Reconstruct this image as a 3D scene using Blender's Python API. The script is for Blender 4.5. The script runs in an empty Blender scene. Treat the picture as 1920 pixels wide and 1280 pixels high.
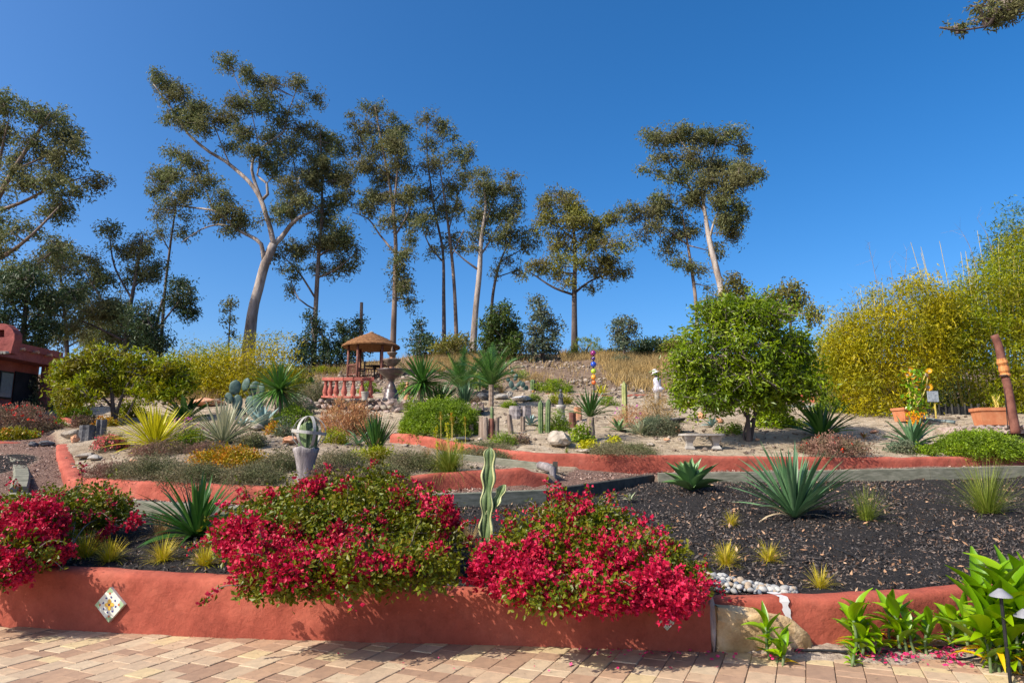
import bpy, math, random
import numpy as np
from mathutils import Vector, Matrix, noise as mnoise
SC = bpy.context.scene
COL = SC.collection
rad = math.radians

# ------------------------------------------------------------------ camera, sky, sun, exposure
EYE, PITCH, F = 1.6, rad(9.3), 1280.0          # focal length in pixels of the 1920 wide photograph (24 mm lens)
cam_d = bpy.data.cameras.new('camera'); cam = bpy.data.objects.new('camera', cam_d); COL.objects.link(cam)
cam_d.sensor_width = 36; cam_d.lens = 24; cam_d.clip_end = 2000; cam_d.clip_start = .05
cam.location = (0, 0, EYE); cam.rotation_euler = (rad(90) + PITCH, 0, 0)
SC.camera = cam
SUN = Vector((-.65, -.37, .66)).normalized()
world = bpy.data.worlds.new('World'); SC.world = world; world.use_nodes = True
wn = world.node_tree.nodes; wl = world.node_tree.links
sky = wn.new('ShaderNodeTexSky'); sky.sky_type = 'NISHITA'; sky.sun_disc = False
sky.sun_elevation = math.asin(SUN.z); sky.sun_rotation = math.atan2(SUN.x, SUN.y) % (2 * math.pi)
sky.altitude = 1500; sky.air_density = .9; sky.dust_density = 8; sky.ozone_density = 3
wn['Background'].inputs['Strength'].default_value = .112
hs = wn.new('ShaderNodeHueSaturation'); hs.inputs['Saturation'].default_value = 1.37; hs.inputs['Value'].default_value = 1.48
wl.new(sky.outputs[0], hs.inputs['Color']); wl.new(hs.outputs[0], wn['Background'].inputs['Color'])
sun_d = bpy.data.lights.new('sun', 'SUN'); sun_d.energy = 5.0; sun_d.angle = rad(.53); sun_d.color = (1, .94, .84)
sun = bpy.data.objects.new('sun', sun_d); COL.objects.link(sun)
sun.rotation_euler = (-SUN).to_track_quat('-Z', 'Y').to_euler(); sun.location = (-20, -10, 30)
SC.view_settings.view_transform = 'Standard'; SC.view_settings.look = 'None'
SC.view_settings.exposure = 0.42; SC.view_settings.gamma = 1; SC.view_settings.use_curve_mapping = False
SC.cycles.max_bounces = 6; SC.cycles.transparent_max_bounces = 4

# ------------------------------------------------------------------ helpers
R = np.random.RandomState(7)
CP, SP = math.cos(PITCH), math.sin(PITCH)
def ray(u, v):
    r, t = (u - 960) / F, (640 - v) / F
    d = np.array([r, CP - t * SP, SP + t * CP]); return d / d[1]
def P(u, v, Y):
    d = ray(u, v); return Vector((d[0] * Y, Y, EYE + d[2] * Y))
def smooth(pts, step=.1):
    pts = np.array(pts, float); out = []
    for i in range(len(pts) - 1):
        p0, p1, p2, p3 = pts[max(i - 1, 0)], pts[i], pts[i + 1], pts[min(i + 2, len(pts) - 1)]
        n = max(1, int(np.linalg.norm((p2 - p1)[:3]) / step))
        for k in range(n):
            t = k / n
            out.append(.5 * (2 * p1 + (p2 - p0) * t + (2 * p0 - 5 * p1 + 4 * p2 - p3) * t * t + (3 * p1 - p0 - 3 * p2 + p3) * t ** 3))
    out.append(pts[-1]); return np.array(out)

def tag(o, label=None, cat=None, group=None, kind=None):
    if label: o['label'] = label
    if cat: o['category'] = cat
    if group: o['group'] = group
    if kind: o['kind'] = kind
    return o
def thing(name, loc, label, cat, group=None, rz=0):
    o = bpy.data.objects.new(name, None); COL.objects.link(o); o.empty_display_size = .2
    o.location = loc; o.rotation_euler.z = rz
    return tag(o, label, cat, group)

class MB:
    """collects vertices and faces; build() links them as one mesh object"""
    def __init__(s): s.v = []; s.n = 0; s.q = []; s.t = []; s.r = []; s.poly = []
    def add(s, v, quads=None, tris=None, rnd=None):
        v = np.asarray(v, float).reshape(-1, 3); s.v.append(v)
        if quads is not None and len(quads): s.q.append(np.asarray(quads, int).reshape(-1, 4) + s.n)
        if tris is not None and len(tris): s.t.append(np.asarray(tris, int).reshape(-1, 3) + s.n)
        s.r.append(np.full(len(v), R.rand()) if rnd is None else np.broadcast_to(rnd, (len(v),)).astype(float))
        s.n += len(v)
    def mesh(s, name, mat, off=(0, 0, 0), smooth_=False):
        me = bpy.data.meshes.new(name)
        v = np.concatenate(s.v) - np.array(off)
        q = np.concatenate(s.q) if s.q else np.zeros((0, 4), int)
        t = np.concatenate(s.t) if s.t else np.zeros((0, 3), int)
        me.vertices.add(len(v)); me.vertices.foreach_set('co', v.astype(np.float32).ravel())
        li = np.concatenate([q.ravel(), t.ravel()]).astype(np.int32)
        me.loops.add(len(li)); me.loops.foreach_set('vertex_index', li)
        st = np.concatenate([np.arange(len(q)) * 4, len(q) * 4 + np.arange(len(t)) * 3]).astype(np.int32)
        me.polygons.add(len(st)); me.polygons.foreach_set('loop_start', st)
        me.polygons.foreach_set('use_smooth', np.full(len(st), smooth_, bool))
        a = me.attributes.new('rnd', 'FLOAT', 'POINT'); a.data.foreach_set('value', np.concatenate(s.r).astype(np.float32))
        me.update(calc_edges=True)
        if mat: me.materials.append(mat)
        return me
    def build(s, name, mat, parent=None, loc=None, smooth_=False, local=False):
        if parent is not None: off = (0, 0, 0) if local else tuple(parent.matrix_basis.translation) if parent.parent is None else tuple(parent.matrix_basis.translation + parent.parent.matrix_basis.translation)
        else: off = tuple(loc) if loc is not None else (0, 0, 0)
        o = bpy.data.objects.new(name, s.mesh(name, mat, off, smooth_)); COL.objects.link(o)
        if parent is not None: o.parent = parent
        elif loc is not None: o.location = loc
        return o

def box(mb, c, sz, rz=0, rnd=None, top=1.0, M=None):
    x, y, z = sz[0] / 2, sz[1] / 2, sz[2] / 2
    v = np.array([(-x, -y, -z), (x, -y, -z), (x, y, -z), (-x, y, -z), (-x * top, -y * top, z), (x * top, -y * top, z), (x * top, y * top, z), (-x * top, y * top, z)])
    if M is not None: v = v @ np.array(M.to_3x3()).T
    c_, s_ = math.cos(rz), math.sin(rz)
    v = v @ np.array([[c_, s_, 0], [-s_, c_, 0], [0, 0, 1]]) + np.array(c)
    mb.add(v, [(0, 3, 2, 1), (4, 5, 6, 7), (0, 1, 5, 4), (1, 2, 6, 5), (2, 3, 7, 6), (3, 0, 4, 7)], rnd=rnd)
def beam(mb, p0, p1, w, h, rnd=None):
    """box from p0 to p1, its top edge on the line; slightly chamfered"""
    p0, p1 = np.array(p0, float), np.array(p1, float); d = p1 - p0
    s = np.array([d[1], -d[0], 0]); s /= np.linalg.norm(s) + 1e-9; c = min(w, h) * .12
    prof = [(-w / 2, -h), (w / 2, -h), (w / 2, -c), (w / 2 - c, 0), (-w / 2 + c, 0), (-w / 2, -c)]
    v = [p + s * a + np.array([0, 0, b]) for p in (p0, p1) for a, b in prof]
    n = 6; q = [(i, (i + 1) % n, n + (i + 1) % n, n + i) for i in range(n)]
    mb.add(v, q + [(0, 5, 4, 3), (0, 3, 2, 1), (6, 7, 8, 9), (6, 9, 10, 11)], rnd=rnd)
def tube(mb, pts, rads, sides=8, rnd=None, cap=True):
    pts = np.array(pts, float); n = len(pts); rads = np.broadcast_to(rads, (n,))
    tan = np.gradient(pts, axis=0); tan /= np.linalg.norm(tan, axis=1)[:, None] + 1e-9
    up = np.array([0.13, .97, .2]) if abs(tan[:, 2]).mean() > .6 else np.array([0, 0, 1.])
    a = np.cross(tan, up); a /= np.linalg.norm(a, axis=1)[:, None] + 1e-9; b = np.cross(tan, a)
    th = np.arange(sides) * 2 * math.pi / sides
    v = pts[:, None] + rads[:, None, None] * (a[:, None] * np.cos(th)[None, :, None] + b[:, None] * np.sin(th)[None, :, None])
    q = [(i * sides + k, i * sides + (k + 1) % sides, (i + 1) * sides + (k + 1) % sides, (i + 1) * sides + k) for i in range(n - 1) for k in range(sides)]
    v = v.reshape(-1, 3); t = []
    if cap:
        v = np.concatenate([v, pts[:1], pts[-1:]]); m = n * sides
        t = [(m, (k + 1) % sides, k) for k in range(sides)] + [(m + 1, (n - 1) * sides + k, (n - 1) * sides + (k + 1) % sides) for k in range(sides)]
    mb.add(v, q, t, rnd=rnd)
def lathe(mb, c, prof, sides=24, rnd=None, sq=1.0):
    th = np.arange(sides) * 2 * math.pi / sides; c = np.array(c, float)
    v = np.array([[(r * math.cos(t), r * math.sin(t) * sq, z) for t in th] for r, z in prof]).reshape(-1, 3) + c
    q = [(i * sides + k, i * sides + (k + 1) % sides, (i + 1) * sides + (k + 1) % sides, (i + 1) * sides + k) for i in range(len(prof) - 1) for k in range(sides)]
    mb.add(v, q, rnd=rnd)
_ico = {}
def ico(sub):
    if sub not in _ico:
        import bmesh
        b = bmesh.new(); bmesh.ops.create_icosphere(b, subdivisions=sub, radius=1)
        _ico[sub] = (np.array([v.co[:] for v in b.verts]), np.array([[v.index for v in f.verts] for f in b.faces])); b.free()
    return _ico[sub]
def rock(mb, c, r, seed=0, sub=3, rough=.25, flat=0.0, rnd=None, rz=0):
    v, f = ico(sub); rg = np.random.RandomState(seed)
    o = rg.rand(3) * 50
    d = np.array([1 + rough * 1.6 * mnoise.noise(Vector(p * 1.1 + o)) + rough * .6 * mnoise.noise(Vector(p * 2.7 + o)) + rough * .25 * mnoise.noise(Vector(p * 6 + o)) for p in v])
    w = v * d[:, None]
    for _ in range(5):                       # planar facets
        n = rg.randn(3); n /= np.linalg.norm(n); k = w @ n; lim = .72 + .15 * rg.rand()
        w = w - n * np.maximum(k - lim, 0)[:, None] * .85
    w = w * np.array(r); cz, sz = math.cos(rz), math.sin(rz)
    w = w @ np.array([[cz, sz, 0], [-sz, cz, 0], [0, 0, 1]])
    if flat: w[:, 2] = np.maximum(w[:, 2], -r[2] * flat)
    mb.add(w + np.array(c), tris=f, rnd=rnd)
def leaves(mb, pts, size, aspect=.4, droop=0.0, out=None, outw=0.0, vary=.35, rnd=None):
    """rhombic leaves, one quad each, at pts"""
    n = len(pts)
    if n == 0: return
    d = R.randn(n, 3); d /= np.linalg.norm(d, axis=1)[:, None]
    if out is not None: d = d + out * outw
    d[:, 2] -= droop; d /= np.linalg.norm(d, axis=1)[:, None] + 1e-9
    s = np.cross(d, R.randn(n, 3)); s /= np.linalg.norm(s, axis=1)[:, None] + 1e-9
    L = (size * (1 + vary * (R.rand(n) * 2 - 1)))[:, None]
    up = np.cross(s, d) * L * .12
    v = np.stack([pts, pts + d * L * .45 + s * L * aspect * .5 - up, pts + d * L, pts + d * L * .45 - s * L * aspect * .5 - up], 1).reshape(-1, 3)
    r = R.rand(n) if rnd is None else rnd
    mb.add(v, np.arange(4 * n).reshape(-1, 4), rnd=np.repeat(r, 4))
def inball(n, shell=.33):
    d = R.randn(n, 3); d /= np.linalg.norm(d, axis=1)[:, None]; return d * (R.rand(n) ** shell)[:, None], d
def blade_geo(L=1, w=.05, droop=.3, segs=6, fold=.25, shape='sword', twist=0.0):
    """one leaf along +X, curving down by droop"""
    v = []; th = 0; x = z = 0
    for i in range(segs + 1):
        t = i / segs
        if shape == 'sword': ww = w * (.75 + .5 * math.sin(min(t * 2.2, 1.57))) * (1 - t ** 3.0)
        elif shape == 'agave': ww = w * (.55 + .85 * math.sin(math.pi * min(t * 1.0, 1) ** .8)) * (1 - t ** 4)
        elif shape == 'broad': ww = w * (.12 + math.sin(math.pi * t ** .85)) 
        else: ww = w * (1 - t * .9)
        ww = max(ww, w * .02) / 2; tw = twist * t
        v += [(x, -ww * math.cos(tw), z + ww * fold * 2 + ww * math.sin(tw)), (x, 0, z), (x, ww * math.cos(tw), z + ww * fold * 2 - ww * math.sin(tw))]
        th = -droop * (t + .5 / segs) ** 1.3 * 1.6
        x += L / segs * math.cos(th); z += L / segs * math.sin(th)
    q = []
    for i in range(segs):
        a = i * 3; q += [(a, a + 1, a + 4, a + 3), (a + 1, a + 2, a + 5, a + 4)]
    return np.array(v), np.array(q)
def put(v, az, el, sc, c, roll=0):
    M = np.array((Matrix.Rotation(az, 3, 'Z') @ Matrix.Rotation(-el, 3, 'Y') @ Matrix.Rotation(roll, 3, 'X')))
    return (v * sc) @ M.T + np.array(c)

# ------------------------------------------------------------------ materials
def newmat(name):
    m = bpy.data.materials.new(name); m.use_nodes = True; nt = m.node_tree
    return m, nt, nt.nodes, nt.links, nt.nodes['Principled BSDF']
def ramp(nt, cols, fac, pos=None):
    r = nt.nodes.new('ShaderNodeValToRGB'); e = r.color_ramp.elements
    while len(e) < len(cols): e.new(.5)
    for i, c in enumerate(cols):
        e[i].position = pos[i] if pos else i / max(1, len(cols) - 1); e[i].color = (*c, 1)
    nt.links.new(fac, r.inputs[0]); return r.outputs[0]
def noise(nt, scale, detail=5, rough=.6, coord='Object', dim=None, sc3=None):
    tc = nt.nodes.new('ShaderNodeTexCoord'); n = nt.nodes.new('ShaderNodeTexNoise')
    src = tc.outputs[coord]
    if sc3:
        mp = nt.nodes.new('ShaderNodeMapping'); mp.inputs['Scale'].default_value = sc3; nt.links.new(src, mp.inputs[0]); src = mp.outputs[0]
    n.inputs['Scale'].default_value = scale; n.inputs['Detail'].default_value = detail; n.inputs['Roughness'].default_value = rough
    nt.links.new(src, n.inputs['Vector']); return n.outputs['Fac']
def bump(nt, h, strength, dist, bs):
    b = nt.nodes.new('ShaderNodeBump'); b.inputs['Strength'].default_value = strength; b.inputs['Distance'].default_value = dist
    nt.links.new(h, b.inputs['Height']); nt.links.new(b.outputs[0], bs.inputs['Normal'])
def mix(nt, a, b, f):
    m = nt.nodes.new('ShaderNodeMix'); m.data_type = 'RGBA'
    for s, x in ((m.inputs[6], a), (m.inputs[7], b)):
        if hasattr(x, 'links'): nt.links.new(x, s)
        else: s.default_value = (*x, 1)
    if hasattr(f, 'links'): nt.links.new(f, m.inputs[0])
    else: m.inputs[0].default_value = f
    return m.outputs[2]
def surf(name, cols, scale=6, rough=.85, bmp=.4, dist=.01, bscale=None, spec=.3, sc3=None, detail=6, metal=0, coord='Object'):
    m, nt, N, L, bs = newmat(name)
    f = noise(nt, scale, detail, .62, coord, sc3=sc3)
    L.new(ramp(nt, cols, f, [.3 + .4 * i / (len(cols) - 1) for i in range(len(cols))]), bs.inputs['Base Color'])
    bs.inputs['Roughness'].default_value = rough; bs.inputs['Specular IOR Level'].default_value = spec; bs.inputs['Metallic'].default_value = metal
    if bmp: bump(nt, noise(nt, bscale or scale * 5, 5, .65, coord, sc3=sc3), bmp, dist, bs)
    return m
def leafmat(name, cols, trans=.35, rough=.55, clump=None, spec=.35, big=1.2):
    """colour from the per-leaf value, clump to clump hue shifts, light passes through"""
    def sat(c, k):
        l = .3 * c[0] + .6 * c[1] + .1 * c[2]; return tuple(max(.002, (l + (x - l) * k) * 1.08) for x in c)
    if name not in ('magenta_bract', 'fallen_petal', 'mixed_stone', 'dark_mulch_chip', 'brown_bark_chip', 'dry_fallen_leaf'): cols = [sat(c, 1.22) for c in cols]; clump = sat(clump, 1.22) if clump else None
    m, nt, N, L, bs = newmat(name)
    at = N.new('ShaderNodeAttribute'); at.attribute_name = 'rnd'
    c = ramp(nt, cols, at.outputs['Fac'])
    if clump:
        n = noise(nt, big, 2, .5); mr = N.new('ShaderNodeMapRange'); mr.inputs[1].default_value = .42; mr.inputs[2].default_value = .62; L.new(n, mr.inputs[0])
        mm = N.new('ShaderNodeMath'); mm.operation = 'MULTIPLY'; mm.inputs[1].default_value = .75; L.new(mr.outputs[0], mm.inputs[0])
        c = mix(nt, c, clump, mm.outputs[0])
    L.new(c, bs.inputs['Base Color']); bs.inputs['Roughness'].default_value = rough; bs.inputs['Specular IOR Level'].default_value = spec
    tr = N.new('ShaderNodeBsdfTranslucent'); L.new(c, tr.inputs[0])
    ms = N.new('ShaderNodeMixShader'); ms.inputs[0].default_value = trans
    L.new(bs.outputs[0], ms.inputs[1]); L.new(tr.outputs[0], ms.inputs[2]); L.new(ms.outputs[0], N['Material Output'].inputs['Surface'])
    return m
M = {}
def stucco(name, a, b, c):
    m, nt, N, L, bs = newmat(name)
    base = ramp(nt, [tuple(x * .82 for x in a), a, b, c], noise(nt, 1.3, 9, .68), [.3, .42, .54, .72])
    fine = ramp(nt, [(.62, .62, .62), (.95, .95, .95), (1.08, 1.05, 1.05)], noise(nt, 9, 9, .78), [.33, .5, .66])
    mu = N.new('ShaderNodeMix'); mu.data_type = 'RGBA'; mu.blend_type = 'MULTIPLY'; mu.inputs[0].default_value = .6
    L.new(base, mu.inputs[6]); L.new(fine, mu.inputs[7])
    L.new(mu.outputs[2], bs.inputs['Base Color']); bs.inputs['Roughness'].default_value = .9; bs.inputs['Specular IOR Level'].default_value = .2
    mu2 = N.new('ShaderNodeMix'); mu2.data_type = 'RGBA'; mu2.blend_type = 'MULTIPLY'; mu2.inputs[0].default_value = .5
    L.new(mu.outputs[2], mu2.inputs[6]); L.new(ramp(nt, [(.70, .64, .62), (1, 1, 1), (1, 1, 1), (1.14, 1.18, 1.2)], noise(nt, 5, 7, .8, sc3=(1.6, 1.6, .22)), [.33, .42, .62, .72]), mu2.inputs[7]); L.new(mu2.outputs[2], bs.inputs['Base Color'])
    ad = N.new('ShaderNodeMath'); ad.operation = 'MULTIPLY_ADD'; ad.inputs[1].default_value = 5
    L.new(noise(nt, 4, 3, .5), ad.inputs[0]); L.new(noise(nt, 45, 6, .7), ad.inputs[2])
    bump(nt, ad.outputs[0], .8, .009, bs); return m
M['stucco'] = stucco('terracotta_stucco', (.30, .068, .042), (.36, .088, .054), (.42, .12, .075))
M['stucco_far'] = stucco('weathered_terracotta_stucco', (.32, .075, .048), (.39, .10, .065), (.45, .15, .105))
M['building'] = stucco('building_stucco', (.28, .075, .065), (.34, .095, .078), (.38, .12, .10))
M['timber'] = surf('weathered_timber', [(.10, .10, .072), (.17, .165, .12), (.25, .235, .18)], 5, .9, .6, .006, 30, sc3=(1, 1, 5))
M['darktimber'] = surf('dark_timber', [(.03, .028, .024), (.06, .055, .045), (.10, .09, .07)], 5, .85, .6, .006, 30)
M['stump'] = surf('weathered_stump', [(.12, .085, .06), (.26, .19, .14), (.42, .33, .26)], 4, .9, .9, .015, 16, sc3=(3, 3, .5))
M['greystump'] = surf('grey_stump', [(.11, .095, .09), (.23, .20, .195), (.37, .33, .315)], 4, .9, .9, .02, 9, sc3=(2.5, 2.5, .6))
M['sandstone'] = surf('golden_sandstone', [(.30, .18, .085), (.47, .32, .16), (.60, .45, .27)], 5, .9, .9, .02, 22)
M['rock'] = surf('pale_rock', [(.17, .14, .11), (.32, .27, .21), (.45, .39, .32)], 5, .9, .8, .02, 20)
M['redrock'] = surf('orange_rock', [(.40, .16, .08), (.55, .27, .15), (.62, .38, .24)], 4, .9, .8, .02, 16)
M['darkrock'] = surf('dark_rock', [(.04, .04, .045), (.09, .09, .095), (.18, .17, .165)], 5, .85, .8, .02, 20)
M['pinkstone'] = surf('pink_grey_stone', [(.22, .15, .13), (.36, .27, .23), (.50, .42, .36)], 3, .9, .9, .03, 14)
M['concrete'] = surf('cast_concrete', [(.20, .18, .155), (.33, .30, .26), (.45, .42, .37)], 4, .9, .6, .008, 40)
M['terracotta'] = surf('terracotta_pot', [(.38, .13, .055), (.47, .17, .075), (.52, .23, .11)], 5, .85, .3, .004, 40)
M['balus'] = surf('red_cast_balustrade', [(.28, .07, .05), (.36, .10, .07), (.42, .15, .11)], 5, .8, .3, .004, 40)
M['bronze'] = surf('brown_glazed_stone', [(.035, .022, .020), (.075, .048, .042), (.15, .10, .085)], 5, .38, .3, .01, 20, spec=.6)
M['post'] = surf('red_brown_post', [(.10, .035, .025), (.17, .065, .045), (.24, .10, .07)], 5, .8, .5, .006, 30)
M['thatch'] = surf('orange_brown_roofing', [(.10, .045, .018), (.20, .09, .035), (.30, .15, .06)], 7, .9, .8, .02, 40)
M['plankwood'] = surf('warm_plank', [(.22, .11, .05), (.32, .17, .08), (.40, .24, .13)], 8, .8, .4, .004, 50)
M['iron'] = surf('black_iron', [(.012, .012, .013), (.02, .02, .022), (.035, .033, .032)], 12, .5, .2, .002, 60, metal=.3)
M['hose'] = surf('black_hose', [(.010, .010, .011), (.016, .016, .017), (.03, .03, .03)], 12, .45, .1, .002, 60)
M['pvc'] = surf('grey_green_edging', [(.10, .13, .13), (.17, .21, .20), (.28, .31, .29)], 5, .7, .2, .003, 60)
M['whitepaint'] = surf('white_paint', [(.42, .40, .38), (.56, .545, .53), (.62, .61, .60)], 8, .7, .2, .003, 50)
M['cloth'] = surf('white_cloth', [(.36, .345, .40), (.46, .445, .50), (.54, .52, .57)], 8, .9, .4, .01, 30)
M['lamp'] = surf('grey_plastic', [(.15, .15, .165), (.20, .20, .215), (.25, .25, .265)], 9, .5, 0)
M['tile_edge'] = surf('ceramic_body', [(.30, .40, .27), (.50, .55, .42), (.62, .62, .52)], 20, .35, .1, .001, spec=.6)
M['painted_shade'] = surf('doorway_shade', [(.010, .008, .010), (.016, .013, .015), (.025, .02, .022)], 3, .9, 0)  # near-black colour painted as the shade inside the door opening
M['fencecloth'] = surf('black_shade_cloth', [(.008, .008, .009), (.012, .012, .013), (.02, .02, .02)], 9, .9, .2, .003, 80)
def plain(name, col, rough=.5, spec=.5, metal=0, coat=0):
    return surf(name, [tuple(c * .85 for c in col), col, tuple(min(1, c * 1.12) for c in col)], 9, rough, .08, .002, 40, spec, metal=metal)
M['pane'] = plain('blue_grey_glass', (.10, .15, .21), .15, .8)
M['bark_white'] = surf('pale_gum_bark', [(.085, .06, .045), (.30, .24, .20), (.52, .46, .41)], .9, .85, .8, .05, 5, sc3=(2.2, 2.2, .5))
M['bark_tan'] = surf('tan_gum_bark', [(.07, .045, .035), (.18, .125, .095), (.36, .28, .22)], 1.1, .9, .6, .03, 6, sc3=(1.6, 1.6, .5))
M['bark_dark'] = surf('dark_bark', [(.045, .033, .03), (.10, .075, .065), (.18, .14, .12)], 2, .9, .8, .03, 8, sc3=(2, 2, .5))
M['twig'] = surf('grey_twig', [(.10, .075, .06), (.20, .155, .13), (.30, .25, .21)], 3, .9, 0)
M['culm'] = surf('yellow_bamboo_cane', [(.36, .27, .05), (.50, .38, .08), (.56, .48, .16)], 3, .5, 0)
M['drystem'] = surf('dry_stem', [(.20, .15, .09), (.34, .26, .16), (.46, .37, .24)], 6, .9, 0)
G_ = lambda a, b, c: [a, b, c]
M['gum'] = leafmat('gum_leaf', [(.07, .088, .04), (.13, .155, .07), (.21, .225, .11), (.32, .30, .17)], .32, .45, (.155, .14, .075), big=.45, spec=.12)
M['gum2'] = leafmat('olive_gum_leaf', [(.09, .105, .03), (.165, .18, .05), (.26, .26, .08), (.34, .28, .09)], .32, .5, (.13, .10, .04), big=.45)
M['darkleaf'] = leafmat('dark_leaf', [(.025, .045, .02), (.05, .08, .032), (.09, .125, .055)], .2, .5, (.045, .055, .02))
M['greyleaf'] = leafmat('grey_green_leaf', [(.07, .095, .06), (.13, .165, .105), (.21, .24, .16)], .25, .6, (.085, .08, .045))
M['midleaf'] = leafmat('mid_green_leaf', [(.08, .12, .008), (.16, .22, .018), (.27, .34, .035), (.42, .46, .12)], .38, .42, (.10, .16, .02), spec=.45, big=1.6)
M['yellowgreen'] = leafmat('yellow_green_leaf', [(.11, .15, .012), (.21, .26, .022), (.34, .38, .04), (.44, .38, .06)], .35, .5, (.16, .12, .025), big=1.6)
M['bamboo_y'] = leafmat('golden_bamboo_leaf', [(.15, .145, .010), (.29, .255, .018), (.45, .38, .03), (.56, .42, .06)], .36, .5, (.17, .19, .02), big=.9)
M['bamboo_g'] = leafmat('green_bamboo_leaf', [(.09, .12, .012), (.18, .22, .02), (.29, .32, .035), (.40, .36, .05)], .38, .5, (.22, .19, .025), big=.9)
M['boug_leaf'] = leafmat('bougainvillea_leaf', [(.042, .06, .010), (.08, .108, .017), (.14, .16, .028), (.22, .14, .035)], .3, .45, (.15, .14, .02), big=5)
M['bract'] = leafmat('magenta_bract', [(.36, .003, .028), (.48, .005, .045), (.58, .012, .075), (.56, .010, .03)], .24, .55, (.44, .008, .03), big=4)
M['petal'] = leafmat('fallen_petal', [(.55, .01, .09), (.70, .03, .16), (.72, .09, .22)], .2, .6)
M['heather'] = leafmat('heather_leaf', [(.08, .08, .04), (.145, .135, .075), (.23, .20, .12), (.28, .20, .14)], .2, .7, (.09, .11, .045), big=2.5)
M['purpleheather'] = leafmat('mauve_heather_leaf', [(.13, .085, .06), (.22, .13, .10), (.33, .19, .15)], .2, .7, (.12, .11, .06), big=3)
M['bushgreen'] = leafmat('bright_bush_leaf', [(.08, .13, .018), (.15, .22, .03), (.24, .33, .055), (.34, .38, .09)], .3, .5, (.10, .15, .03), big=3)
M['orangeleaf'] = leafmat('orange_succulent', [(.42, .11, .012), (.48, .20, .02), (.34, .24, .03), (.17, .18, .03)], .2, .5, (.20, .20, .03), big=4)
M['limeleaf'] = leafmat('lime_succulent', [(.28, .30, .02), (.42, .40, .03), (.55, .48, .05)], .25, .5)
M['pinkflower'] = leafmat('pink_flower', [(.50, .10, .12), (.62, .20, .19), (.66, .30, .26)], .25, .6)
M['purpleflower'] = leafmat('purple_flower', [(.36, .04, .30), (.48, .08, .42), (.5, .15, .45)], .25, .6)
M['redflower'] = leafmat('red_flower', [(.50, .012, .012), (.62, .03, .02), (.66, .09, .03)], .25, .6)
M['yucca'] = leafmat('green_yucca_leaf', [(.035, .085, .022), (.065, .14, .035), (.11, .20, .055)], .18, .38, spec=.5)
M['bluegreen'] = leafmat('blue_green_sword_leaf', [(.055, .11, .055), (.095, .17, .085), (.16, .25, .135)], .15, .42, spec=.5)
M['darkyucca'] = leafmat('deep_green_sword_leaf', [(.02, .055, .016), (.04, .095, .025), (.08, .15, .04)], .18, .35, spec=.5)
M['goldyucca'] = leafmat('golden_yucca_leaf', [(.34, .33, .035), (.48, .44, .05), (.55, .50, .10), (.26, .28, .04)], .25, .45, spec=.5)
M['greyyucca'] = leafmat('cream_striped_leaf', [(.16, .20, .12), (.28, .31, .20), (.45, .43, .30), (.14, .20, .10)], .2, .5, spec=.5)
M['agave'] = leafmat('agave_leaf', [(.07, .14, .06), (.12, .20, .085), (.18, .27, .11)], .08, .42, spec=.5)
M['blueagave'] = leafmat('blue_agave_leaf', [(.10, .16, .15), (.16, .24, .23), (.26, .34, .32)], .06, .5, spec=.4)
M['canna'] = leafmat('fleshy_green_leaf', [(.10, .20, .02), (.17, .29, .03), (.27, .38, .05)], .28, .35, spec=.5)
M['cactus'] = surf('cactus_skin', [(.06, .10, .035), (.11, .16, .06), (.19, .23, .10)], 9, .6, .3, .004, 40)
M['paddle'] = surf('blue_cactus_paddle', [(.04, .075, .062), (.07, .12, .10), (.13, .18, .15)], 9, .6, .2, .004, 40)
M['grass_g'] = leafmat('green_grass', [(.10, .14, .03), (.18, .22, .05), (.30, .31, .10)], .3, .6)
M['grass_y'] = leafmat('yellow_grass', [(.40, .34, .03), (.55, .46, .05), (.56, .42, .14), (.26, .28, .03)], .3, .6)
M['grass_dry'] = leafmat('dry_grass', [(.22, .15, .07), (.36, .25, .12), (.46, .35, .18)], .25, .8, (.26, .20, .11), big=.5)
M['grass_red'] = leafmat('russet_grass', [(.22, .09, .05), (.36, .18, .10), (.46, .28, .16), (.2, .18, .06)], .25, .8)
# ------------------------------------------------------------------ terrain
def PL(lst):  # list of (u, v, Y) -> world rows
    return np.array([list(P(*a)) for a in lst])
def fn_of_x(rows):
    rows = rows[np.argsort(rows[:, 0])]
    return lambda x: np.interp(x, rows[:, 0], rows[:, 1])
def gnd(u, v):                                   # where a pixel's ray meets z = 0
    d = ray(u, v); Y = -EYE / d[2]; return np.array([d[0] * Y, Y])
FB = np.array([gnd(*a) for a in ((-900, 1122), (-400, 1150), (0, 1173), (240, 1187), (480, 1197), (720, 1204), (960, 1210), (1150, 1216), (1335, 1222))])
FB2 = np.array([gnd(*a) for a in ((1325, 1214), (1560, 1217), (1700, 1211), (1850, 1200), (2100, 1178), (2600, 1150))])
front = np.concatenate([smooth(FB, .1)[:-3], smooth(FB2, .1)])
Yfront = lambda x: np.interp(x, front[:, 0], front[:, 1])
hfront = lambda x: np.interp(x, [-5, -3, 0, 1.6, 3, 6], [.53, .51, .425, .40, .42, .50])
TIMB = [(-500, 960, 9.2), (60, 930, 10.6), (235, 937, 9.7), (390, 946, 9.3), (520, 953, 9.05), (680, 938, 9.7), (820, 925, 10.3), (1022, 917, 11.0), (1222, 889, 14.2)]
TIMB2 = [(1233, 886, 13.9), (1400, 884, 13.9), (1560, 881, 14.0), (1740, 877, 14.1), (1920, 873, 14.3), (2400, 866, 14.8)]
timb = PL(TIMB); timb2 = PL(TIMB2); Ytimb = fn_of_x(np.concatenate([timb, timb2]))
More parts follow.
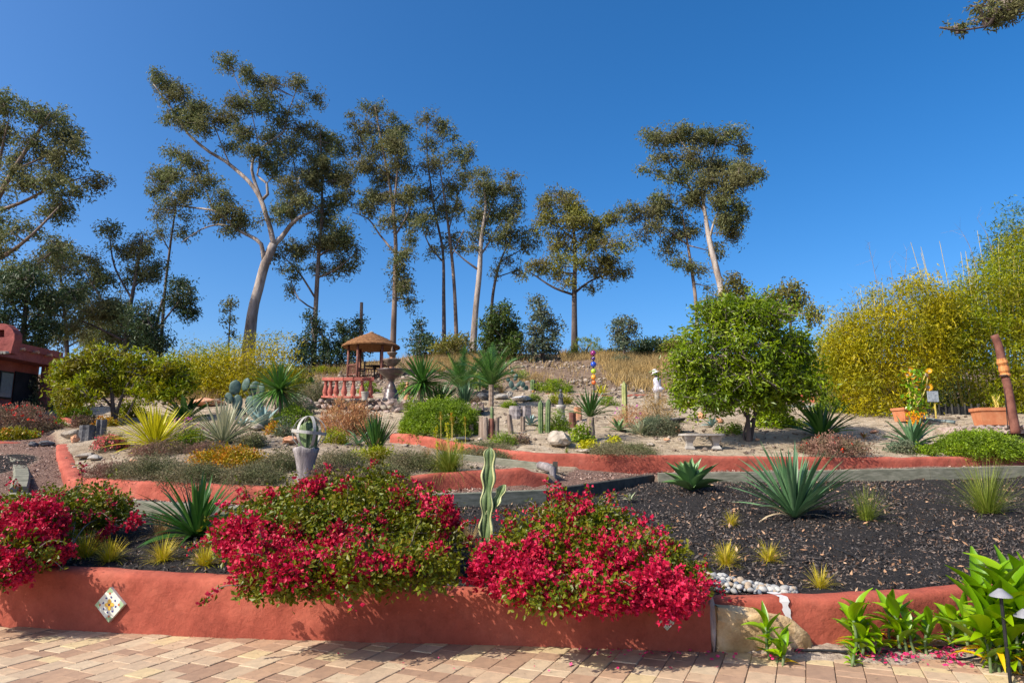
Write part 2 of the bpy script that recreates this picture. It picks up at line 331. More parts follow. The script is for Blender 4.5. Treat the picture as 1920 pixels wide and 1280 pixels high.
LOW = [(128, 897, 12.0), (200, 899, 11.5), (330, 905, 11.0), (500, 912, 10.7), (620, 910, 10.8), (700, 905, 11.1), (760, 896, 11.5), (830, 887, 11.8), (930, 880, 12.0), (984, 878, 12.1), (1000, 885, 12.15), (1028, 889, 12.25)]
low = PL(LOW); Ylow = fn_of_x(low)
LEFTB = [(128, 897, 12.0), (116, 876, 13.0), (107, 852, 14.2), (106, 832, 15.4)]
leftb = PL(LEFTB)
MID = [(731, 813, 17.0), (780, 815, 16.5), (870, 832, 15.5), (960, 844, 14.95), (1050, 850, 14.7), (1300, 854, 14.7), (1560, 857, 14.9), (1740, 857, 15.1), (1920, 855, 15.4), (2400, 850, 16)]
mid = PL(MID); Ymid = fn_of_x(mid)
xL, xR, xM = low[0, 0], low[-1, 0], mid[0, 0]
def rbf(rows):
    rows = np.array([list(P(*r)) if len(r) == 3 else r[:3] for r in rows], float)
    X = rows[:, :2]; n = len(X)
    d = np.linalg.norm(X[:, None] - X[None], axis=2); K = np.where(d > 0, d * d * np.log(d + 1e-9), 0) + np.eye(n) * .02
    A = np.zeros((n + 3, n + 3)); A[:n, :n] = K; A[:n, n] = A[n, :n] = 1; A[:n, n + 1:] = X; A[n + 1:, :n] = X.T
    w = np.linalg.solve(A, np.concatenate([rows[:, 2], [0, 0, 0]]))
    def f(x, y):
        out = np.full(x.shape, w[n])
        for i in range(n):
            r2 = (x - X[i, 0]) ** 2 + (y - X[i, 1]) ** 2; out = out + w[i] * .5 * r2 * np.log(r2 + 1e-9)
        return out + w[n + 1] * x + w[n + 2] * y
    return f
def W(x, y, z, _=0): return (x, y, z, 0)
fr = [W(x, float(Yfront(x)) + .3, float(hfront(x)) - .04) for x in (-7, -5, -3.5, -2, -.8, .4, 1.5, 2.6, 3.6, 4.8, 7)]
fF = rbf(fr + [(60, 948, 10.5), (250, 966, 9.5), (400, 972, 9.1), (520, 978, 8.9), (690, 962, 9.5), (820, 953, 10.2), (1022, 944, 10.9), (1130, 925, 12.4), (1222, 906, 14.1),
               (1235, 905, 13.8), (1400, 904, 13.8), (1560, 903, 13.9), (1740, 901, 14), (1920, 896, 14.2), (1490, 978, 9.9), (1700, 965, 10.2), (2300, 900, 14)])
def low_off(rows, dz): return [W(r[0], r[1], r[2] + dz) for r in rows]
fB = rbf(low_off(timb[1:], -.03) + low_off(timb2, -.03) + low_off(low[:-1], -.29) + [(128, 925, 12), (108, 885, 13.1), (98, 858, 14.3), (96, 836, 15.6), (60, 812, 18.5), (30, 870, 13.5), (-60, 860, 14), (-300, 850, 15),
               (-100, 800, 20), (85, 795, 20.5), (1100, 886, 14.0), (1050, 888, 13.6), (1240, 886, 14.5), (1560, 881, 14.7), (1920, 874, 15.2), (2400, 868, 15.8), (1000, 903, 12.3), (-500, 930, 10)])
FAR = [(0, 768, 25), (-500, 770, 26), (90, 775, 24), (170, 778, 24), (300, 768, 23), (420, 762, 23.5), (560, 757, 24), (660, 758, 23.5), (760, 756, 23.5), (830, 768, 22), (690, 713, 36.5), (600, 712, 36), (400, 718, 34),
       (0, 720, 38), (200, 704, 42), (450, 693, 43), (600, 688, 43), (700, 684, 43), (790, 668, 43), (900, 664, 44), (1000, 664, 44), (1100, 662, 44), (1250, 662, 45), (1450, 668, 45), (1700, 690, 42), (2000, 700, 42), (2600, 700, 42),
       (950, 742, 26), (1050, 741, 26.5), (1200, 741, 27), (1320, 744, 27), (880, 740, 26), (1000, 705, 33), (1150, 700, 34), (1280, 700, 34), (850, 700, 33),
       (1480, 768, 22.5), (1600, 778, 21), (1700, 789, 19.4), (1850, 797, 18.4), (2100, 800, 18.2), (1600, 758, 26), (1800, 770, 24), (2100, 775, 24), (1440, 748, 27)]
fC2 = rbf([(731, 816, 17.3), (870, 831, 15.8), (960, 842, 15.25), (1050, 848, 15.0), (1300, 852, 15.0), (1560, 855, 15.2), (1740, 855, 15.4), (1920, 853, 15.7), (2400, 849, 16.3),
           (800, 800, 18.5), (900, 806, 17.8), (1000, 806, 18), (1130, 800, 18.5), (1300, 806, 18), (1450, 812, 17.7), (1600, 822, 17.2), (1780, 830, 16.8), (1950, 836, 16.6),
           (1100, 772, 22), (1300, 775, 22), (950, 775, 21.5)] + FAR)
fC1 = rbf([W(r[0], r[1] + .2, r[2] - .03) for r in low] + [W(r[0] + .2, r[1], r[2] - .03) for r in leftb[1:]] +
          [(733, 829, 17.0), (780, 836, 16.3), (870, 858, 15.3), (960, 872, 14.4), (1030, 884, 13.4), (300, 868, 13), (500, 872, 12.8), (650, 868, 13.2), (800, 862, 13.6), (250, 838, 14.6), (400, 840, 14.6), (560, 838, 15), (690, 824, 17), (200, 812, 17), (350, 800, 18), (520, 802, 18), (640, 800, 18.5), (120, 805, 18)] + FAR[:24])
def sstep(a, b, x): t = np.clip((x - a) / (b - a), 0, 1); return t * t * (3 - 2 * t)
_lb = leftb[np.argsort(leftb[:, 1])]
def zones(x, y):
    """0 paving, 1 dark bed, 2 bark path, 3 left bed, 4 upper terrace"""
    x = np.asarray(x, float); y = np.asarray(y, float)
    yf, yt, yl, ym = Yfront(x) + .13, Ytimb(x), Ylow(x) + .1, Ymid(x) + .1
    z = np.full(x.shape, 4)
    xlb = np.interp(y, _lb[:, 1], _lb[:, 0]); xlb = np.where(y > 15.4, _lb[-1, 0] - (y - 15.4) * .75, xlb)
    left = x < xlb + .12
    z = np.where((x > xL) & (y > yl) & (y < ym) & (x < xR + .05 + (y - 12.2) * .28), 3, z)
    z = np.where((x <= xM) & (y > yl) & ~left & (y < 19), 3, z)
    z = np.where((x > xR + .05 + (y - 12.2) * .28) & (y <= ym), 2, z)
    z = np.where((y <= yl) & (x > xL) & (x < xR + .05), 2, z)
    z = np.where(left & (y < 22), 2, z)
    z = np.where(y < yt, 1, z); z = np.where(y < yf, 0, z)
    return z
def TZ(x, y):
    x = np.asarray(x, float); y = np.asarray(y, float); z = zones(x, y)
    f, b, c1, c2 = fF(x, y), fB(x, y), fC1(x, y), fC2(x, y)
    w = sstep(17.2, 20.5, y); up = np.where(x <= xM, c1 * (1 - w) + c2 * w, c2)
    w2 = sstep(17.5, 21.5, y); path = b * (1 - w2) + up * w2
    out = np.choose(z, [np.full(x.shape, -.07), f, path, np.where(z == 3, np.where(x <= xM, up, c1), 0), up])
    crest = sstep(43, 60, y); out = np.where(y > 20, out * (1 - crest) + (5.5 - .01 * y) * crest, out)
    edge = sstep(26, 45, np.abs(x)); out = np.where((z >= 2), out * (1 - edge) + np.clip(out, 1, 7) * edge, out)
    return out
def G(u, v, y0=5.2, y1=60):
    d = ray(u, v); Y = np.arange(y0, y1, .03); x = d[0] * Y; zz = EYE + d[2] * Y
    h = TZ(x, Y); k = np.nonzero(zz < h)[0]
    if len(k) == 0:                                # grazing over the crest: nearest approach
        i = int(np.argmin(zz - h))
    else: i = int(k[0])
    return Vector((x[i], Y[i], float(h[i])))
def onground(x, y): return Vector((x, y, float(TZ(np.array([x]), np.array([y]))[0])))
S = lambda p: p[1] / F * 1.02                      # metres per photo pixel at that depth

def axis(segs):
    out = [segs[0][0]]
    for a, b, s in segs: n = max(1, round((b - a) / s)); out += list(a + (b - a) * (np.arange(n) + 1) / n)
    return np.array(out)
gx = axis([(-400, -60, 34), (-60, -30, 2), (-30, -12, .3), (-12, 12, .075), (12, 30, .3), (30, 60, 2), (60, 400, 34)])
gy = axis([(4.4, 5.2, .4), (5.2, 17.6, .065), (17.6, 30, .14), (30, 50, .3), (50, 90, 4), (90, 700, 60)])
GX, GY = np.meshgrid(gx, gy); GZ = TZ(GX, GY); ZN = zones(GX, GY)
def vnoise(x, y, s, seed=0):
    rg = np.random.RandomState(seed); T = rg.rand(256, 256); X, Y_ = x * s + 64.3, y * s + 17.1
    i, j = np.floor(X).astype(int), np.floor(Y_).astype(int); a, b = X - i, Y_ - j; a, b = a * a * (3 - 2 * a), b * b * (3 - 2 * b)
    g = lambda p, q: T[p % 256, q % 256]
    return (g(i, j) * (1 - a) + g(i + 1, j) * a) * (1 - b) + (g(i, j + 1) * (1 - a) + g(i + 1, j + 1) * a) * b - .5
amp = np.where(ZN == 0, 0, 1.0) * np.clip((60 - GY) / 10, 0, 1)
GZ = GZ + amp * (.05 * vnoise(GX, GY, 1.3, 1) + .025 * vnoise(GX, GY, 4, 2) + .02 * vnoise(GX, GY, 9, 3) + .18 * vnoise(GX, GY, .35, 4) * (GY > 26))
nx, ny = len(gx), len(gy); idx = np.arange(nx * ny).reshape(ny, nx)
gq = np.stack([idx[:-1, :-1], idx[:-1, 1:], idx[1:, 1:], idx[1:, :-1]], -1).reshape(-1, 4)
gm = MB(); gm.add(np.stack([GX, GY, GZ], -1).reshape(-1, 3), gq)
def ground_mat():
    m, nt, N, L, bs = newmat('garden_ground')
    at = N.new('ShaderNodeAttribute'); at.attribute_name = 'zone'; sp = N.new('ShaderNodeSeparateColor'); L.new(at.outputs['Color'], sp.inputs[0])
    sand = ramp(nt, [(.20, .15, .095), (.37, .29, .20), (.50, .41, .30)], noise(nt, 2.2, 10, .78), [.36, .5, .64])
    soil = ramp(nt, [(.09, .058, .038), (.185, .125, .085), (.29, .21, .15)], noise(nt, 2.2, 9, .75), [.32, .5, .68])
    dark = ramp(nt, [(.010, .009, .009), (.032, .028, .026), (.085, .068, .056)], noise(nt, 30, 6, .8), [.35, .55, .72])
    bark = ramp(nt, [(.07, .04, .03), (.20, .12, .09), (.38, .26, .20)], noise(nt, 26, 6, .8), [.34, .52, .68])
    c = mix(nt, sand, dark, sp.outputs[0]); c = mix(nt, c, bark, sp.outputs[1]); c = mix(nt, c, soil, sp.outputs[2])
    L.new(c, bs.inputs['Base Color']); bs.inputs['Roughness'].default_value = .95; bs.inputs['Specular IOR Level'].default_value = .15
    bump(nt, noise(nt, 22, 8, .75), .9, .05, bs); return m
M['ground'] = ground_mat()
ground = gm.build('ground', M['ground'], smooth_=True); tag(ground, kind='structure')
hill = sstep(25.5, 30, GY + 3 * vnoise(GX, GY, .4, 8))
zc = np.zeros((ny, nx, 4)); zc[..., 3] = 1
zc[..., 0] = (ZN == 1) | (ZN == 0); zc[..., 1] = (ZN == 2) & (GY < 21); zc[..., 2] = np.where(ZN >= 3, np.maximum(hill, (ZN == 3) * .25), (GY > 21) * 1.0)
ring = (((GX + 10.3) / 1.0) ** 2 + ((GY - 12.9) / 1.6) ** 2) < 1
zc[..., 0] = np.where(ring, 1, zc[..., 0]); zc[..., 1] = np.where(ring, 0, zc[..., 1])
ca = ground.data.attributes.new('zone', 'FLOAT_COLOR', 'POINT'); ca.data.foreach_set('color', zc.astype(np.float32).ravel())

# paving with single pavers
pm = MB(); pm.add([(-60, -60, -.05), (60, -60, -.05), (60, 8.5, -.05), (-60, 8.5, -.05)], [(0, 1, 2, 3)])
M['joint'] = surf('joint_sand', [(.13, .105, .08), (.20, .165, .125), (.27, .23, .18)], 20, .95, .3, .003, 60)
def paver_mat():
    m, nt, N, L, bs = newmat('paver'); oi = N.new('ShaderNodeObjectInfo')
    r = N.new('ShaderNodeValToRGB'); r.color_ramp.interpolation = 'CONSTANT'; e = r.color_ramp.elements
    cs = [(.39, .255, .165), (.45, .325, .215), (.32, .205, .135), (.48, .375, .255), (.36, .235, .155), (.50, .39, .225), (.31, .20, .135), (.42, .315, .215)]
    while len(e) < 8: e.new(.5)
    for i, c in enumerate(cs): e[i].position = i / 8; e[i].color = (*c, 1)
    L.new(oi.outputs['Random'], r.inputs[0])
    n = ramp(nt, [(.72, .72, .72), (1.08, 1.05, 1.0)], noise(nt, 9, 8, .75), [.33, .62])
    mu = N.new('ShaderNodeMix'); mu.data_type = 'RGBA'; mu.blend_type = 'MULTIPLY'; mu.inputs[0].default_value = .85; L.new(r.outputs[0], mu.inputs[6]); L.new(n, mu.inputs[7])
    L.new(mu.outputs[2], bs.inputs['Base Color']); bs.inputs['Roughness'].default_value = .85; bs.inputs['Specular IOR Level'].default_value = .25
    bump(nt, noise(nt, 60, 6, .7), .5, .004, bs); return m
M['paver'] = paver_mat()
paving = pm.build('paving', M['joint']); tag(paving, kind='structure')
def paver_geo(l, w):
    g, c, t, b = .0022, .004, 0.0, -.06; l, w = l / 2 - g, w / 2 - g; r = []
    for z, k in ((b, 0), (t - c, 0), (t, c)): r += [(-l + k, -w + k, z), (l - k, -w + k, z), (l - k, w - k, z), (-l + k, w - k, z)]
    q = [(8, 9, 10, 11)] + [(a + k, a + (k + 1) % 4, a + 4 + (k + 1) % 4, a + 4 + k) for a in (0, 4) for k in range(4)]
    return np.array(r), q
pav_mesh = {}
for l in (.13, .2, .27):
    mb = MB(); v, q = paver_geo(l, .2); mb.add(v, q); pav_mesh[l] = mb.mesh('paver', M['paver'])
ang = rad(67); d1 = np.array([math.cos(ang), math.sin(ang)]); d2 = np.array([d1[1], -d1[0]])
rest = MB(); rg = random.Random(3); npv = 0
for i in range(-45, 46):
    t = -3 + rg.random() * .2
    while t < 14:
        l = rg.choice((.13, .2, .2, .27)); c = d1 * (t + l / 2) + d2 * (i * .2); t += l
        x, y = c
        if not (2.6 < y < Yfront(x) + .12 and abs(x) < 6.5): continue
        v_ = 640 - F * ((-EYE * CP - y * SP) / (y * CP - EYE * SP)); u_ = 960 + F * x / (y * CP - EYE * SP)
        dz = (rg.random() - .5) * .009
        if -40 < u_ < 1960 and v_ < 1300 and npv < 300:
            npv += 1; o = bpy.data.objects.new('paver', pav_mesh[l]); COL.objects.link(o); o.parent = paving
            o.location = (x, y, dz); o.rotation_euler.z = ang + (rg.random() - .5) * .012
        else:
            v, q = paver_geo(l, .2); rest.add(put(v, ang, 0, 1, (x, y, dz)), q)
M['paver_rest'] = surf('paver_outside', [(.36, .24, .17), (.50, .35, .25), (.62, .48, .34)], 3, .85, .4, .003, 60)
o = rest.build('paver', M['paver_rest'], paving); o['kind'] = 'stuff'

# ------------------------------------------------------------------ stucco walls, timber edging
def sweep_wall(rows, th, name, mat, label, cat='wall', depth=.45, rnd=.5, bumpy=.012, cr=.05, loc=None, group=None):
    """rows: x, y, top z of the front top edge; the body stands behind the line"""
    rows = smooth(rows, .07); xy = rows[:, :2]; tn = np.gradient(xy, axis=0); tn /= np.linalg.norm(tn, axis=1)[:, None]
    nb = np.stack([-tn[:, 1], tn[:, 0]], 1)      # towards the back for a line running left to right
    prof = [(0, -depth), (0, -.3), (-.002, -.2), (0, -.1), (0, -cr), (cr * .3, -cr * .3), (cr, 0), (th * .5, .008), (th - cr, 0), (th - cr * .3, -cr * .3), (th, -cr), (th, -.1), (th, -depth)]
    V = []
    for k, (a, b) in enumerate(prof):
        V.append(np.column_stack([xy + nb * a, rows[:, 2] + b]))
    V = np.stack(V, 1); n, m = V.shape[:2]
    for comp, sd in ((0, 11), (1, 12), (2, 13)):
        arr = vnoise(V[..., 0] + V[..., 2] * .7, V[..., 1] + V[..., 2], 3.3, sd) + .5 * vnoise(V[..., 0] + V[..., 2] * 2, V[..., 1], 9, sd + 3)
        V[..., comp] += bumpy * arr * 1.6
    idx = np.arange(n * m).reshape(n, m)
    q = np.stack([idx[:-1, :-1], idx[1:, :-1], idx[1:, 1:], idx[:-1, 1:]], -1).reshape(-1, 4)
    mb = MB(); mb.add(V.reshape(-1, 3), q)
    for e, rv in ((0, 0), (n - 1, 1)):
        c = V[e].mean(0); vv = np.concatenate([V[e], c[None]]); t = [(k, k + 1, m) if rv else (k + 1, k, m) for k in range(m - 1)]
        mb.add(vv, tris=t)
    l = Vector(rows[len(rows) // 2]); o = mb.build(name, mat, loc=loc or l, smooth_=True)
    return tag(o, label, cat, group)
def zz(rows, f): return [(r[0], r[1], float(f(r[0]))) for r in rows]
w1 = sweep_wall(zz(FB, hfront), .24, 'garden_wall', M['stucco'], 'long low terracotta stucco wall along the paving with flowering shrubs hanging over it', depth=.72)
w2 = sweep_wall(zz(FB2, lambda x: float(hfront(x)) - .01), .24, 'garden_wall', M['stucco'], 'short low terracotta stucco wall with a white paint streak and a boulder built into it', depth=.6)
# split top so the lower wall steps at its right end
sweep_wall([tuple(r) for r in low], .22, 'garden_wall', M['stucco_far'], 'curved terracotta wall in front of the heather bed and the cactus planter', depth=.42)
sweep_wall([tuple(r) for r in leftb[::-1]], .30, 'garden_wall', M['stucco_far'], 'pale terracotta wall end beside the bark path at the left', depth=.3)
sweep_wall([tuple(r) for r in mid], .22, 'garden_wall', M['stucco_far'], 'longest terracotta retaining wall below the sandy upper terrace', depth=.5)
FARW = PL([(930, 747, 26.2), (975, 739, 26.6), (1050, 737, 26.8), (1140, 741, 26.6), (1205, 739, 26.8), (1250, 741, 27.2)])
sweep_wall([tuple(r) for r in FARW], .2, 'garden_wall', M['stucco_far'], 'far small red edging wall at the foot of the bare hillside', depth=.32)
FARW2 = PL([(1440, 736, 27.5), (1500, 738, 26.5), (1540, 742, 26), (1590, 740, 26)])
sweep_wall([tuple(r) for r in FARW2], .2, 'garden_wall', M['stucco_far'], 'orange edging wall piece glimpsed behind the round green shrub', depth=.3)
LW = PL([(-120, 826, 16), (-40, 826, 16), (0, 827, 16), (38, 829, 16.2)])
sweep_wall([tuple(r) for r in LW], .3, 'garden_wall', M['stucco_far'], 'short pink wall stub under the yellow flowers at the left edge', depth=.3)
LW2 = PL([(108, 778, 22), (120, 784, 21), (132, 792, 20)])
sweep_wall([tuple(r) for r in LW2], .2, 'garden_wall', M['stucco_far'], 'small pink wall stub beside the path near the lime bush', depth=.3)
# white streak on the right wall
mb = MB(); ws = []; _r = np.random.RandomState(5)
for k in range(25):
    t = k / 24; p = P(1519 + 22 * t ** 1.3 - 3, 1117 + 57 * t, 5.45); yf = float(Yfront(p.x)) - .006
    if t < .30: y = yf + .22 * (1 - t / .30); z = float(hfront(p.x)) + .004
    else: y = yf - .004; z = float(hfront(p.x)) - .02 - .26 * (t - .3) / .7
    wd = (.040 - .022 * t) * (1 + .18 * math.sin(k * 1.1)); ws += [(p.x - wd * (1 + .12 * _r.randn()), y, z), (p.x + wd * (1 + .12 * _r.randn()), y, z)]
mb.add(ws, [(2 * k, 2 * k + 1, 2 * k + 3, 2 * k + 2) for k in range(24)]); mb.build('paint_streak', M['whitepaint'], w2)

def edging(name, pts, h, w, label, matk='timber', group=None, seg=1):
    root = thing(name, Vector(pts[0]) - Vector((0, 0, h)), label, 'timber edging', group)
    for a, b in zip(pts[:-1], pts[1:]):
        a, b = np.array(a), np.array(b); d = (b - a) / np.linalg.norm(b - a) * .004
        mb = MB(); beam(mb, a + d, b - d, w, h); mb.build('timber', M[matk], root)
T = [tuple(r) for r in timb]; T2 = [tuple(r) for r in timb2]
edging('timber_edging', T[1:6], .24, .11, 'weathered timber edging half hidden behind the left dark yucca')
edging('timber_edging', T[5:8], .26, .11, 'grey green timber board behind the tall wavy cactus', 'timber')
edging('timber_edging', T[7:9], .26, .11, 'dark timber board climbing beside the bark path', 'darktimber')
edging('timber_edging', T2, .24, .10, 'long straight timber edging in front of the red wall at the right')
MT = [tuple(P(*a)) for a in ((818, 846, 14.4), (930, 858, 13.9), (1041, 870, 13.35))]
edging('timber_edging', MT, .22, .10, 'pale timber edging board tucked under the middle red wall')
GRP = None
mb = MB(); p = P(1041, 868, 13.2); box(mb, (p.x, p.y, p.z - .18), (.09, .09, .42)); tag(mb.build('timber_post', M['darktimber'], loc=(p.x, p.y, p.z - .39)), 'dark square post ending the pale timber board', 'post')
mb = MB(); a, b = P(1012, 872, 13.0), P(1036, 880, 12.5); tube(mb, [a, (a + b) / 2 + Vector((0, 0, .01)), b, b - Vector((-.02, 0, .25))], [.075, .085, .07, .05], 9)
tag(mb.build('driftwood', M['greystump'], loc=b - Vector((0, 0, .25)), smooth_=True), 'weathered driftwood stub at the end of the lower wall', 'driftwood')
# block kerb ring at the left
kr = thing('block_kerb', P(30, 890, 12.6), 'curved kerb of pale green grey blocks round the dark bed at the left', 'kerb')
ks = smooth(PL([(-60, 850, 14.6), (0, 846, 15.0), (24, 851, 14.6), (36, 868, 13.6), (42, 888, 12.6), (36, 912, 11.6)]), .45)
for a, b in zip(ks[:-1], ks[1:]):
    mb = MB(); e = (b - a) * .015; beam(mb, a + e, b - e, .26, .26); mb.build('block', M['timber'], kr)
mb = MB(); beam(mb, P(28, 923, 11.0), P(62, 926, 10.9), .22, .22); tag(mb.build('block', M['timber'], loc=P(45, 945, 10.9)), 'single grey kerb block at the corner above the left shrub', 'block')
# ------------------------------------------------------------------ tall trees: trunk, limbs, clumped crown
def tree(name, label, cat, Y, base, trunk, limbs, blobs, leaf=.26, lm='gum', bark='bark_tan', dens=1.0, depth=1.0, clump=.5, group=None, twigs=True, droop=.5, aspect=.32, wscale=.86):
    """trunk and limbs as (u, v, width px) node lists, crown as (u, v, ru, rv) clumps, all standing at distance Y"""
    px = Y / F; bp = P(base[0], base[1], Y); bp.z = float(TZ(np.array([bp.x]), np.array([Y]))[0]) - .1
    root = thing(name, bp, label, cat, group)
    rg = np.random.RandomState(abs(hash((base[0] * 7 + base[1], len(blobs)))) % 100000)
    nodes = []
    tb = MB()
    def limb(path, off=None, sides=9):
        pts = []; dy = 0
        for k, (u, v, w) in enumerate(path):
            if k: dy += rg.uniform(-1, 1) * .35 * (abs(path[k][0] - path[k - 1][0]) + abs(path[k][1] - path[k - 1][1])) * px * (0 if off is None else 1)
            y0 = off if off is not None else 0
            q = P(u, v, Y + y0 + dy); pts.append((q.x, q.y, q.z, w * px * .5 * wscale))
        return pts
    tr = limb(trunk); tr[0] = (bp.x, bp.y, bp.z, tr[0][3] * 1.15)
    sm = smooth(tr, .5); tube(tb, sm[:, :3], np.maximum(sm[:, 3], .02), 12); nodes.append(sm)
    tb.build('trunk', M[bark], root, smooth_=True)
    lb = MB(); has = False
    for L_ in limbs:
        pts = limb(L_, 0.0); a = np.array(pts[0][:3]); k = nodes[0]
        allp = np.concatenate(nodes); j = np.argmin(np.linalg.norm(allp[:, [0, 2]] - a[[0, 2]], axis=1)); dy = allp[j, 1] - a[1]
        pts = [(p[0] * 1, p[1] + dy, p[2], p[3]) for p in pts]
        sm = smooth(pts, .45); tube(lb, sm[:, :3], np.maximum(sm[:, 3], .015), 8); nodes.append(sm)
        if len(limbs) <= 12: lb.build('limb', M[bark], root, smooth_=True); lb = MB()
        else: has = True
    if has: lb.build('limb', M[bark], root, smooth_=True)
    allp = np.concatenate(nodes)
    tw = MB(); cr = MB(); 
    if len(blobs) > 9:
        bb = np.array(blobs, float); ext = []
        for k in range(int(len(bb) * .9)):
            i = rg.randint(len(bb)); dd = np.linalg.norm(bb[:, :2] - bb[i, :2], axis=1); j = np.argsort(dd)[1 + rg.randint(3)]; f_ = rg.uniform(.3, .7)
            if dd[j] < 75: m_ = bb[i] * (1 - f_) + bb[j] * f_; ext.append((m_[0] + rg.randn() * 4, m_[1] + rg.randn() * 4, m_[2] * .7, m_[3] * .75))
        blobs = list(blobs) + ext
    for (u, v, ru, rv) in blobs:
        c = P(u, v, Y); a = np.array([c.x, c.y, c.z]); j = np.argmin(np.linalg.norm(allp[:, [0, 2]] - a[[0, 2]], axis=1))
        rx, rz = ru * px, rv * px; ry = (rx + rz) / 2 * depth
        a[1] = allp[j, 1] + rg.uniform(-.9, .9) * ry * 1.3
        if twigs: 
            b0 = allp[j, :3]; m_ = (b0 + a) / 2 + rg.randn(3) * .2 * rx; sm = smooth([b0, m_, a], .6)
            tube(tw, sm, np.linspace(max(.02, min(.09, allp[j, 3] * .5)), .025, len(sm)), 5, cap=False)
        nc = max(4, int(ru * rv / 9.0 * dens)) 
        off, d = inball(nc, .6)
        cc = a + (off * 1.22 + rg.randn(nc, 3) * .16) * np.array([rx, ry, rz]); cc[:, 2] -= np.abs(rg.randn(nc)) * rz * .32
        for k in range(nc):
            r_ = clump * rg.choice([.45, .7, .95, 1.25])
            if twigs and k % 2 == 0:
                sm = np.array([a, (a + cc[k]) / 2 + rg.randn(3) * .12 * rx, cc[k]]); tube(tw, sm, [.022, .016, .01], 3, cap=False)
            n = int(rg.randint(14, 34) * (r_ / .5) ** 1.1 * (.26 / leaf) ** .6)
            p, dd = inball(n, .5); pts = cc[k] + p * np.array([r_, r_, r_ * .85])
            leaves(cr, pts, leaf, aspect, droop, rnd=np.clip(.5 * R.rand(n) + .5 * rg.rand(), 0, 1))
    cr.build('crown', M[lm], root)['kind'] = 'stuff'
    if twigs and tw.v: tw.build('twigs', M['twig'], root)['kind'] = 'stuff'
    return root
B = lambda *a: list(a)
GR = 'tall gum trees along the hill crest'
tree('gum_tree', 'huge sparse gum tree cut by the left edge above the red building', 'tree', 36, (-62, 690), [(-62, 690, 26), (-52, 560, 24), (-38, 470, 20), (-18, 400, 14), (25, 320, 10), (62, 262, 7), (92, 215, 3)],
     [[(-18, 400, 9), (40, 380, 7), (100, 350, 5), (165, 330, 2)], [(-45, 500, 12), (10, 478, 9), (60, 440, 6), (118, 380, 3)], [(-10, 390, 8), (0, 300, 6), (15, 230, 3)], [(-50, 560, 10), (0, 530, 8), (50, 510, 5), (100, 470, 3)], [(25, 320, 6), (70, 300, 4), (130, 270, 2)]],
     [(10, 195, 42, 26), (70, 205, 40, 22), (112, 235, 30, 22), (135, 275, 25, 20), (62, 262, 35, 18), (20, 290, 28, 16), (100, 305, 35, 15), (165, 330, 26, 18), (110, 345, 35, 14), (150, 362, 28, 12), (40, 345, 30, 12), (95, 395, 35, 18), (60, 440, 40, 16), (105, 468, 30, 14), (15, 470, 30, 18), (55, 520, 35, 18), (-5, 410, 30, 22), (-30, 250, 30, 30), (-40, 340, 30, 30)],
     lm='gum', bark='bark_tan', dens=.62, leaf=.205, clump=.45, group=GR)
tree('gum_tree', 'dark dense gum tree standing right behind the red building', 'tree', 34, (38, 720), [(38, 720, 12), (44, 620, 11), (50, 560, 8), (54, 500, 4)], [[(44, 620, 6), (90, 570, 3)], [(46, 600, 6), (15, 560, 3)]],
     [(30, 555, 38, 24), (85, 560, 30, 20), (18, 600, 35, 22), (62, 520, 30, 18), (105, 535, 22, 15), (65, 605, 35, 20), (40, 645, 30, 14), (5, 520, 20, 18), (75, 635, 12, 18)], lm='darkleaf', bark='bark_dark', leaf=.205, dens=.85, clump=.45)
tree('gum_tree', 'medium gum with many thin limbs above the rounded left tree', 'tree', 38, (232, 700), [(232, 700, 11), (238, 620, 9), (247, 560, 8), (258, 500, 6), (268, 440, 3)],
     [[(238, 620, 5), (190, 560, 4), (160, 510, 2)], [(247, 560, 5), (215, 500, 4), (205, 440, 2)], [(250, 540, 4), (290, 500, 2)], [(236, 640, 5), (150, 600, 4), (90, 590, 2)]],
     [(205, 425, 18, 22), (215, 460, 24, 18), (255, 450, 28, 22), (160, 480, 28, 18), (188, 515, 32, 20), (250, 510, 28, 22), (285, 490, 18, 16), (145, 545, 25, 22), (178, 580, 35, 22), (228, 575, 35, 22), (150, 620, 30, 18), (230, 625, 25, 18), (120, 500, 18, 12)], lm='gum', bark='bark_dark', leaf=.19, dens=.75, clump=.42, group=GR)
tree('gum_tree', 'slender gum filling the gap right of the red building, many thin twigs', 'tree', 41, (128, 700), [(128, 700, 9), (124, 620, 8), (118, 560, 6), (112, 500, 4), (106, 450, 2)],
     [[(124, 600, 4), (160, 560, 3), (180, 520, 2)], [(120, 580, 4), (85, 530, 3), (70, 490, 2)], [(126, 640, 4), (95, 620, 2)], [(127, 650, 4), (165, 630, 2)]],
     [(105, 455, 22, 18), (80, 480, 22, 18), (130, 485, 24, 18), (100, 520, 28, 20), (150, 530, 24, 18), (70, 540, 22, 18), (120, 560, 30, 20), (165, 575, 24, 18), (90, 590, 26, 18), (135, 605, 30, 18), (175, 625, 24, 16), (105, 635, 26, 14)], lm='gum', bark='bark_dark', leaf=.19, dens=.7, clump=.42, group=GR)
tree('gum_tree', 'low leafy gum between the rounded left tree and the dense black green tree', 'tree', 40, (205, 705), [(205, 705, 8), (208, 640, 7), (212, 590, 4)], [[(208, 640, 4), (180, 600, 2)], [(208, 630, 4), (240, 595, 2)]],
     [(200, 590, 26, 20), (232, 600, 26, 20), (175, 605, 22, 18), (215, 630, 34, 20), (180, 640, 26, 16), (250, 640, 26, 16)], lm='gum', bark='bark_dark', leaf=.19, dens=.9, clump=.42, group=GR)
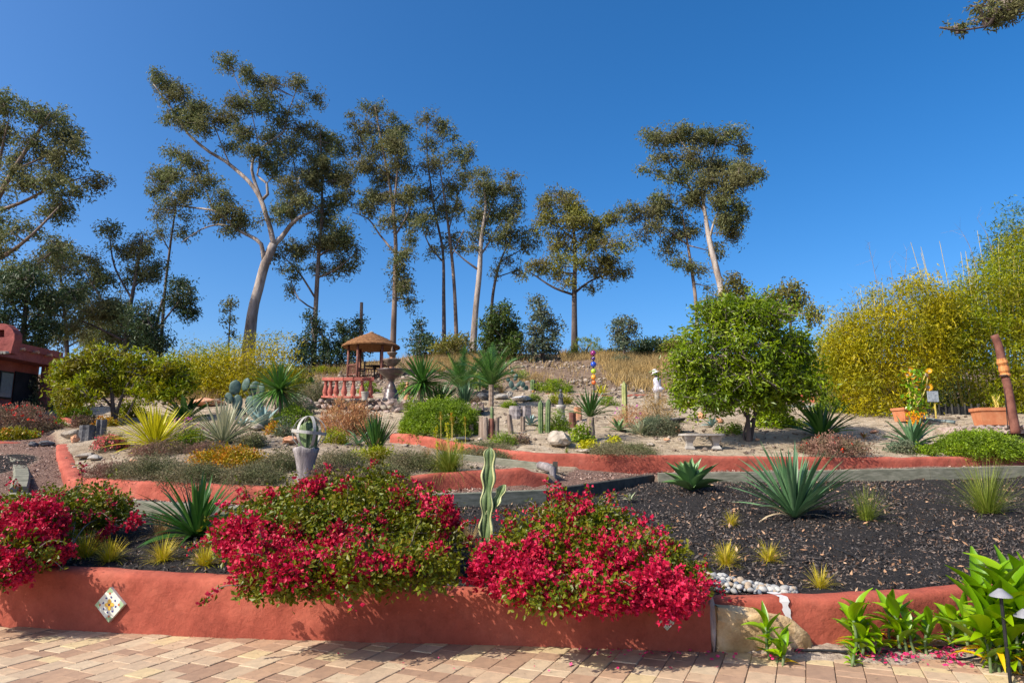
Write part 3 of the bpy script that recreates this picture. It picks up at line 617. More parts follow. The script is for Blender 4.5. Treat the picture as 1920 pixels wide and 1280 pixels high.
tree('gum_tree', 'thin straight gum with a small tuft of foliage, left of the leaning white gum', 'tree', 42, (300, 690), [(300, 690, 7), (308, 560, 6), (318, 470, 5), (330, 385, 3)], [[(318, 470, 3), (295, 430, 2)]],
     [(325, 400, 22, 18), (340, 430, 22, 16), (312, 440, 18, 14), (298, 405, 14, 12), (352, 400, 14, 10)], lm='gum', bark='bark_dark', leaf=.19, dens=.6, clump=.42, group=GR)
tree('evergreen_tree', 'dense black green tree below the thin straight gum', 'tree', 37, (288, 700), [(288, 700, 9), (292, 620, 8), (305, 560, 4)], [[(292, 620, 5), (340, 560, 3)]],
     [(285, 600, 34, 34), (275, 635, 28, 22), (318, 555, 26, 18), (345, 575, 16, 22), (330, 525, 20, 15), (355, 545, 12, 16), (300, 640, 24, 20)], lm='darkleaf', bark='bark_dark', leaf=.18, dens=1.1, clump=.42)
tree('gum_tree', 'largest leaning white barked gum with one long arm reaching up left', 'tree', 42, (465, 655),
     [(462, 655, 27), (473, 590, 23), (485, 540, 21), (497, 495, 20), (513, 458, 19)],
     [[(513, 458, 13), (506, 425, 12), (497, 398, 11), (488, 372, 11), (466, 340, 9), (422, 302, 8), (394, 286, 7), (352, 250, 6), (322, 205, 4), (288, 158, 2)],
      [(488, 372, 9), (474, 334, 8), (471, 300, 6), (497, 268, 5), (530, 244, 4), (539, 208, 3), (553, 168, 2)], [(488, 374, 8), (500, 362, 7), (498, 341, 6), (480, 326, 4), (486, 290, 3), (470, 210, 2)],
      [(510, 462, 13), (528, 445, 12), (544, 423, 10), (560, 408, 8), (590, 395, 4)], [(495, 492, 11), (490, 458, 9), (468, 442, 8), (441, 428, 7), (420, 405, 6), (403, 395, 5), (352, 388, 4), (309, 381, 2)],
      [(441, 428, 5), (412, 423, 4), (380, 432, 3), (345, 455, 1.5)], [(403, 395, 4), (385, 350, 3), (350, 310, 2)], [(422, 302, 4), (405, 260, 3), (390, 220, 2)], [(352, 388, 3), (310, 350, 2), (280, 330, 1.5)], [(544, 423, 5), (548, 380, 3), (560, 330, 2)]],
     [(288, 135, 15, 12), (312, 155, 22, 16), (342, 172, 24, 18), (326, 200, 18, 14), (372, 200, 24, 18), (385, 235, 26, 18), (408, 222, 22, 16), (350, 225, 20, 14), (304, 215, 12, 8), (432, 212, 18, 14),
      (443, 135, 22, 14), (480, 138, 25, 15), (510, 150, 16, 16), (498, 185, 26, 18), (470, 205, 28, 17), (515, 215, 22, 17), (560, 148, 20, 16), (585, 168, 18, 15), (556, 188, 13, 11),
      (455, 250, 26, 14), (500, 240, 26, 19), (430, 262, 20, 13), (480, 285, 26, 16), (530, 278, 20, 17), (330, 285, 22, 11), (288, 318, 26, 15), (272, 345, 16, 11), (330, 328, 26, 15), (370, 308, 24, 15), (400, 338, 24, 13), (420, 368, 26, 15), (358, 358, 26, 13), (440, 393, 24, 13), (398, 402, 26, 12), (330, 380, 26, 11), (430, 428, 22, 10), (458, 418, 13, 11), (530, 388, 24, 15), (568, 378, 22, 14), (518, 412, 12, 9), (545, 345, 18, 12), (510, 320, 16, 12)],
     lm='gum', bark='bark_white', leaf=.205, dens=.85, clump=.46, group=GR)
tree('gum_tree', 'tall full gum just right of the leaning white gum', 'tree', 44, (588, 690), [(588, 690, 11), (591, 600, 10), (594, 540, 10), (598, 470, 8), (604, 400, 6), (602, 300, 4), (600, 240, 2)],
     [[(592, 560, 5), (560, 510, 4), (530, 480, 2)], [(598, 480, 5), (640, 450, 4), (660, 420, 2)], [(596, 520, 5), (630, 505, 3), (672, 470, 2)], [(604, 400, 4), (560, 350, 3), (550, 290, 2)], [(590, 580, 4), (560, 560, 3), (545, 525, 2)]],
     [(560, 238, 30, 18), (600, 245, 32, 20), (632, 268, 18, 20), (560, 285, 32, 20), (610, 308, 32, 24), (642, 325, 16, 22), (580, 340, 30, 20), (555, 372, 22, 16), (620, 378, 26, 20), (598, 412, 28, 16), (640, 440, 24, 26), (600, 450, 28, 20), (560, 470, 28, 15), (530, 488, 16, 9), (640, 488, 24, 20), (600, 498, 28, 15), (558, 508, 16, 11), (545, 540, 10, 15), (668, 470, 10, 20), (655, 365, 12, 15)],
     lm='gum', bark='bark_tan', leaf=.205, dens=.95, clump=.46, group=GR)
tree('gum_tree', 'tall spreading gum rising directly behind the gazebo', 'tree', 44, (736, 665), [(736, 665, 13), (739, 590, 12), (741, 520, 10), (742, 460, 9), (738, 400, 8), (728, 330, 6), (715, 265, 5), (703, 200, 2)],
     [[(741, 475, 5), (712, 440, 4), (690, 410, 3), (660, 398, 2)], [(742, 440, 5), (765, 400, 4), (778, 350, 2)], [(738, 400, 5), (745, 320, 4), (750, 240, 2)], [(728, 330, 4), (690, 290, 3), (662, 220, 2)], [(741, 500, 4), (765, 470, 3), (770, 440, 2)]],
     [(705, 200, 18, 14), (658, 215, 12, 9), (690, 235, 26, 18), (730, 240, 26, 15), (757, 230, 17, 15), (700, 272, 30, 20), (745, 278, 30, 20), (663, 263, 16, 15), (680, 310, 26, 16), (722, 318, 30, 20), (765, 318, 20, 15), (700, 358, 26, 15), (745, 368, 26, 18), (775, 358, 16, 20), (678, 385, 22, 9), (765, 400, 26, 20), (728, 420, 22, 14), (782, 430, 12, 12), (760, 480, 22, 20), (755, 528, 22, 20), (768, 560, 12, 15), (745, 505, 16, 15), (690, 395, 18, 10)],
     lm='gum', bark='bark_tan', leaf=.205, dens=.85, clump=.46, group=GR)
tree('gum_tree', 'gum with thin twin trunk, left of the pair behind the dry mound', 'tree', 45, (833, 650), [(833, 650, 9), (832, 560, 8), (830, 470, 6), (814, 390, 5), (802, 300, 3), (800, 240, 2)], [[(830, 490, 4), (805, 460, 3), (790, 420, 2)], [(812, 380, 3), (850, 330, 2), (880, 285, 1.5)]],
     [(800, 218, 22, 11), (835, 232, 20, 11), (808, 258, 26, 14), (848, 278, 17, 14), (880, 282, 10, 15), (818, 310, 30, 19), (798, 350, 22, 19), (880, 320, 10, 12), (800, 420, 20, 14), (818, 470, 16, 11)], lm='gum', bark='bark_dark', leaf=.205, dens=.8, clump=.45, group=GR)
tree('gum_tree', 'pinkish thin gum trunk, right of the pair behind the dry mound', 'tree', 45, (857, 650), [(857, 650, 9), (853, 560, 8), (847, 480, 7), (836, 390, 5), (822, 300, 2)], [[(847, 480, 3), (870, 430, 2)], [(842, 430, 3), (860, 360, 2)]],
     [(848, 340, 26, 19), (870, 320, 13, 15), (826, 388, 30, 19), (858, 390, 18, 19), (840, 440, 24, 15), (862, 460, 12, 11), (868, 300, 10, 12)], lm='gum', bark='bark_tan', leaf=.205, dens=.85, clump=.45, group=GR)
tree('gum_tree', 'gum with the whitest straight trunk near the middle of the row', 'tree', 44, (886, 655), [(886, 655, 15), (892, 580, 13), (899, 510, 12), (903, 440, 8), (911, 385, 6), (905, 335, 3)],
     [[(896, 505, 6), (872, 488, 4), (850, 468, 2)], [(902, 450, 6), (915, 405, 4), (935, 350, 2)], [(900, 480, 5), (920, 450, 4), (950, 400, 2)]],
     [(912, 322, 20, 11), (958, 330, 17, 10), (900, 350, 20, 14), (938, 350, 26, 15), (972, 362, 13, 13), (918, 390, 30, 19), (958, 390, 22, 19), (884, 402, 12, 15), (900, 432, 26, 15), (940, 438, 26, 19), (980, 430, 12, 14), (888, 462, 16, 9)], lm='gum', bark='bark_white', leaf=.205, dens=.85, clump=.45, group=GR)
tree('gum_tree', 'short slanting gum tucked right of the whitest trunk', 'tree', 46, (920, 600), [(918, 660, 8), (922, 575, 7), (930, 520, 6), (943, 478, 4), (962, 440, 2)], [[(930, 520, 3), (975, 505, 2)], [(940, 490, 3), (1000, 455, 2)]],
     [(958, 450, 26, 14), (1000, 442, 22, 11), (985, 468, 22, 10), (950, 490, 22, 9), (1008, 458, 12, 8), (932, 508, 16, 9), (975, 508, 16, 7)], lm='gum', bark='bark_dark', leaf=.205, dens=.8, clump=.42, group=GR)
tree('gum_tree', 'broad layered gum with dark trunk, standing alone right of centre', 'tree', 43, (1077, 655), [(1077, 655, 14), (1077, 590, 12), (1077, 545, 11), (1078, 480, 8), (1074, 420, 6), (1060, 368, 3)],
     [[(1077, 553, 6), (1040, 540, 5), (1005, 518, 3), (985, 505, 2)], [(1079, 548, 6), (1110, 525, 4), (1160, 508, 2)], [(1078, 500, 5), (1110, 470, 4), (1145, 440, 2)], [(1076, 450, 4), (1045, 420, 3), (1030, 385, 2)], [(1078, 470, 4), (1110, 430, 3), (1140, 400, 2)]],
     [(1050, 360, 26, 11), (1020, 380, 16, 14), (1070, 385, 26, 15), (1030, 418, 26, 14), (1080, 418, 30, 18), (1120, 418, 26, 14), (1148, 402, 18, 9), (1060, 458, 34, 14), (1110, 458, 34, 16), (1150, 468, 26, 14), (1175, 498, 17, 13), (1130, 502, 30, 13), (1090, 498, 26, 13), (1040, 498, 26, 11), (1005, 498, 20, 9), (1060, 533, 17, 8), (1110, 533, 17, 8), (985, 512, 10, 7)], lm='gum2', bark='bark_dark', leaf=.205, dens=.95, clump=.45, group=GR)
tree('gum_tree', 'smaller gum leaning left, in front of the tallest right hand gum', 'tree', 42, (1308, 640), [(1316, 650, 9), (1305, 570, 8), (1296, 500, 7), (1288, 450, 5), (1278, 395, 2)], [[(1290, 460, 4), (1250, 430, 3), (1200, 410, 2)], [(1296, 500, 3), (1270, 480, 2)], [(1290, 460, 3), (1330, 470, 2)]],
     [(1165, 395, 16, 8), (1185, 410, 16, 9), (1215, 400, 22, 14), (1240, 375, 22, 15), (1270, 400, 26, 15), (1225, 430, 26, 15), (1265, 440, 26, 15), (1250, 468, 22, 11), (1300, 425, 20, 14), (1272, 495, 22, 9), (1310, 505, 12, 12), (1200, 440, 16, 9), (1330, 560, 10, 10)], lm='gum', bark='bark_tan', leaf=.205, dens=.8, clump=.45, group=GR)
tree('gum_tree', 'tallest right hand gum with pale trunk and thick rounded crown', 'tree', 41, (1362, 640), [(1372, 650, 17), (1355, 560, 15), (1342, 500, 14), (1330, 450, 12), (1322, 400, 8), (1312, 330, 4)],
     [[(1330, 450, 6), (1345, 400, 4), (1380, 350, 2)], [(1322, 400, 6), (1285, 340, 4), (1240, 290, 2)], [(1318, 380, 5), (1330, 320, 4), (1345, 255, 2)], [(1285, 340, 3), (1235, 325, 2), (1200, 305, 1.5)], [(1316, 350, 4), (1300, 300, 3), (1270, 255, 2)]],
     [(1222, 262, 20, 16), (1258, 250, 26, 14), (1300, 258, 26, 16), (1340, 250, 26, 14), (1375, 252, 22, 14), (1398, 275, 14, 16), (1240, 300, 22, 12), (1290, 298, 30, 18), (1340, 298, 30, 20), (1385, 308, 22, 16), (1270, 328, 26, 16), (1320, 343, 30, 18), (1370, 348, 26, 16), (1410, 336, 16, 8), (1300, 373, 26, 16), (1345, 383, 26, 16), (1380, 398, 14, 15), (1350, 420, 22, 16), (1208, 308, 10, 7), (1370, 440, 14, 16), (1345, 460, 14, 14)], lm='gum', bark='bark_white', leaf=.205, dens=1.05, clump=.46, group=GR)
for a in [('small slender sapling gum against the sky, left of the leaning white gum', 40, (428, 690), [(428, 690, 4), (430, 620, 3), (432, 570, 2)], [(430, 568, 16, 10), (428, 595, 11, 10), (436, 620, 10, 8), (418, 580, 8, 6)], 'gum', .7, .17),
          ('broken bare trunk topped by ivy, behind the left side of the gazebo', 45, (678, 690), [(676, 690, 9), (677, 620, 8), (678, 567, 7)], [(672, 605, 12, 12), (664, 625, 16, 15), (680, 640, 14, 16)], 'darkleaf', 1.1, .17),
          ('dark leafy tree left of the gazebo roof', 42, (588, 710), [(588, 710, 6), (590, 640, 4)], [(590, 610, 20, 18), (575, 640, 22, 18), (605, 640, 20, 20), (590, 675, 26, 20), (568, 670, 16, 16), (615, 665, 14, 18), (580, 590, 12, 12)], 'darkleaf', 1.1, .17),
          ('dark green tree peeking between the trees left of the gazebo roof and the gazebo', 43, (640, 700), [(640, 700, 5), (642, 640, 3)], [(640, 615, 20, 16), (655, 638, 18, 16), (632, 645, 16, 18), (645, 675, 22, 16), (658, 660, 14, 14)], 'darkleaf', 1.0, .17),
          ('dark blue green young tree between gazebo and dry mound', 42, (786, 680), [(786, 680, 5), (788, 640, 3)], [(788, 608, 12, 12), (780, 632, 24, 15), (800, 635, 20, 14), (785, 658, 24, 12)], 'darkleaf', .9, .17),
          ('round bushy dark green tree on the crest beside the whitest gum', 40, (940, 678), [(940, 678, 8), (940, 630, 5)], [(940, 585, 24, 18), (920, 605, 22, 20), (958, 608, 24, 20), (938, 630, 34, 24), (915, 645, 18, 18), (965, 645, 16, 18), (940, 655, 28, 16)], 'bushdark', 1.5, .17),
          ('pale grey green young gum on the crest left of the layered gum', 40, (1018, 690), [(1018, 690, 6), (1016, 620, 4), (1010, 560, 2)], [(1008, 563, 13, 12), (1012, 590, 22, 17), (1032, 600, 18, 15), (1002, 615, 18, 15), (1040, 625, 16, 15), (1010, 640, 26, 18), (1030, 650, 20, 15), (998, 660, 14, 15)], 'greyleaf', 1.0, .17),
          ('lone small round grey green tree on the crest', 40, (1170, 668), [(1170, 668, 5), (1170, 630, 3)], [(1168, 602, 16, 12), (1180, 612, 14, 14), (1160, 622, 14, 14), (1172, 635, 20, 14), (1165, 648, 14, 8)], 'greyleaf', 1.3, .16),
          ('small olive tree top showing right of the tallest pale trunk', 36, (1375, 640), [(1375, 640, 5), (1374, 560, 3)], [(1372, 525, 17, 14), (1385, 545, 16, 16), (1365, 550, 16, 16), (1378, 575, 20, 20)], 'gum2', 1.0, .16),
          ('dark tree top rising behind the bright green tree at the right', 34, (1480, 660), [(1480, 660, 8), (1482, 580, 5)], [(1485, 540, 22, 14), (1455, 550, 18, 14), (1500, 560, 22, 16), (1470, 575, 30, 18), (1515, 590, 18, 16), (1445, 585, 18, 18)], 'gum2', 1.1, .16)]:
    lb, Y, base, tr, bl, lm, dn, lf = a
    if lm == 'bushdark': lm = 'darkgreen'
    M.setdefault('darkgreen', leafmat('bushy_dark_leaf', [(.03, .055, .015), (.055, .09, .022), (.095, .135, .035)], .2, .5, (.07, .09, .02)))
    tree('tree' if 'bare' not in lb else 'dead_tree', lb, 'tree', Y, base, tr, [], bl, leaf=lf, lm=lm, bark='bark_tan' if 'bare' in lb else 'bark_dark', dens=dn, clump=.36, aspect=.45, droop=.2)

def bush(name, label, u, v, ru, rv, lm='heather', leaf=.05, aspect=.45, dens=1.0, cat='shrub', group=None, clump=.14, flowers=None, seed=1, stem='drystem', Y=None, lump=6, droop=0.0, depth=1.0, fill=.55, flowtop=True, up=0.0, z0=0):
    """a dome of leaf clumps standing on the ground at pixel (u, v)"""
    g = G(u, v) if Y is None else P(u, v, Y)
    px = g.y / F; rx, rz = ru * px, rv * 2 * px; ry = rx * depth
    root = thing(name, g, label, cat, group); rg = np.random.RandomState(seed + int(u))
    mb = MB(); leaf = max(leaf, .0024 * g.y); n = int(520 * dens * (rx * ry + rx * rz + ry * rz) / (leaf / .05) ** 2 * 13) + 80; n = min(n, 34000)
    nc = max(4, int(n / 22)); d = R.randn(nc, 3); d[:, 2] = np.abs(d[:, 2]) - .12; d /= np.linalg.norm(d, axis=1)[:, None]
    lumps = rg.randn(lump, 3); lumps /= np.linalg.norm(lumps, axis=1)[:, None]
    rr = (1 - fill * R.rand(nc) ** 2) * (.86 + .22 * np.maximum(0, (d @ lumps.T).max(1) - .55) / .45 + .07 * R.randn(nc))
    cc = np.array(g) + d * rr[:, None] * np.array([rx, ry, rz]); cc[:, 2] = np.maximum(cc[:, 2], TZ(cc[:, 0], cc[:, 1]) + .02 + z0)
    k = np.repeat(np.arange(nc), 22); pts = cc[k] + R.randn(len(k), 3) * clump * .45 * np.array([1, 1, .8])
    pts[:, 2] = np.maximum(pts[:, 2], TZ(pts[:, 0], pts[:, 1]) + .01)
    leaves(mb, pts, leaf, aspect, droop, d[k] + np.array([0, 0, up]), .6, rnd=np.clip(.6 * R.rand(len(k)) + .4 * R.rand(nc)[k], 0, 1))
    mb.build('foliage', M[lm], root)['kind'] = 'stuff'
    sb = MB()
    for i in range(7):
        a = rg.rand() * 6.28; e = np.array(g) + np.array([math.cos(a) * rx * .5, math.sin(a) * ry * .5, rz * .6])
        tube(sb, [np.array(g) - [0, 0, .03], (np.array(g) + e) / 2 + [0, 0, rz * .1], e], [leaf * .35 + .006, leaf * .2 + .004, .003], 4, cap=False)
    sb.build('stems', M[stem], root)['kind'] = 'stuff'
    if flowers:
        fm, nf, fs = flowers; fb = MB(); d = R.randn(nf, 3); d[:, 2] = np.abs(d[:, 2]) * (1.4 if flowtop else 1); d /= np.linalg.norm(d, axis=1)[:, None]
        c = np.array(g) + d * np.array([rx, ry, rz]) * (1 + .05 * R.randn(nf))[:, None]; k = np.repeat(np.arange(nf), 5)
        leaves(fb, c[k] + R.randn(len(k), 3) * fs * .3, fs, .8, 0); fb.build('flowers', M[fm], root)['kind'] = 'stuff'
    return root

def culms(root, g, rx, ry, h, n, mat='culm', r=.012, lean=.25, seed=0):
    rg = np.random.RandomState(seed); mb = MB()
    for i in range(n):
        a = rg.rand() * 6.28; k = math.sqrt(rg.rand()); b = np.array(g) + [math.cos(a) * rx * k * .6, math.sin(a) * ry * k * .6, 0]; b[2] = float(TZ(b[:1], b[1:2])[0]) - .05
        hh = h * rg.uniform(.6, 1.05); t = b + [math.cos(a) * rx * lean * k * 2 + rg.randn() * .1, math.sin(a) * ry * lean * k, hh]
        tube(mb, smooth([b, (b + t) / 2 + [0, 0, hh * .06], t], .6), np.linspace(r, r * .4, len(smooth([b, (b + t) / 2 + [0, 0, hh * .06], t], .6))), 5, cap=False)
    mb.build('canes', M[mat], root)['kind'] = 'stuff'
def bamboo(label, u, v, Y, prof, lm, ncl, nc, leaf=.17, depthm=1.2, seed=0, cl=.3, name='bamboo'):
    """prof: (u, top v, bottom v) outline of one clump of bamboo at distance Y"""
    g = P(u, v, Y); g = onground(g.x, g.y); root = thing(name, g, label, 'bamboo'); rg = np.random.RandomState(seed); px = Y / F
    pr = np.array(prof, float); us = rg.uniform(pr[0, 0], pr[-1, 0], nc); tv, bv = np.interp(us, pr[:, 0], pr[:, 1]), np.interp(us, pr[:, 0], pr[:, 2]); tv = tv - 46 * vnoise(us / 11, us * 0, 1.0, seed) - 30 * vnoise(us / 4, us * 0, 1.0, seed + 1)
    t = rg.rand(nc) ** .85; vs = tv + (bv - tv) * t + rg.randn(nc) * 2; edge = np.minimum(1, np.minimum(us - pr[0, 0], pr[-1, 0] - us) / 60 + .25) * np.clip((vs - tv) / 50 + .25, .2, 1)
    dy = rg.uniform(-1, 1, nc) * depthm * edge
    cc = np.array([list(P(a, b, Y + c)) for a, b, c in zip(us, vs, dy)])
    k = np.repeat(np.arange(nc), ncl); pts = cc[k] + R.randn(len(k), 3) * cl * np.array([1, 1, .45])
    gz = TZ(pts[:, 0], pts[:, 1]) + .05; pts = pts[pts[:, 2] > gz]; n = len(pts)
    mb = MB(); leaves(mb, pts, leaf, .2, .45, rnd=np.clip(R.rand(n) * .65 + .35 * rg.rand(nc)[k[:n]], 0, 1)); mb.build('foliage', M[lm], root)['kind'] = 'stuff'
    w = (pr[-1, 0] - pr[0, 0]) / 2 * px; h = (v - pr[:, 1].min()) * px
    culms(root, g, w * .8, depthm * .8, h * .86, max(10, int(w * 16)), seed=seed, r=.016)
    return root, g
def whips(root, lst, Y, r=.02):
    mb = MB()
    for (u0, v0, u1, v1) in lst:
        a, b = np.array(P(u0, v0, Y)), np.array(P(u1, v1, Y)); s = smooth([a, (a + b) / 2 + [.05, 0, .1], b], .3); tube(mb, s, np.linspace(r, r * .2, len(s)), 4, cap=False)
        for k in range(3, len(s), 1):
            for _ in range(3):
                e = s[k] + R.randn(3) * [.22, .22, .15] + [0, 0, .12]; tube(mb, [s[k], e], [r * .22, r * .1], 3, cap=False)
    mb.build('bare_canes', M['twig'], root)['kind'] = 'stuff'
r_, g_ = bamboo('broad golden yellow bamboo clump behind the sunflower pot', 1665, 795, 21.5, [(1556, 655, 690), (1575, 590, 730), (1600, 572, 770), (1640, 548, 790), (1680, 545, 800), (1700, 520, 800), (1722, 500, 800), (1745, 545, 735), (1775, 560, 680)], 'bamboo_y', 40, 1150, seed=3, leaf=.145)
whips(r_, [(1655, 620, 1628, 455), (1680, 610, 1668, 490), (1690, 560, 1700, 470), (1620, 600, 1600, 540), (1585, 620, 1560, 570), (1610, 590, 1590, 560), (1600, 600, 1575, 560)], 21.5, .014)
r_, g_ = bamboo('green bamboo wall at the right behind the leaning post', 1850, 790, 22.5, [(1740, 560, 700), (1762, 530, 685), (1800, 540, 680), (1826, 515, 695), (1836, 500, 790), (1860, 465, 795), (1880, 460, 800), (1930, 420, 800), (1990, 420, 800), (2060, 450, 800)], 'bamboo_g', 38, 1700, seed=5, leaf=.15)
whips(r_, [(1830, 500, 1800, 430), (1860, 470, 1832, 410), (1800, 540, 1785, 500), (1770, 540, 1752, 500)], 22.5, .014)
bamboo('tall dark green bamboo plumes at the right edge', 1895, 780, 24.5, [(1858, 480, 620), (1875, 430, 640), (1890, 385, 640), (1905, 395, 640), (1930, 420, 640), (1960, 430, 640)], 'midbam', 28, 420, seed=6) if M.setdefault('midbam', leafmat('dark_bamboo_leaf', [(.04, .07, .012), (.08, .12, .02), (.14, .18, .03)], .3, .5)) else None
bamboo('golden bamboo clump behind the prickly pear at the left', 470, 745, 27, [(352, 690, 720), (385, 655, 735), (420, 670, 745), (445, 630, 750), (470, 618, 750), (500, 640, 745), (522, 625, 740), (540, 650, 730), (556, 680, 715)], 'bamboo_y', 26, 560, seed=8, leaf=.17, depthm=.9)
bamboo('dim olive bamboo clump at the foot of the leaning white gum', 380, 740, 30, [(330, 680, 740), (360, 650, 745), (400, 640, 745), (440, 650, 745)], 'bamboo_g', 26, 260, seed=9, depthm=.9)
# ------------------------------------------------------------------ round garden trees
tree('garden_tree', 'bright green round garden tree with thin dark trunks on the upper terrace', 'tree', 16.6, (1404, 848),
     [(1404, 848, 13), (1404, 810, 11), (1402, 780, 8), (1398, 740, 6), (1392, 690, 4)], [[(1404, 840, 9), (1412, 800, 8), (1418, 760, 6), (1425, 700, 4)], [(1402, 785, 6), (1375, 740, 4), (1340, 700, 2)], [(1412, 790, 6), (1445, 740, 4), (1480, 690, 2)], [(1402, 845, 8), (1394, 815, 6), (1400, 790, 4)]],
     [(1380, 590, 45, 26), (1340, 610, 42, 28), (1430, 600, 42, 28), (1300, 650, 45, 32), (1370, 650, 55, 34), (1450, 650, 50, 32), (1490, 640, 40, 32), (1515, 680, 28, 36), (1275, 700, 34, 34), (1330, 710, 45, 34), (1400, 705, 50, 34), (1465, 710, 45, 34), (1305, 750, 38, 20), (1355, 752, 36, 16), (1440, 748, 38, 18), (1490, 740, 32, 22), (1528, 715, 20, 26), (1270, 735, 18, 20), (1400, 562, 30, 12), (1325, 578, 24, 14), (1455, 575, 24, 14), (1510, 640, 26, 24)],
     leaf=.13, lm='midleaf', bark='bark_dark', dens=.54, clump=.25, aspect=.34, droop=.25, depth=1.15)
tree('garden_tree', 'spreading yellow green garden tree with dark leaning trunks at the left', 'tree', 19.5, (215, 808),
     [(212, 806, 11), (212, 770, 10), (210, 740, 7), (205, 700, 4)], [[(214, 800, 8), (220, 770, 7), (232, 735, 5), (250, 700, 3)], [(212, 765, 6), (180, 730, 4), (150, 700, 2)], [(222, 806, 6), (240, 775, 5), (256, 742, 4), (280, 715, 3), (310, 690, 2)]],
     [(150, 672, 34, 18), (195, 662, 34, 18), (240, 668, 34, 18), (285, 675, 32, 18), (120, 695, 24, 20), (165, 705, 36, 20), (215, 700, 36, 20), (265, 705, 34, 20), (315, 695, 28, 22), (340, 712, 14, 16), (130, 725, 26, 20), (180, 735, 32, 20), (290, 730, 30, 16), (328, 730, 16, 12), (120, 745, 12, 14)],
     leaf=.135, lm='yellowgreen', bark='bark_dark', dens=.78, clump=.27, aspect=.36, droop=.2, depth=1.1)
# branch overhanging the top right corner, from a gum standing outside the frame
tree('gum_tree', 'near gum tree whose dark branch enters the top right corner', 'tree', 9.5, (2380, 900), [(2380, 960, 60), (2370, 700, 52), (2340, 300, 42), (2310, -100, 34), (2300, -500, 22)],
     [[(2325, 100, 22), (2200, 60, 15), (2080, 0, 12), (1980, -12, 9), (1900, 20, 6), (1850, 50, 4), (1800, 58, 3), (1762, 52, 2)], [(1980, -12, 5), (1920, -10, 4), (1870, 5, 2)], [(2310, -100, 18), (2200, -250, 10), (2100, -330, 6)]],
     [(1790, 56, 26, 10), (1825, 50, 26, 10), (1860, 40, 26, 14), (1850, 14, 24, 8), (1890, 25, 26, 16), (1920, 5, 26, 16), (1960, -10, 34, 20), (1885, 0, 16, 10), (2030, -20, 44, 30), (2120, -40, 60, 40), (2100, -300, 90, 70), (2250, -400, 100, 80), (2350, -500, 100, 80)],
     leaf=.075, lm='gum', bark='bark_dark', dens=.9, clump=.09, depth=.8)
# ------------------------------------------------------------------ rosettes, grasses, succulents
_blades = {}
def rosette(name, label, u, v, r_px, lm, n=40, w=.05, droop=(.1, .5), elev=(5, 85), shape='sword', segs=6, cat='plant', group=None, parts=True, seed=0, z=0.0, stem=0, zs=1.0, g=None, parent_stem='stump', fold=.25, thick=.06, jit=.3, dead=0, bias=1.0, leafname='leaf'):
    """leaves radiating from one base; r_px = leaf length in photo pixels"""
    g = G(u, v) if g is None else g; L = r_px * S(g) if not isinstance(r_px, float) or r_px > 3 else r_px
    rg = np.random.RandomState(seed * 13 + int(u)); root = thing(name, g, label, cat, group, 0)
    c = Vector((0, 0, stem + .01))
    if stem:
        mb = MB(); h = stem; pr = []
        for k in range(9): pr.append((thick * (1.15 - .25 * k / 8) * (1 + .12 * (k % 2)), h * k / 8 - (.06 if k == 0 else 0)))
        pr.append((.001, h)); lathe(mb, (0, 0, 0), pr, 10); mb.build('trunk', M[parent_stem], root, smooth_=True, local=True)
    var = [blade_geo(1, w, droop[0] + (droop[1] - droop[0]) * k / 4, segs, fold, shape, twist=.25 * (k - 2)) for k in range(5)]
    if parts:
        meshes = []
        for vv, q in var:
            for j in range(2):
                mb = MB(); mb.add(vv, q, rnd=.15 + .7 * R.rand()); meshes.append(mb.mesh(leafname, M[lm], smooth_=True))
    big = MB()
    for i in range(n):
        t = (i + .5) / n; el = rad(elev[0] + (elev[1] - elev[0]) * t ** bias + rg.randn() * 7); az = i * 2.39996 + rg.randn() * jit
        k = int(np.clip((1 - t) * 4.9 + rg.randn() * .4, 0, 4)); l = L * rg.uniform(.82, 1.08) * (.8 + .2 * math.sin(math.pi * min(1, t * 1.1)))
        off = np.array([math.cos(az), math.sin(az), 0]) * L * .025
        if parts:
            o = bpy.data.objects.new(leafname, meshes[k * 2 + i % 2]); COL.objects.link(o); o.parent = root
            o.location = (off[0], off[1], c.z + off[2]); o.rotation_euler = (Matrix.Rotation(az, 3, 'Z') @ Matrix.Rotation(-el, 3, 'Y')).to_euler(); o.scale = (l, l, l * zs)
        else:
            vv, q = var[k]; big.add(put(vv, az, el, l, np.array(c) + off), q)
    if parts and n >= 70:
        vv, q = blade_geo(1, w, .8, segs, .1, shape); mb = MB(); mb.add(vv, q, rnd=.6); dm = mb.mesh(leafname, M['drystem'], smooth_=True)
        for i in range(int(n * .1)):
            o = bpy.data.objects.new(leafname, dm); COL.objects.link(o); o.parent = root; o.location = (0, 0, c.z); l = L * rg.uniform(.5, .85)
            o.rotation_euler = (Matrix.Rotation(rg.rand() * 6.28, 3, 'Z') @ Matrix.Rotation(-rad(elev[0] + rg.uniform(-4, 14)), 3, 'Y') @ Matrix.Rotation(rg.randn() * .5, 3, 'X')).to_euler(); o.scale = (l, l, l)
    if not parts: big.build(leafname + 's' if leafname == 'leaf' else leafname, M[lm], root, local=True, smooth_=True)['kind'] = 'stuff'
    return root
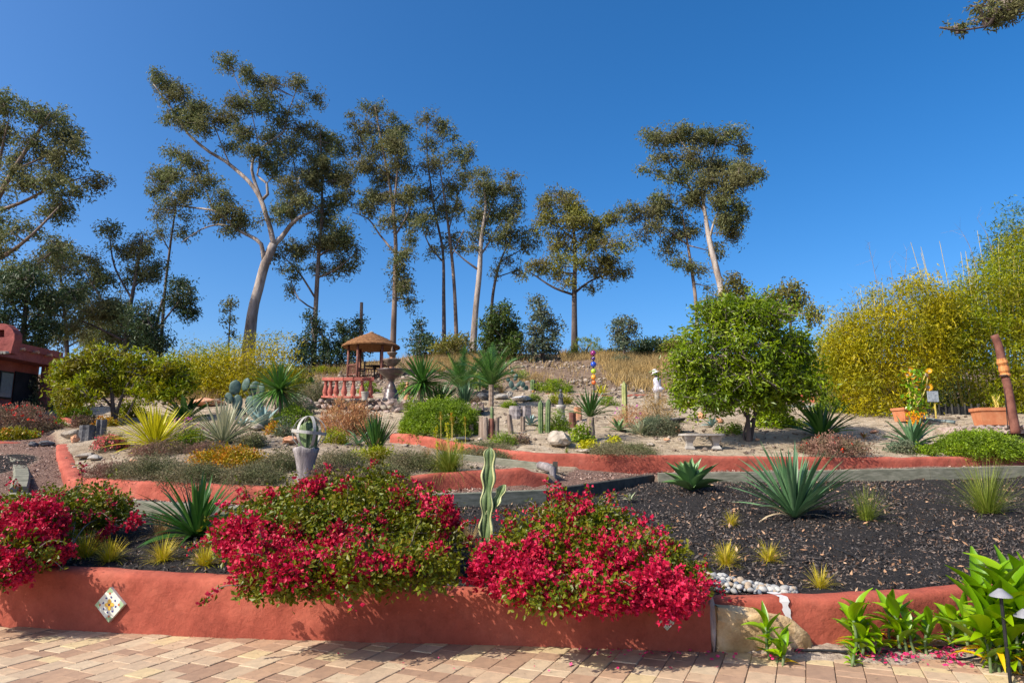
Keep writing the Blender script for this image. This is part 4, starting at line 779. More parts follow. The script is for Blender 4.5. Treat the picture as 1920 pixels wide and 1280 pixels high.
def tuft(label, u, v, h_px, lm, n=200, spread=.5, w=.012, droop=.5, group=None, seed=0, name='grass_tuft', cat='grass', base=.08, segs=4, g=None, flow=None, z=0):
    """a clump of fine grass blades: one mesh"""
    g = G(u, v) if g is None else g; L = h_px * S(g); rg = np.random.RandomState(seed * 7 + int(u)); mb = MB()
    for i in range(n):
        az = rg.rand() * 6.28; el = rad(90 - abs(rg.randn()) * 38 * spread - 4); l = L * rg.uniform(.55, 1.1)
        vv, q = blade_geo(1, w, droop * rg.uniform(.4, 1.4) * (1 - el / 2), segs, .15, 'taper')
        b = np.array([math.cos(az), math.sin(az), 0]) * base * L * rg.rand() * 2
        mb.add(put(vv, az, el, l, b), q, rnd=rg.rand())
    if flow is None:
        o = mb.build(name, M[lm], loc=(0, 0, 0), smooth_=True); o.location = g; return tag(o, label, cat, group)
    root = thing(name, g, label, cat, group); mb.build('blades', M[lm], root, local=True, smooth_=True)['kind'] = 'stuff'; return root
def stonething(label, u, v, ru, rv, mat='rock', seed=1, name='rock', cat='rock', group=None, Y=None, rough=.3, dz=0, rz=0, sub=3, dy=.8):
    g = G(u, v) if Y is None else P(u, v, Y); s = S(g); mb = MB(); rock(mb, (0, 0, rv * s * .75 + dz), (ru * s, ru * s * dy, rv * s), seed, sub, rough, .8, rz=rz)
    o = mb.build(name, M[mat], smooth_=sub > 3); o.location = g; return tag(o, label, cat, group)
def stump(label, u, v, wd, ht, mat='stump', lean=0, seed=0, name='tree_stump', cat='stump', group=None, top=.9):
    g = G(u, v); s = S(g); rg = np.random.RandomState(seed + int(u)); mb = MB(); r = wd * s / 2; h = ht * s; N_ = 14
    prs = np.array([1 + .1 * rg.randn() for _ in range(N_)]); V = []
    for k in range(7):
        t = k / 6; rr = r * (1.12 - (1.12 - top) * t ** .6) * (1 + .03 * rg.randn())
        for a in range(N_):
            th = a * 6.283 / N_; V.append((rr * prs[a] * math.cos(th) + lean * h * t, rr * prs[a] * math.sin(th), h * t - (.06 if k == 0 else 0) + (rg.randn() * .02 * h if k == 6 else 0)))
    q = [(k * N_ + a, k * N_ + (a + 1) % N_, (k + 1) * N_ + (a + 1) % N_, (k + 1) * N_ + a) for k in range(6) for a in range(N_)]
    V.append((lean * h, 0, h * .985)); mb.add(V, q, [(7 * N_, 6 * N_ + a, 6 * N_ + (a + 1) % N_) for a in range(N_)])
    o = mb.build(name, M[mat], smooth_=False); o.location = g; return tag(o, label, cat, group)
def ribcactus(mb, c, r, h, ribs=7, lean=(0, 0), tipr=.5, N=None):
    N = ribs * 4; V = []; K = 12
    for k in range(K + 1):
        t = k / K; rr = r * (1 if t < .85 else max(.05, math.sqrt(max(0, 1 - ((t - .85) / .15) ** 2)))) * (.85 + .15 * min(1, t * 4))
        for a in range(N):
            th = a * 6.283 / N; rb = 1 + .2 * math.cos(th * ribs); V.append((c[0] + rr * rb * math.cos(th) + lean[0] * t * t, c[1] + rr * rb * math.sin(th) + lean[1] * t * t, c[2] + h * t))
    mb.add(V, [(k * N + a, k * N + (a + 1) % N, (k + 1) * N + (a + 1) % N, (k + 1) * N + a) for k in range(K) for a in range(N)])

# --- dark bed: swords, agave, grass, cactus
rosette('sword_yucca', 'large blue green sword leaved yucca on the dark mulch at the right', 1490, 972, 142, 'bluegreen', 96, .05, (.02, .26), (24, 88), parts=True, seed=1, bias=.9)
rosette('sword_yucca', 'large deep green sword leaved yucca between the left and middle bougainvilleas', 368, 1008, 128, 'darkyucca', 95, .058, (.04, .45), (4, 86), seed=2)
rosette('agave', 'plump light green agave standing on the mulch just below the long red wall', 1296, 920, 66, 'agave', 34, .20, (.0, .2), (22, 86), 'agave', 7, seed=3, fold=.5)
tuft('tall feathery green grass clump on the mulch near the right edge', 1852, 962, 105, 'grass_g', 420, .85, .012, .55, seed=1)
tuft('medium green grass clump right of the large sword yucca', 1625, 975, 66, 'grass_g', 240, .8, .014, .4, seed=2)
for i, (u, v, h, lb) in enumerate([(1372, 985, 30, 'yellow grass tuft on dark mulch directly left of the big yucca'), (1362, 1060, 44, 'bright yellow grass tuft just above the pebble heap'), (1441, 1052, 40, 'small straw yellow grass tuft between the pebbles and the big yucca'),
        (1538, 1105, 44, 'yellow grass tuft at the right end of the pebble heap'), (160, 1045, 50, 'tallest yellow grass tuft at the foot of the left bougainvillea'), (205, 1055, 46, 'second yellow grass tuft beside the left bougainvillea'),
        (305, 1052, 46, 'yellow grass tuft directly below the left dark yucca'), (383, 1062, 44, 'yellow grass tuft tucked against the middle bougainvillea')]):
    tuft(lb, u, v, h, 'grass_y', 300 if u < 500 or u == 1362 else 170, 1.15, .03, .75, 'small yellow grass tufts on the dark mulch', seed=10 + i)
tuft('dry tan grass clump behind the left foot of the wavy cactus', 878, 1025, 48, 'grass_dry', 220, 1.0, .02, .5, seed=31)
tuft('dry tan grass clump left of the left dark yucca', 300, 1005, 50, 'grass_dry', 160, 1.2, .02, .6, seed=33)
tuft('olive dry grass right of the wavy cactus behind the right bougainvillea', 985, 1010, 40, 'grass_g', 160, 1.1, .02, .5, seed=34)
rosette('small_agave', 'tiny pale green agave seedling alone on the dark mulch', 1181, 940, 22, 'greyyucca', 12, .13, (.1, .4), (10, 75), 'agave', 4, parts=False, seed=4)
# variegated wavy cactus
g = G(910, 1042); sc = S(g); ct = thing('wavy_cactus', g, 'tall cream edged wavy candelabra cactus between the two front bougainvilleas', 'cactus')
def wavy(mbs, base, h, r, lean=(0, 0), k0=0, ribs=3, nw=5.5):
    K = 44; 
    for rib in range(ribs):
        a = rib * 2 * math.pi / ribs + 1.35 + k0; d = np.array([math.cos(a), math.sin(a), 0]); s = np.array([-d[1], d[0], 0]); 
        for mb, i0, i1 in ((mbs[0], .0, .78), (mbs[1], .78, 1.0)):
            V = []
            for k in range(K + 1):
                t = k / K; c = np.array(base) + [lean[0] * t, lean[1] * t, h * t]; w = r * (.80 + .17 * math.sin(t * nw * 6.283 + rib)) * (1 if t < .9 else math.sqrt(max(.02, 1 - ((t - .9) / .1) ** 2))) * (.8 + .2 * min(1, t * 6))
                wob = s * r * .16 * math.sin(t * nw * 3.1 + rib * 2); th = r * .16
                p0, p1 = c + d * w * i0, c + d * w * i1 + wob * i1; V += [p0 - s * th * (1.5 - i0), p0 + s * th * (1.5 - i0), p1 + s * th * .55, p1 - s * th * .55]
            mb.add(V, [(k * 4 + a_, k * 4 + (a_ + 1) % 4, k * 4 + 4 + (a_ + 1) % 4, k * 4 + 4 + a_) for k in range(K) for a_ in range(4)], [(0, 1, 2), (0, 2, 3), (K * 4 + 2, K * 4 + 1, K * 4), (K * 4 + 3, K * 4 + 2, K * 4)])
M['cream'] = surf('cream_cactus_edge', [(.30, .31, .11), (.44, .44, .20), (.52, .51, .28)], 9, .5, .2, .003, 40)
a, b = MB(), MB(); wavy((a, b), g, 190 * sc, 15.5 * sc, (8 * sc, 0), nw=4.2); a.build('stem', M['cactus'], ct, smooth_=True); b.build('cream_edge', M['cream'], ct, smooth_=True)
a, b = MB(), MB(); q = Vector((g.x + 8 * sc, g.y, g.z + 72 * sc)); wavy((a, b), q, 52 * sc, 12 * sc, (26 * sc, 0), nw=2.5); o = a.build('arm', M['cactus'], ct, smooth_=True); b.build('cream_edge', M['cream'], o, smooth_=True)
# drip hose and hose coil
def hose(label, pts, r=.008, name='drip_hose', cat='hose', lift=.012):
    gs = np.array([list(G(u, v)) for u, v in pts]); sm = smooth(gs, .12); sm[:, 2] = np.maximum(TZ(sm[:, 0], sm[:, 1]) + lift, sm[:, 2] - .02); mb = MB(); tube(mb, sm, r, 6)
    o = mb.build(name, M['hose'], loc=tuple(sm[0]), smooth_=True); return tag(o, label, cat)
hose('thin black drip hose running diagonally over the mulch right of the big yucca', [(1462, 998), (1500, 1010), (1540, 1022), (1580, 1036), (1612, 1050)], .009)
hose('black hose loop curving on the mulch in the middle of the right bed', [(1690, 940), (1730, 952), (1758, 968), (1768, 982), (1755, 994), (1730, 998)], .010)
# ------------------------------------------------------------------ bougainvilleas
def boug(label, blobs, flow, loc, nleaf, nflow, seed):
    """blobs: (u, v, Y, ru, rv, weight) ; flow: (u, v, Y, ru, rv, weight)"""
    g = Vector(loc); root = thing('bougainvillea', g, label, 'shrub', 'bougainvilleas spilling over the front wall'); rg = np.random.RandomState(seed)
    def samp(bl, n, shell, out):
        w = np.array([b[3] * b[4] * b[5] for b in bl], float); k = rg.choice(len(bl), n, p=w / w.sum()); bb = np.array(bl)[k]; off, d = inball(n, shell)
        C = np.array([list(P(b[0], b[1], b[2])) for b in bl])[k]; s = bb[:, 2] / F
        rx, rz = bb[:, 3] * s, bb[:, 4] * s; p = C + off * np.stack([rx, (rx + rz) * .42, rz], 1) * out; return p, d
    def clear(p):       # keep off wall and ground
        yf = Yfront(p[:, 0]); gz = TZ(p[:, 0], p[:, 1]); return (p[:, 2] > np.where(p[:, 1] > yf + .2, gz + .01, .02)) & ~((p[:, 1] > yf - .01) & (p[:, 1] < yf + .26) & (p[:, 2] < hfront(p[:, 0]) + .0))
    nc = nleaf // 16; c, d = samp(blobs, nc, .42, 1); k = np.repeat(np.arange(nc), 16); p = c[k] + rg.randn(len(k), 3) * .045; m = clear(p); p, kk = p[m], k[m]
    mb = MB(); leaves(mb, p, .046, .62, .1, d[kk], .5, rnd=np.clip(.55 * R.rand(len(p)) + .45 * rg.rand(nc)[kk], 0, 1)); mb.build('foliage', M['boug_leaf'], root)['kind'] = 'stuff'
    nc = nflow // 20; c, d = samp(flow, nc, .2, 1.04); k = np.repeat(np.arange(nc), 20); p = c[k] + rg.randn(len(k), 3) * .036; m = clear(p); p, kk = p[m], k[m]
    mb = MB(); tri = np.repeat(np.arange(len(p)), 3); leaves(mb, p[tri] + rg.randn(len(tri), 3) * .004, .034, .85, 0, d[kk][tri], .8, rnd=np.clip(.5 * R.rand(len(tri)) + .5 * rg.rand(nc)[kk][tri], 0, 1)); mb.build('flowers', M['bract'], root)['kind'] = 'stuff'
    tw = MB()
    for _ in range(34):
        b = blobs[rg.randint(len(blobs))]; off, d = inball(1, .2); s = b[2] / F; e = np.array(P(b[0], b[1], b[2])) + off[0] * np.array([b[3] * s, b[4] * s, b[4] * s]) * .9
        s0 = np.array(g) + rg.randn(3) * [.25, .1, 0]; sm = smooth([s0, (s0 + e) / 2 + [0, 0, .12], e], .12); tube(tw, sm, np.linspace(.009, .003, len(sm)), 4, cap=False)
        n = 14; t = rg.randint(len(sm) // 2, len(sm), n)
    lb, fb = MB(), MB()
    for _ in range(46):
        b = blobs[rg.randint(len(blobs))]; s = b[2] / F; a = rg.uniform(-.3, 3.5); c0 = np.array(P(b[0], b[1], b[2])); dr = np.array([math.cos(a), rg.uniform(-.7, .3), max(-.2, math.sin(a))]); r_ = np.array([b[3] * s, (b[3] + b[4]) * s * .4, b[4] * s])
        s0 = c0 + dr * r_ * .7; e = s0 + dr * rg.uniform(.14, .34) + [0, 0, -.04]; m_ = (s0 + e) / 2 + [0, 0, .05]; sm = smooth([s0, m_, e], .03); tube(tw, sm, np.linspace(.005, .002, len(sm)), 4, cap=False)
        k = rg.randint(0, len(sm), 26); leaves(lb, sm[k] + rg.randn(26, 3) * .012, .04, .6, .1)
        if rg.rand() < .6: q_ = sm[rg.randint(len(sm) // 2, len(sm), 24)] + rg.randn(24, 3) * .02; leaves(fb, q_, .034, .85)
    lb.build('shoot_leaves', M['boug_leaf'], root)['kind'] = 'stuff'; fb.build('shoot_flowers', M['bract'], root)['kind'] = 'stuff'
    tw.build('stems', M['twig'], root)['kind'] = 'stuff'
    return root
boug('middle bougainvillea, largest and half green, with crimson flowers low along its front',
     [(640, 985, 6.9, 210, 62, 1), (560, 1000, 6.5, 120, 60, 1), (720, 960, 7.1, 130, 50, 1), (640, 930, 7.3, 130, 36, 1), (560, 950, 7.1, 90, 36, .8), (470, 1010, 6.4, 75, 45, 1), (500, 1068, 5.7, 60, 34, .7), (600, 1076, 5.62, 120, 36, 1), (740, 1062, 5.75, 120, 40, 1), (810, 1020, 6.7, 70, 34, .7), (690, 905, 7.4, 60, 22, .6), (500, 960, 7.0, 70, 24, .5), (480, 1092, 5.7, 34, 20, .6), (560, 1098, 5.6, 70, 18, .6), (800, 960, 7.1, 50, 40, .5)],
     [(650, 930, 7.1, 150, 40, .16), (560, 1065, 5.66, 130, 26, .8), (700, 1062, 5.68, 90, 24, .6), (480, 1060, 5.72, 60, 28, .8), (590, 1020, 6.3, 85, 30, 1.3), (640, 1045, 6.2, 80, 32, 1.1), (470, 1010, 6.3, 65, 32, 1.3), (430, 1000, 6.4, 30, 22, .8), (500, 1045, 5.75, 60, 28, .9), (700, 1050, 6.2, 60, 28, .5), (835, 965, 6.9, 22, 26, 1.6), (760, 1040, 6.3, 80, 28, .35), (590, 910, 7.1, 22, 12, 1.2), (850, 1020, 6.7, 28, 14, .8), (500, 980, 6.6, 50, 20, .6), (560, 1080, 5.62, 110, 22, .35), (800, 910, 7.2, 20, 10, .4), (480, 945, 7, 60, 20, .25), (700, 960, 6.8, 110, 40, .10), (440, 1085, 5.95, 30, 14, .5)],
     (P(640, 1060, 6.6).x, 6.6, .47), 32000, 8200, 5)
boug('right bougainvillea, almost covered in magenta flowers down to the wall end',
     [(1090, 1040, 6.3, 190, 50, 1), (1060, 1000, 6.6, 120, 44, 1), (1180, 1070, 5.95, 120, 44, 1), (980, 1060, 6.1, 80, 40, 1), (1250, 1090, 5.9, 70, 34, .8), (1080, 960, 6.9, 60, 24, .6), (1120, 990, 6.7, 90, 34, .6), (1060, 1108, 5.4, 120, 24, .6), (1300, 1100, 5.8, 28, 24, .5)],
     [(1090, 1050, 6.1, 180, 46, .8), (1050, 990, 6.5, 90, 40, .4), (1180, 1080, 5.9, 110, 44, 1.4), (970, 1065, 5.95, 80, 44, 1.6), (1250, 1105, 5.4, 66, 40, 1.6), (1060, 950, 6.9, 40, 22, .9), (1110, 1120, 5.38, 90, 20, 1.2), (1010, 1095, 5.45, 80, 28, 1.5), (1290, 1110, 5.7, 36, 26, 1.2), (1180, 1030, 6.3, 60, 28, .8), (1060, 1080, 5.8, 100, 30, 1.0), (1210, 1000, 6.5, 30, 20, .25)],
     (P(1100, 1090, 6.2).x, 6.15, .43), 22000, 9800, 6)
boug('left bougainvillea at the left edge with red flowers and a green mass behind',
     [(30, 1000, 6.9, 90, 50, 1), (60, 960, 7.4, 90, 34, .8), (-60, 1010, 6.8, 90, 55, 1), (20, 1045, 6.35, 70, 34, .8), (130, 960, 7.9, 70, 34, 1), (190, 960, 8.2, 60, 32, 1), (160, 930, 8.5, 80, 20, .7), (100, 990, 7.6, 60, 28, .7), (-30, 1072, 6.2, 60, 30, .6)],
     [(60, 985, 6.8, 60, 40, 1.3), (20, 1020, 6.5, 60, 40, 1.2), (90, 1020, 6.7, 40, 26, .8), (10, 1058, 6.2, 50, 26, 1.2), (-50, 1040, 6.4, 70, 44, 1), (80, 955, 7.3, 30, 16, .6), (165, 985, 7.7, 50, 20, .25), (255, 972, 7.9, 16, 12, .5), (20, 960, 7.2, 40, 16, .5), (-30, 1080, 6.2, 40, 12, .6)],
     (P(40, 1060, 6.9).x, 7.0, .55), 20000, 6400, 7)
# ------------------------------------------------------------------ decorated tiles, boulder, pebbles
def wallframe(u, v, off):
    """point on the front face of the front wall under pixel, and the face's tangent"""
    d = ray(u, v); best = None
    for k in range(len(FB) - 1):
        a, b = FB[k], FB[k + 1]; e = b - a; A = np.array([[d[0], -e[0]], [1.0, -e[1]]])
        s, t = np.linalg.solve(A, a)
        if 0 <= t <= 1: best = (s, e / np.linalg.norm(e))
    s, e = best; n = np.array([e[1], -e[0]]); return Vector((d[0] * s + n[0] * off, s + n[1] * off, EYE + d[2] * s)), Vector((e[0], e[1], 0)), Vector((n[0], n[1], 0))
def poly(mb, c, ex, ey, nrm, pts, h, th=.002, rnd=.5):
    """thin raised polygon in the frame ex, ey lying h above c"""
    n = len(pts); V = [c + ex * x + ey * y + nrm * h for x, y in pts] + [c + ex * x + ey * y + nrm * (h - th) for x, y in pts] + [c + ex * (sum(p[0] for p in pts) / n) + ey * (sum(p[1] for p in pts) / n) + nrm * h]
    mb.add([list(p) for p in V], [(k, (k + 1) % n, n + (k + 1) % n, n + k) for k in range(n)], [(2 * n, (k + 1) % n, k) for k in range(n)] , rnd=rnd)
def petal(cx, cy, ang, l, w, n=9): return [(cx + math.cos(ang) * l * (.5 - .5 * math.cos(k * 6.283 / n)) - math.sin(ang) * w * math.sin(k * 6.283 / n), cy + math.sin(ang) * l * (.5 - .5 * math.cos(k * 6.283 / n)) + math.cos(ang) * w * math.sin(k * 6.283 / n)) for k in range(n)]
for nm, col in (('tz_cream', (.66, .66, .56)), ('tz_green', (.30, .42, .24)), ('tz_yellow', (.72, .42, .05)), ('tz_blue', (.03, .04, .22)), ('tz_red', (.50, .14, .06)), ('tz_purple', (.12, .05, .12))): M[nm] = plain(nm, col, .25, .6)
c, ex, nr = wallframe(209, 1132, .004); ez = Vector((0, 0, 1)); A_ = .108; r_ = Matrix.Rotation(rad(45 + 3), 3, nr); ex2, ey2 = r_ @ ex, r_ @ ez
tl = thing('wall_tile', c, 'diamond set ceramic tile with a yellow flower on the left part of the front wall', 'tile')
mb = MB(); poly(mb, c, ex2, ey2, nr, [(-A_, -A_), (A_, -A_), (A_, A_), (-A_, A_)], .020, .03); mb.build('tile_body', M['tz_cream'], tl)
mb = MB()
for sx in (-1, 1):
    for sy in (-1, 1): poly(mb, c, ex2, ey2, nr, [(sx * A_, sy * A_), (sx * A_ * .5, sy * A_ * .98), (sx * A_ * .62, sy * A_ * .62), (sx * A_ * .98, sy * A_ * .5)], .0215, .002)
mb.build('corner_mark', M['tz_green'], tl)['kind'] = 'stuff'
mb = MB(); 
for k in range(4): poly(mb, c, ex2, ey2, nr, petal(0, 0, rad(45 + 90 * k), A_ * .46, A_ * .17), .023, .002)
mb.build('flower_petals', M['tz_yellow'], tl)['kind'] = 'stuff'
mb = MB(); poly(mb, c, ex2, ey2, nr, [(A_ * .1 * math.cos(k), A_ * .1 * math.sin(k)) for k in np.arange(8) * .785], .0245, .002); mb.build('flower_centre', M['tz_purple'], tl)
mb = MB()
for k in range(8): a = rad(22.5 + 45 * k); poly(mb, c, ex2, ey2, nr, petal(A_ * .58 * math.cos(a), A_ * .58 * math.sin(a), a + 1.2, A_ * .2, A_ * .07), .0225, .002)
mb.build('blue_leaves', M['tz_blue'], tl)['kind'] = 'stuff'
mb = MB()
for k in range(4): a = rad(90 * k + 45); poly(mb, c, ex2, ey2, nr, petal(A_ * .82 * math.cos(a), A_ * .82 * math.sin(a), a, A_ * .2, A_ * .1), .0228, .002)
mb.build('red_buds', M['tz_red'], tl)['kind'] = 'stuff'
c, ex, nr = wallframe(1250, 1166, .004); r_ = Matrix.Rotation(rad(45), 3, nr); e1, e2 = r_ @ ex, r_ @ ez
tl = thing('wall_tile', c, 'nine small patterned tiles set as a diamond at the shaded right end of the front wall', 'tile'); a = .026
for i in (-1, 0, 1):
    for j in (-1, 0, 1):
        cc = c + e1 * (i * a * 1.16) + e2 * (j * a * 1.16); mb = MB(); poly(mb, cc, e1, e2, nr, [(-a / 2, -a / 2), (a / 2, -a / 2), (a / 2, a / 2), (-a / 2, a / 2)], .012, .016); t = mb.build('tile', M['tile_edge'] if (i + j) % 2 == 0 else M['tz_cream'], tl)
        mb = MB(); poly(mb, cc, e1, e2, nr, petal(-a * .25, 0, 0, a * .5, a * .22), .0135, .002); mb.build('tile_mark', M['tz_blue'] if (i + j) % 2 else M['tz_green'], t)
# boulder set in the right wall
g = P(1440, 1222, 5.32); mb = MB(); v0, f0 = ico(4); rgb = np.random.RandomState(4)
w = []
prf = [(-.66, .0), (-.62, .40), (-.45, .36), (-.1, .31), (.2, .30), (.36, .26), (.48, .17), (.58, .05)]
for p in v0:
    p = p / max(abs(p)) ** .7; p = np.clip(p, -1, 1)
    x = p[0] * .55; top = .96 * np.interp(x * 1.04, [a for a, b in prf], [b for a, b in prf]); z = top * (.5 + .5 * p[2]) + (-.08 if p[2] < 0 else 0)
    n1 = mnoise.noise(Vector(p * 2.2)) * .035 + mnoise.noise(Vector(p * 7)) * .016 + mnoise.noise(Vector(p * 16)) * .007
    w.append((x * (1.0 if p[2] > -.3 else 1.02), p[1] * .17 * (1 + .25 * p[2]) * (1 - .4 * p[0] ** 2 * (p[0] > 0)) - n1, z + n1))
w = np.array(w) * np.array([1, 1, 1.08]); w[:, 0] += g.x + .07; w[:, 0] = np.maximum(w[:, 0], FB[-1][0] + .05 + .02 * (w[:, 2] - .2)); w[:, 1] += Yfront(w[:, 0]) + .03; mb.add(w, tris=f0); tag(mb.build('boulder', M['sandstone'], loc=(g.x, g.y, 0), smooth_=True), 'flat faced golden sandstone boulder set in the right front wall', 'boulder')
mb = MB(); p = P(1333, 1220, 5.42); rock(mb, (FB[-1][0] + .03, FB[-1][1] + .10, .17), (.05, .10, .24), 8, 4, .25); tag(mb.build('stone', M['pinkstone'], loc=(p.x, p.y, 0), smooth_=True), 'narrow upright pale piece added as the sunlit plaster end face of the long front wall', 'stone')  # added rough piece, its pale colour stands in for the wall's sunlit end face
pb = thing('pebble_heap', G(1430, 1100), 'heap of rounded grey white and tan pebbles behind the right front wall', 'pebbles')
pms = [surf('pebble_%s' % n_, cs, 9, .6, .1, .002, 40) for n_, cs in (('white', [(.30, .285, .26), (.38, .37, .34), (.45, .435, .41)]), ('tan', [(.26, .19, .125), (.34, .26, .18), (.40, .32, .24)]), ('blue', [(.07, .085, .11), (.12, .14, .17), (.19, .21, .24)]), ('grey', [(.18, .18, .17), (.28, .275, .26), (.36, .35, .33)]))]
pmesh = []
for k in range(12):
    mb = MB(); rock(mb, (0, 0, 0), (1, .82, .62), 40 + k, 2, .12); pmesh.append(mb.mesh('pebble', pms[k % 4], smooth_=True))
rg = np.random.RandomState(9); b0 = pb.location
for k in range(240):
    t = rg.rand(); u = 1336 + 190 * t; x = P(u, 1100, 5.9).x; yy = Yfront(x) + .30 + rg.rand() ** .8 * (.55 * math.sin(math.pi * min(1, (t + .35) / 1.2)) + .02); r = rg.uniform(.017, .042) * (1.25 if rg.rand() < .2 else 1)
    z = float(TZ(np.array([x]), np.array([yy]))[0]); o = bpy.data.objects.new('pebble', pmesh[rg.randint(12)]); COL.objects.link(o); o.parent = pb
    o.location = (x - b0.x, yy - b0.y, z + r * .5 + rg.rand() * .03 - b0.z); o.rotation_euler = (rg.randn() * .3, rg.randn() * .3, rg.rand() * 6.3); o.scale = (r, r, r)
# ------------------------------------------------------------------ upper terrace and left bed: plants
rosette('yucca', 'glowing golden green yucca rosette in the left bed', 290, 838, 98, 'goldyucca', 190, .034, (.0, .34), (-10, 88), seed=11)
rosette('yucca', 'cream and green striped yucca just right of the golden one', 418, 832, 98, 'greyyucca', 150, .036, (.0, .36), (-8, 87), seed=12)
rosette('agave', 'dark blue green broad agave behind the golden yucca', 347, 790, 60, 'darkyucca', 26, .16, (.0, .2), (15, 85), 'agave', 6, seed=13)
rosette('agave', 'steel blue agave below the trunked yucca', 490, 802, 52, 'blueagave', 22, .17, (.0, .2), (15, 80), 'agave', 6, seed=14)
rosette('trunk_yucca', 'green yucca on a dark trunk behind the cactus planter', 520, 797, 66, 'yucca', 170, .055, (.0, .4), (-45, 88), seed=15, stem=.95, thick=.10)
rosette('trunk_yucca', 'green yucca on a short trunk right of the fountain', 790, 772, 66, 'yucca', 170, .055, (.0, .4), (-45, 88), seed=16, stem=.9, thick=.10)
rosette('small_agave', 'small green agave on the slope left of the balustrade', 583, 722, 20, 'yucca', 20, .2, (.0, .2), (15, 80), 'agave', 4, parts=False, seed=17)
rosette('cycad', 'dark green cycad like plant with stiff fronds on a thin multi stem base', 1108, 826, 64, 'darkyucca', 64, .05, (.0, .3), (14, 86), seed=18, stem=.55, thick=.09)
rosette('agave', 'small pale green agave left of the blue grey shrub', 1200, 815, 36, 'greyyucca', 22, .14, (.0, .25), (10, 80), 'agave', 5, parts=False, seed=19)
rosette('aloe', 'pale green aloe on the sand below the ribbed yellow cactus', 1160, 808, 34, 'agave', 18, .13, (.1, .7), (10, 75), 'agave', 5, parts=False, seed=20)
rosette('agave', 'small blue grey agave among the standing stumps', 995, 798, 28, 'blueagave', 18, .16, (.0, .25), (12, 80), 'agave', 5, parts=False, seed=21)
rosette('agave', 'flat pale agave left of the bare cactus planter', 455, 800, 30, 'blueagave', 14, .16, (.1, .4), (8, 70), 'agave', 5, parts=False, seed=22)
rosette('sword_yucca', 'glossy green sword plant with red blooms above the long red wall', 1542, 822, 84, 'yucca', 60, .075, (.02, .34), (18, 86), seed=23)
rosette('bird_of_paradise', 'dense dark strappy plant above the long wall, left of the low green mound', 1712, 838, 66, 'bluegreen', 52, .10, (.0, .5), (2, 82), 'broad', 5, seed=24)
rosette('aloe', 'small rusty aloe on the sand right of the red bloomed sword plant', 1620, 822, 18, 'grass_red', 16, .14, (.1, .4), (8, 70), 'agave', 4, parts=False, seed=25)
rosette('small_agave', 'tiny green agave in front of the orange far wall piece', 1513, 757, 14, 'yucca', 14, .16, (.1, .4), (8, 75), 'agave', 4, parts=False, seed=26)
rosette('agave', 'blue agave on the sand left of the green garden tree trunk', 1335, 800, 26, 'blueagave', 14, .18, (.1, .4), (8, 70), 'agave', 4, parts=False, seed=27)
rosette('strap_plant', 'upright dark green strap leaved clump left of the red wall tip', 704, 856, 80, 'darkyucca', 110, .045, (.0, .14), (64, 89), seed=28)
rosette('aloe', 'arching grey green aloe left of the dark strap leaved clump', 672, 835, 50, 'bluegreen', 18, .08, (.3, .8), (10, 60), seed=29, parts=False)
rosette('strap_plant', 'clump of blue green upright leaves right of the trunked yucca', 872, 768, 54, 'bluegreen', 90, .055, (.0, .2), (55, 88), seed=30, parts=False, bias=.7)
rosette('strap_plant', 'dark strap leaved plant between the trunked yucca and the mounded bush', 824, 764, 60, 'darkyucca', 120, .045, (.05, .4), (15, 87), seed=31, parts=False)
def palm(label, u, v, h, L, n, seed, lm='yucca', el=(20, 82)):
    g = G(u, v); s = S(g); root = thing('palm', g, label, 'palm'); rg = np.random.RandomState(seed); mb = MB(); pr = [(.075 * (1.1 + .15 * (k % 2)), h * s * k / 9 - (.05 if k == 0 else 0)) for k in range(10)]
    lathe(mb, (0, 0, 0), pr + [(.01, h * s)], 10); mb.build('trunk', M['stump'], root, local=True)
    fr = []
    for k in range(4):
        mb = MB(); spine = []; th = 0; x = z = 0
        for i in range(13): spine.append((x, 0, z)); th = -.06 - 1.0 * (i / 12) ** 1.6 * (.5 + .25 * k); x += math.cos(th) / 12; z += math.sin(th) / 12
        sp = np.array(spine); tube(mb, sp, np.linspace(.014, .004, 13), 4, cap=False)
        for i in range(1, 52):
            t = i / 52; c = np.array([np.interp(t, np.linspace(0, 1, 13), sp[:, a]) for a in range(3)]); l = .26 * math.sin(math.pi * (.12 + .86 * t)) 
            for sd in (-1, 1):
                d = np.array([.72, sd * .62, .12 - .35 * rg.rand()]); d /= np.linalg.norm(d); w_ = np.array([.2, 0, 0]) * .05; mb.add([c - w_, c + w_, c + d * l], tris=[(0, 1, 2)], rnd=rg.rand())
        fr.append(mb.mesh('frond', M[lm]))
    for i in range(n):
        t = i / n; e = rad(el[0] + (el[1] - el[0]) * t + rg.randn() * 5); az = i * 2.4; o = bpy.data.objects.new('frond', fr[min(3, int((1 - t) * 4))]); COL.objects.link(o); o.parent = root
        o.location = (0, 0, h * s); o.rotation_euler = (Matrix.Rotation(az, 3, 'Z') @ Matrix.Rotation(-e, 3, 'Y')).to_euler(); l = L * s * rg.uniform(.85, 1.1); o.scale = (l, l, l)
palm('young palm with an upright olive crown on a stout trunk', 921, 762, 40, 80, 24, 1, 'yucca', (35, 84))
palm('low feathery palm left of the young trunked palm on the slope', 866, 740, 10, 78, 24, 2, 'yucca', (25, 80))
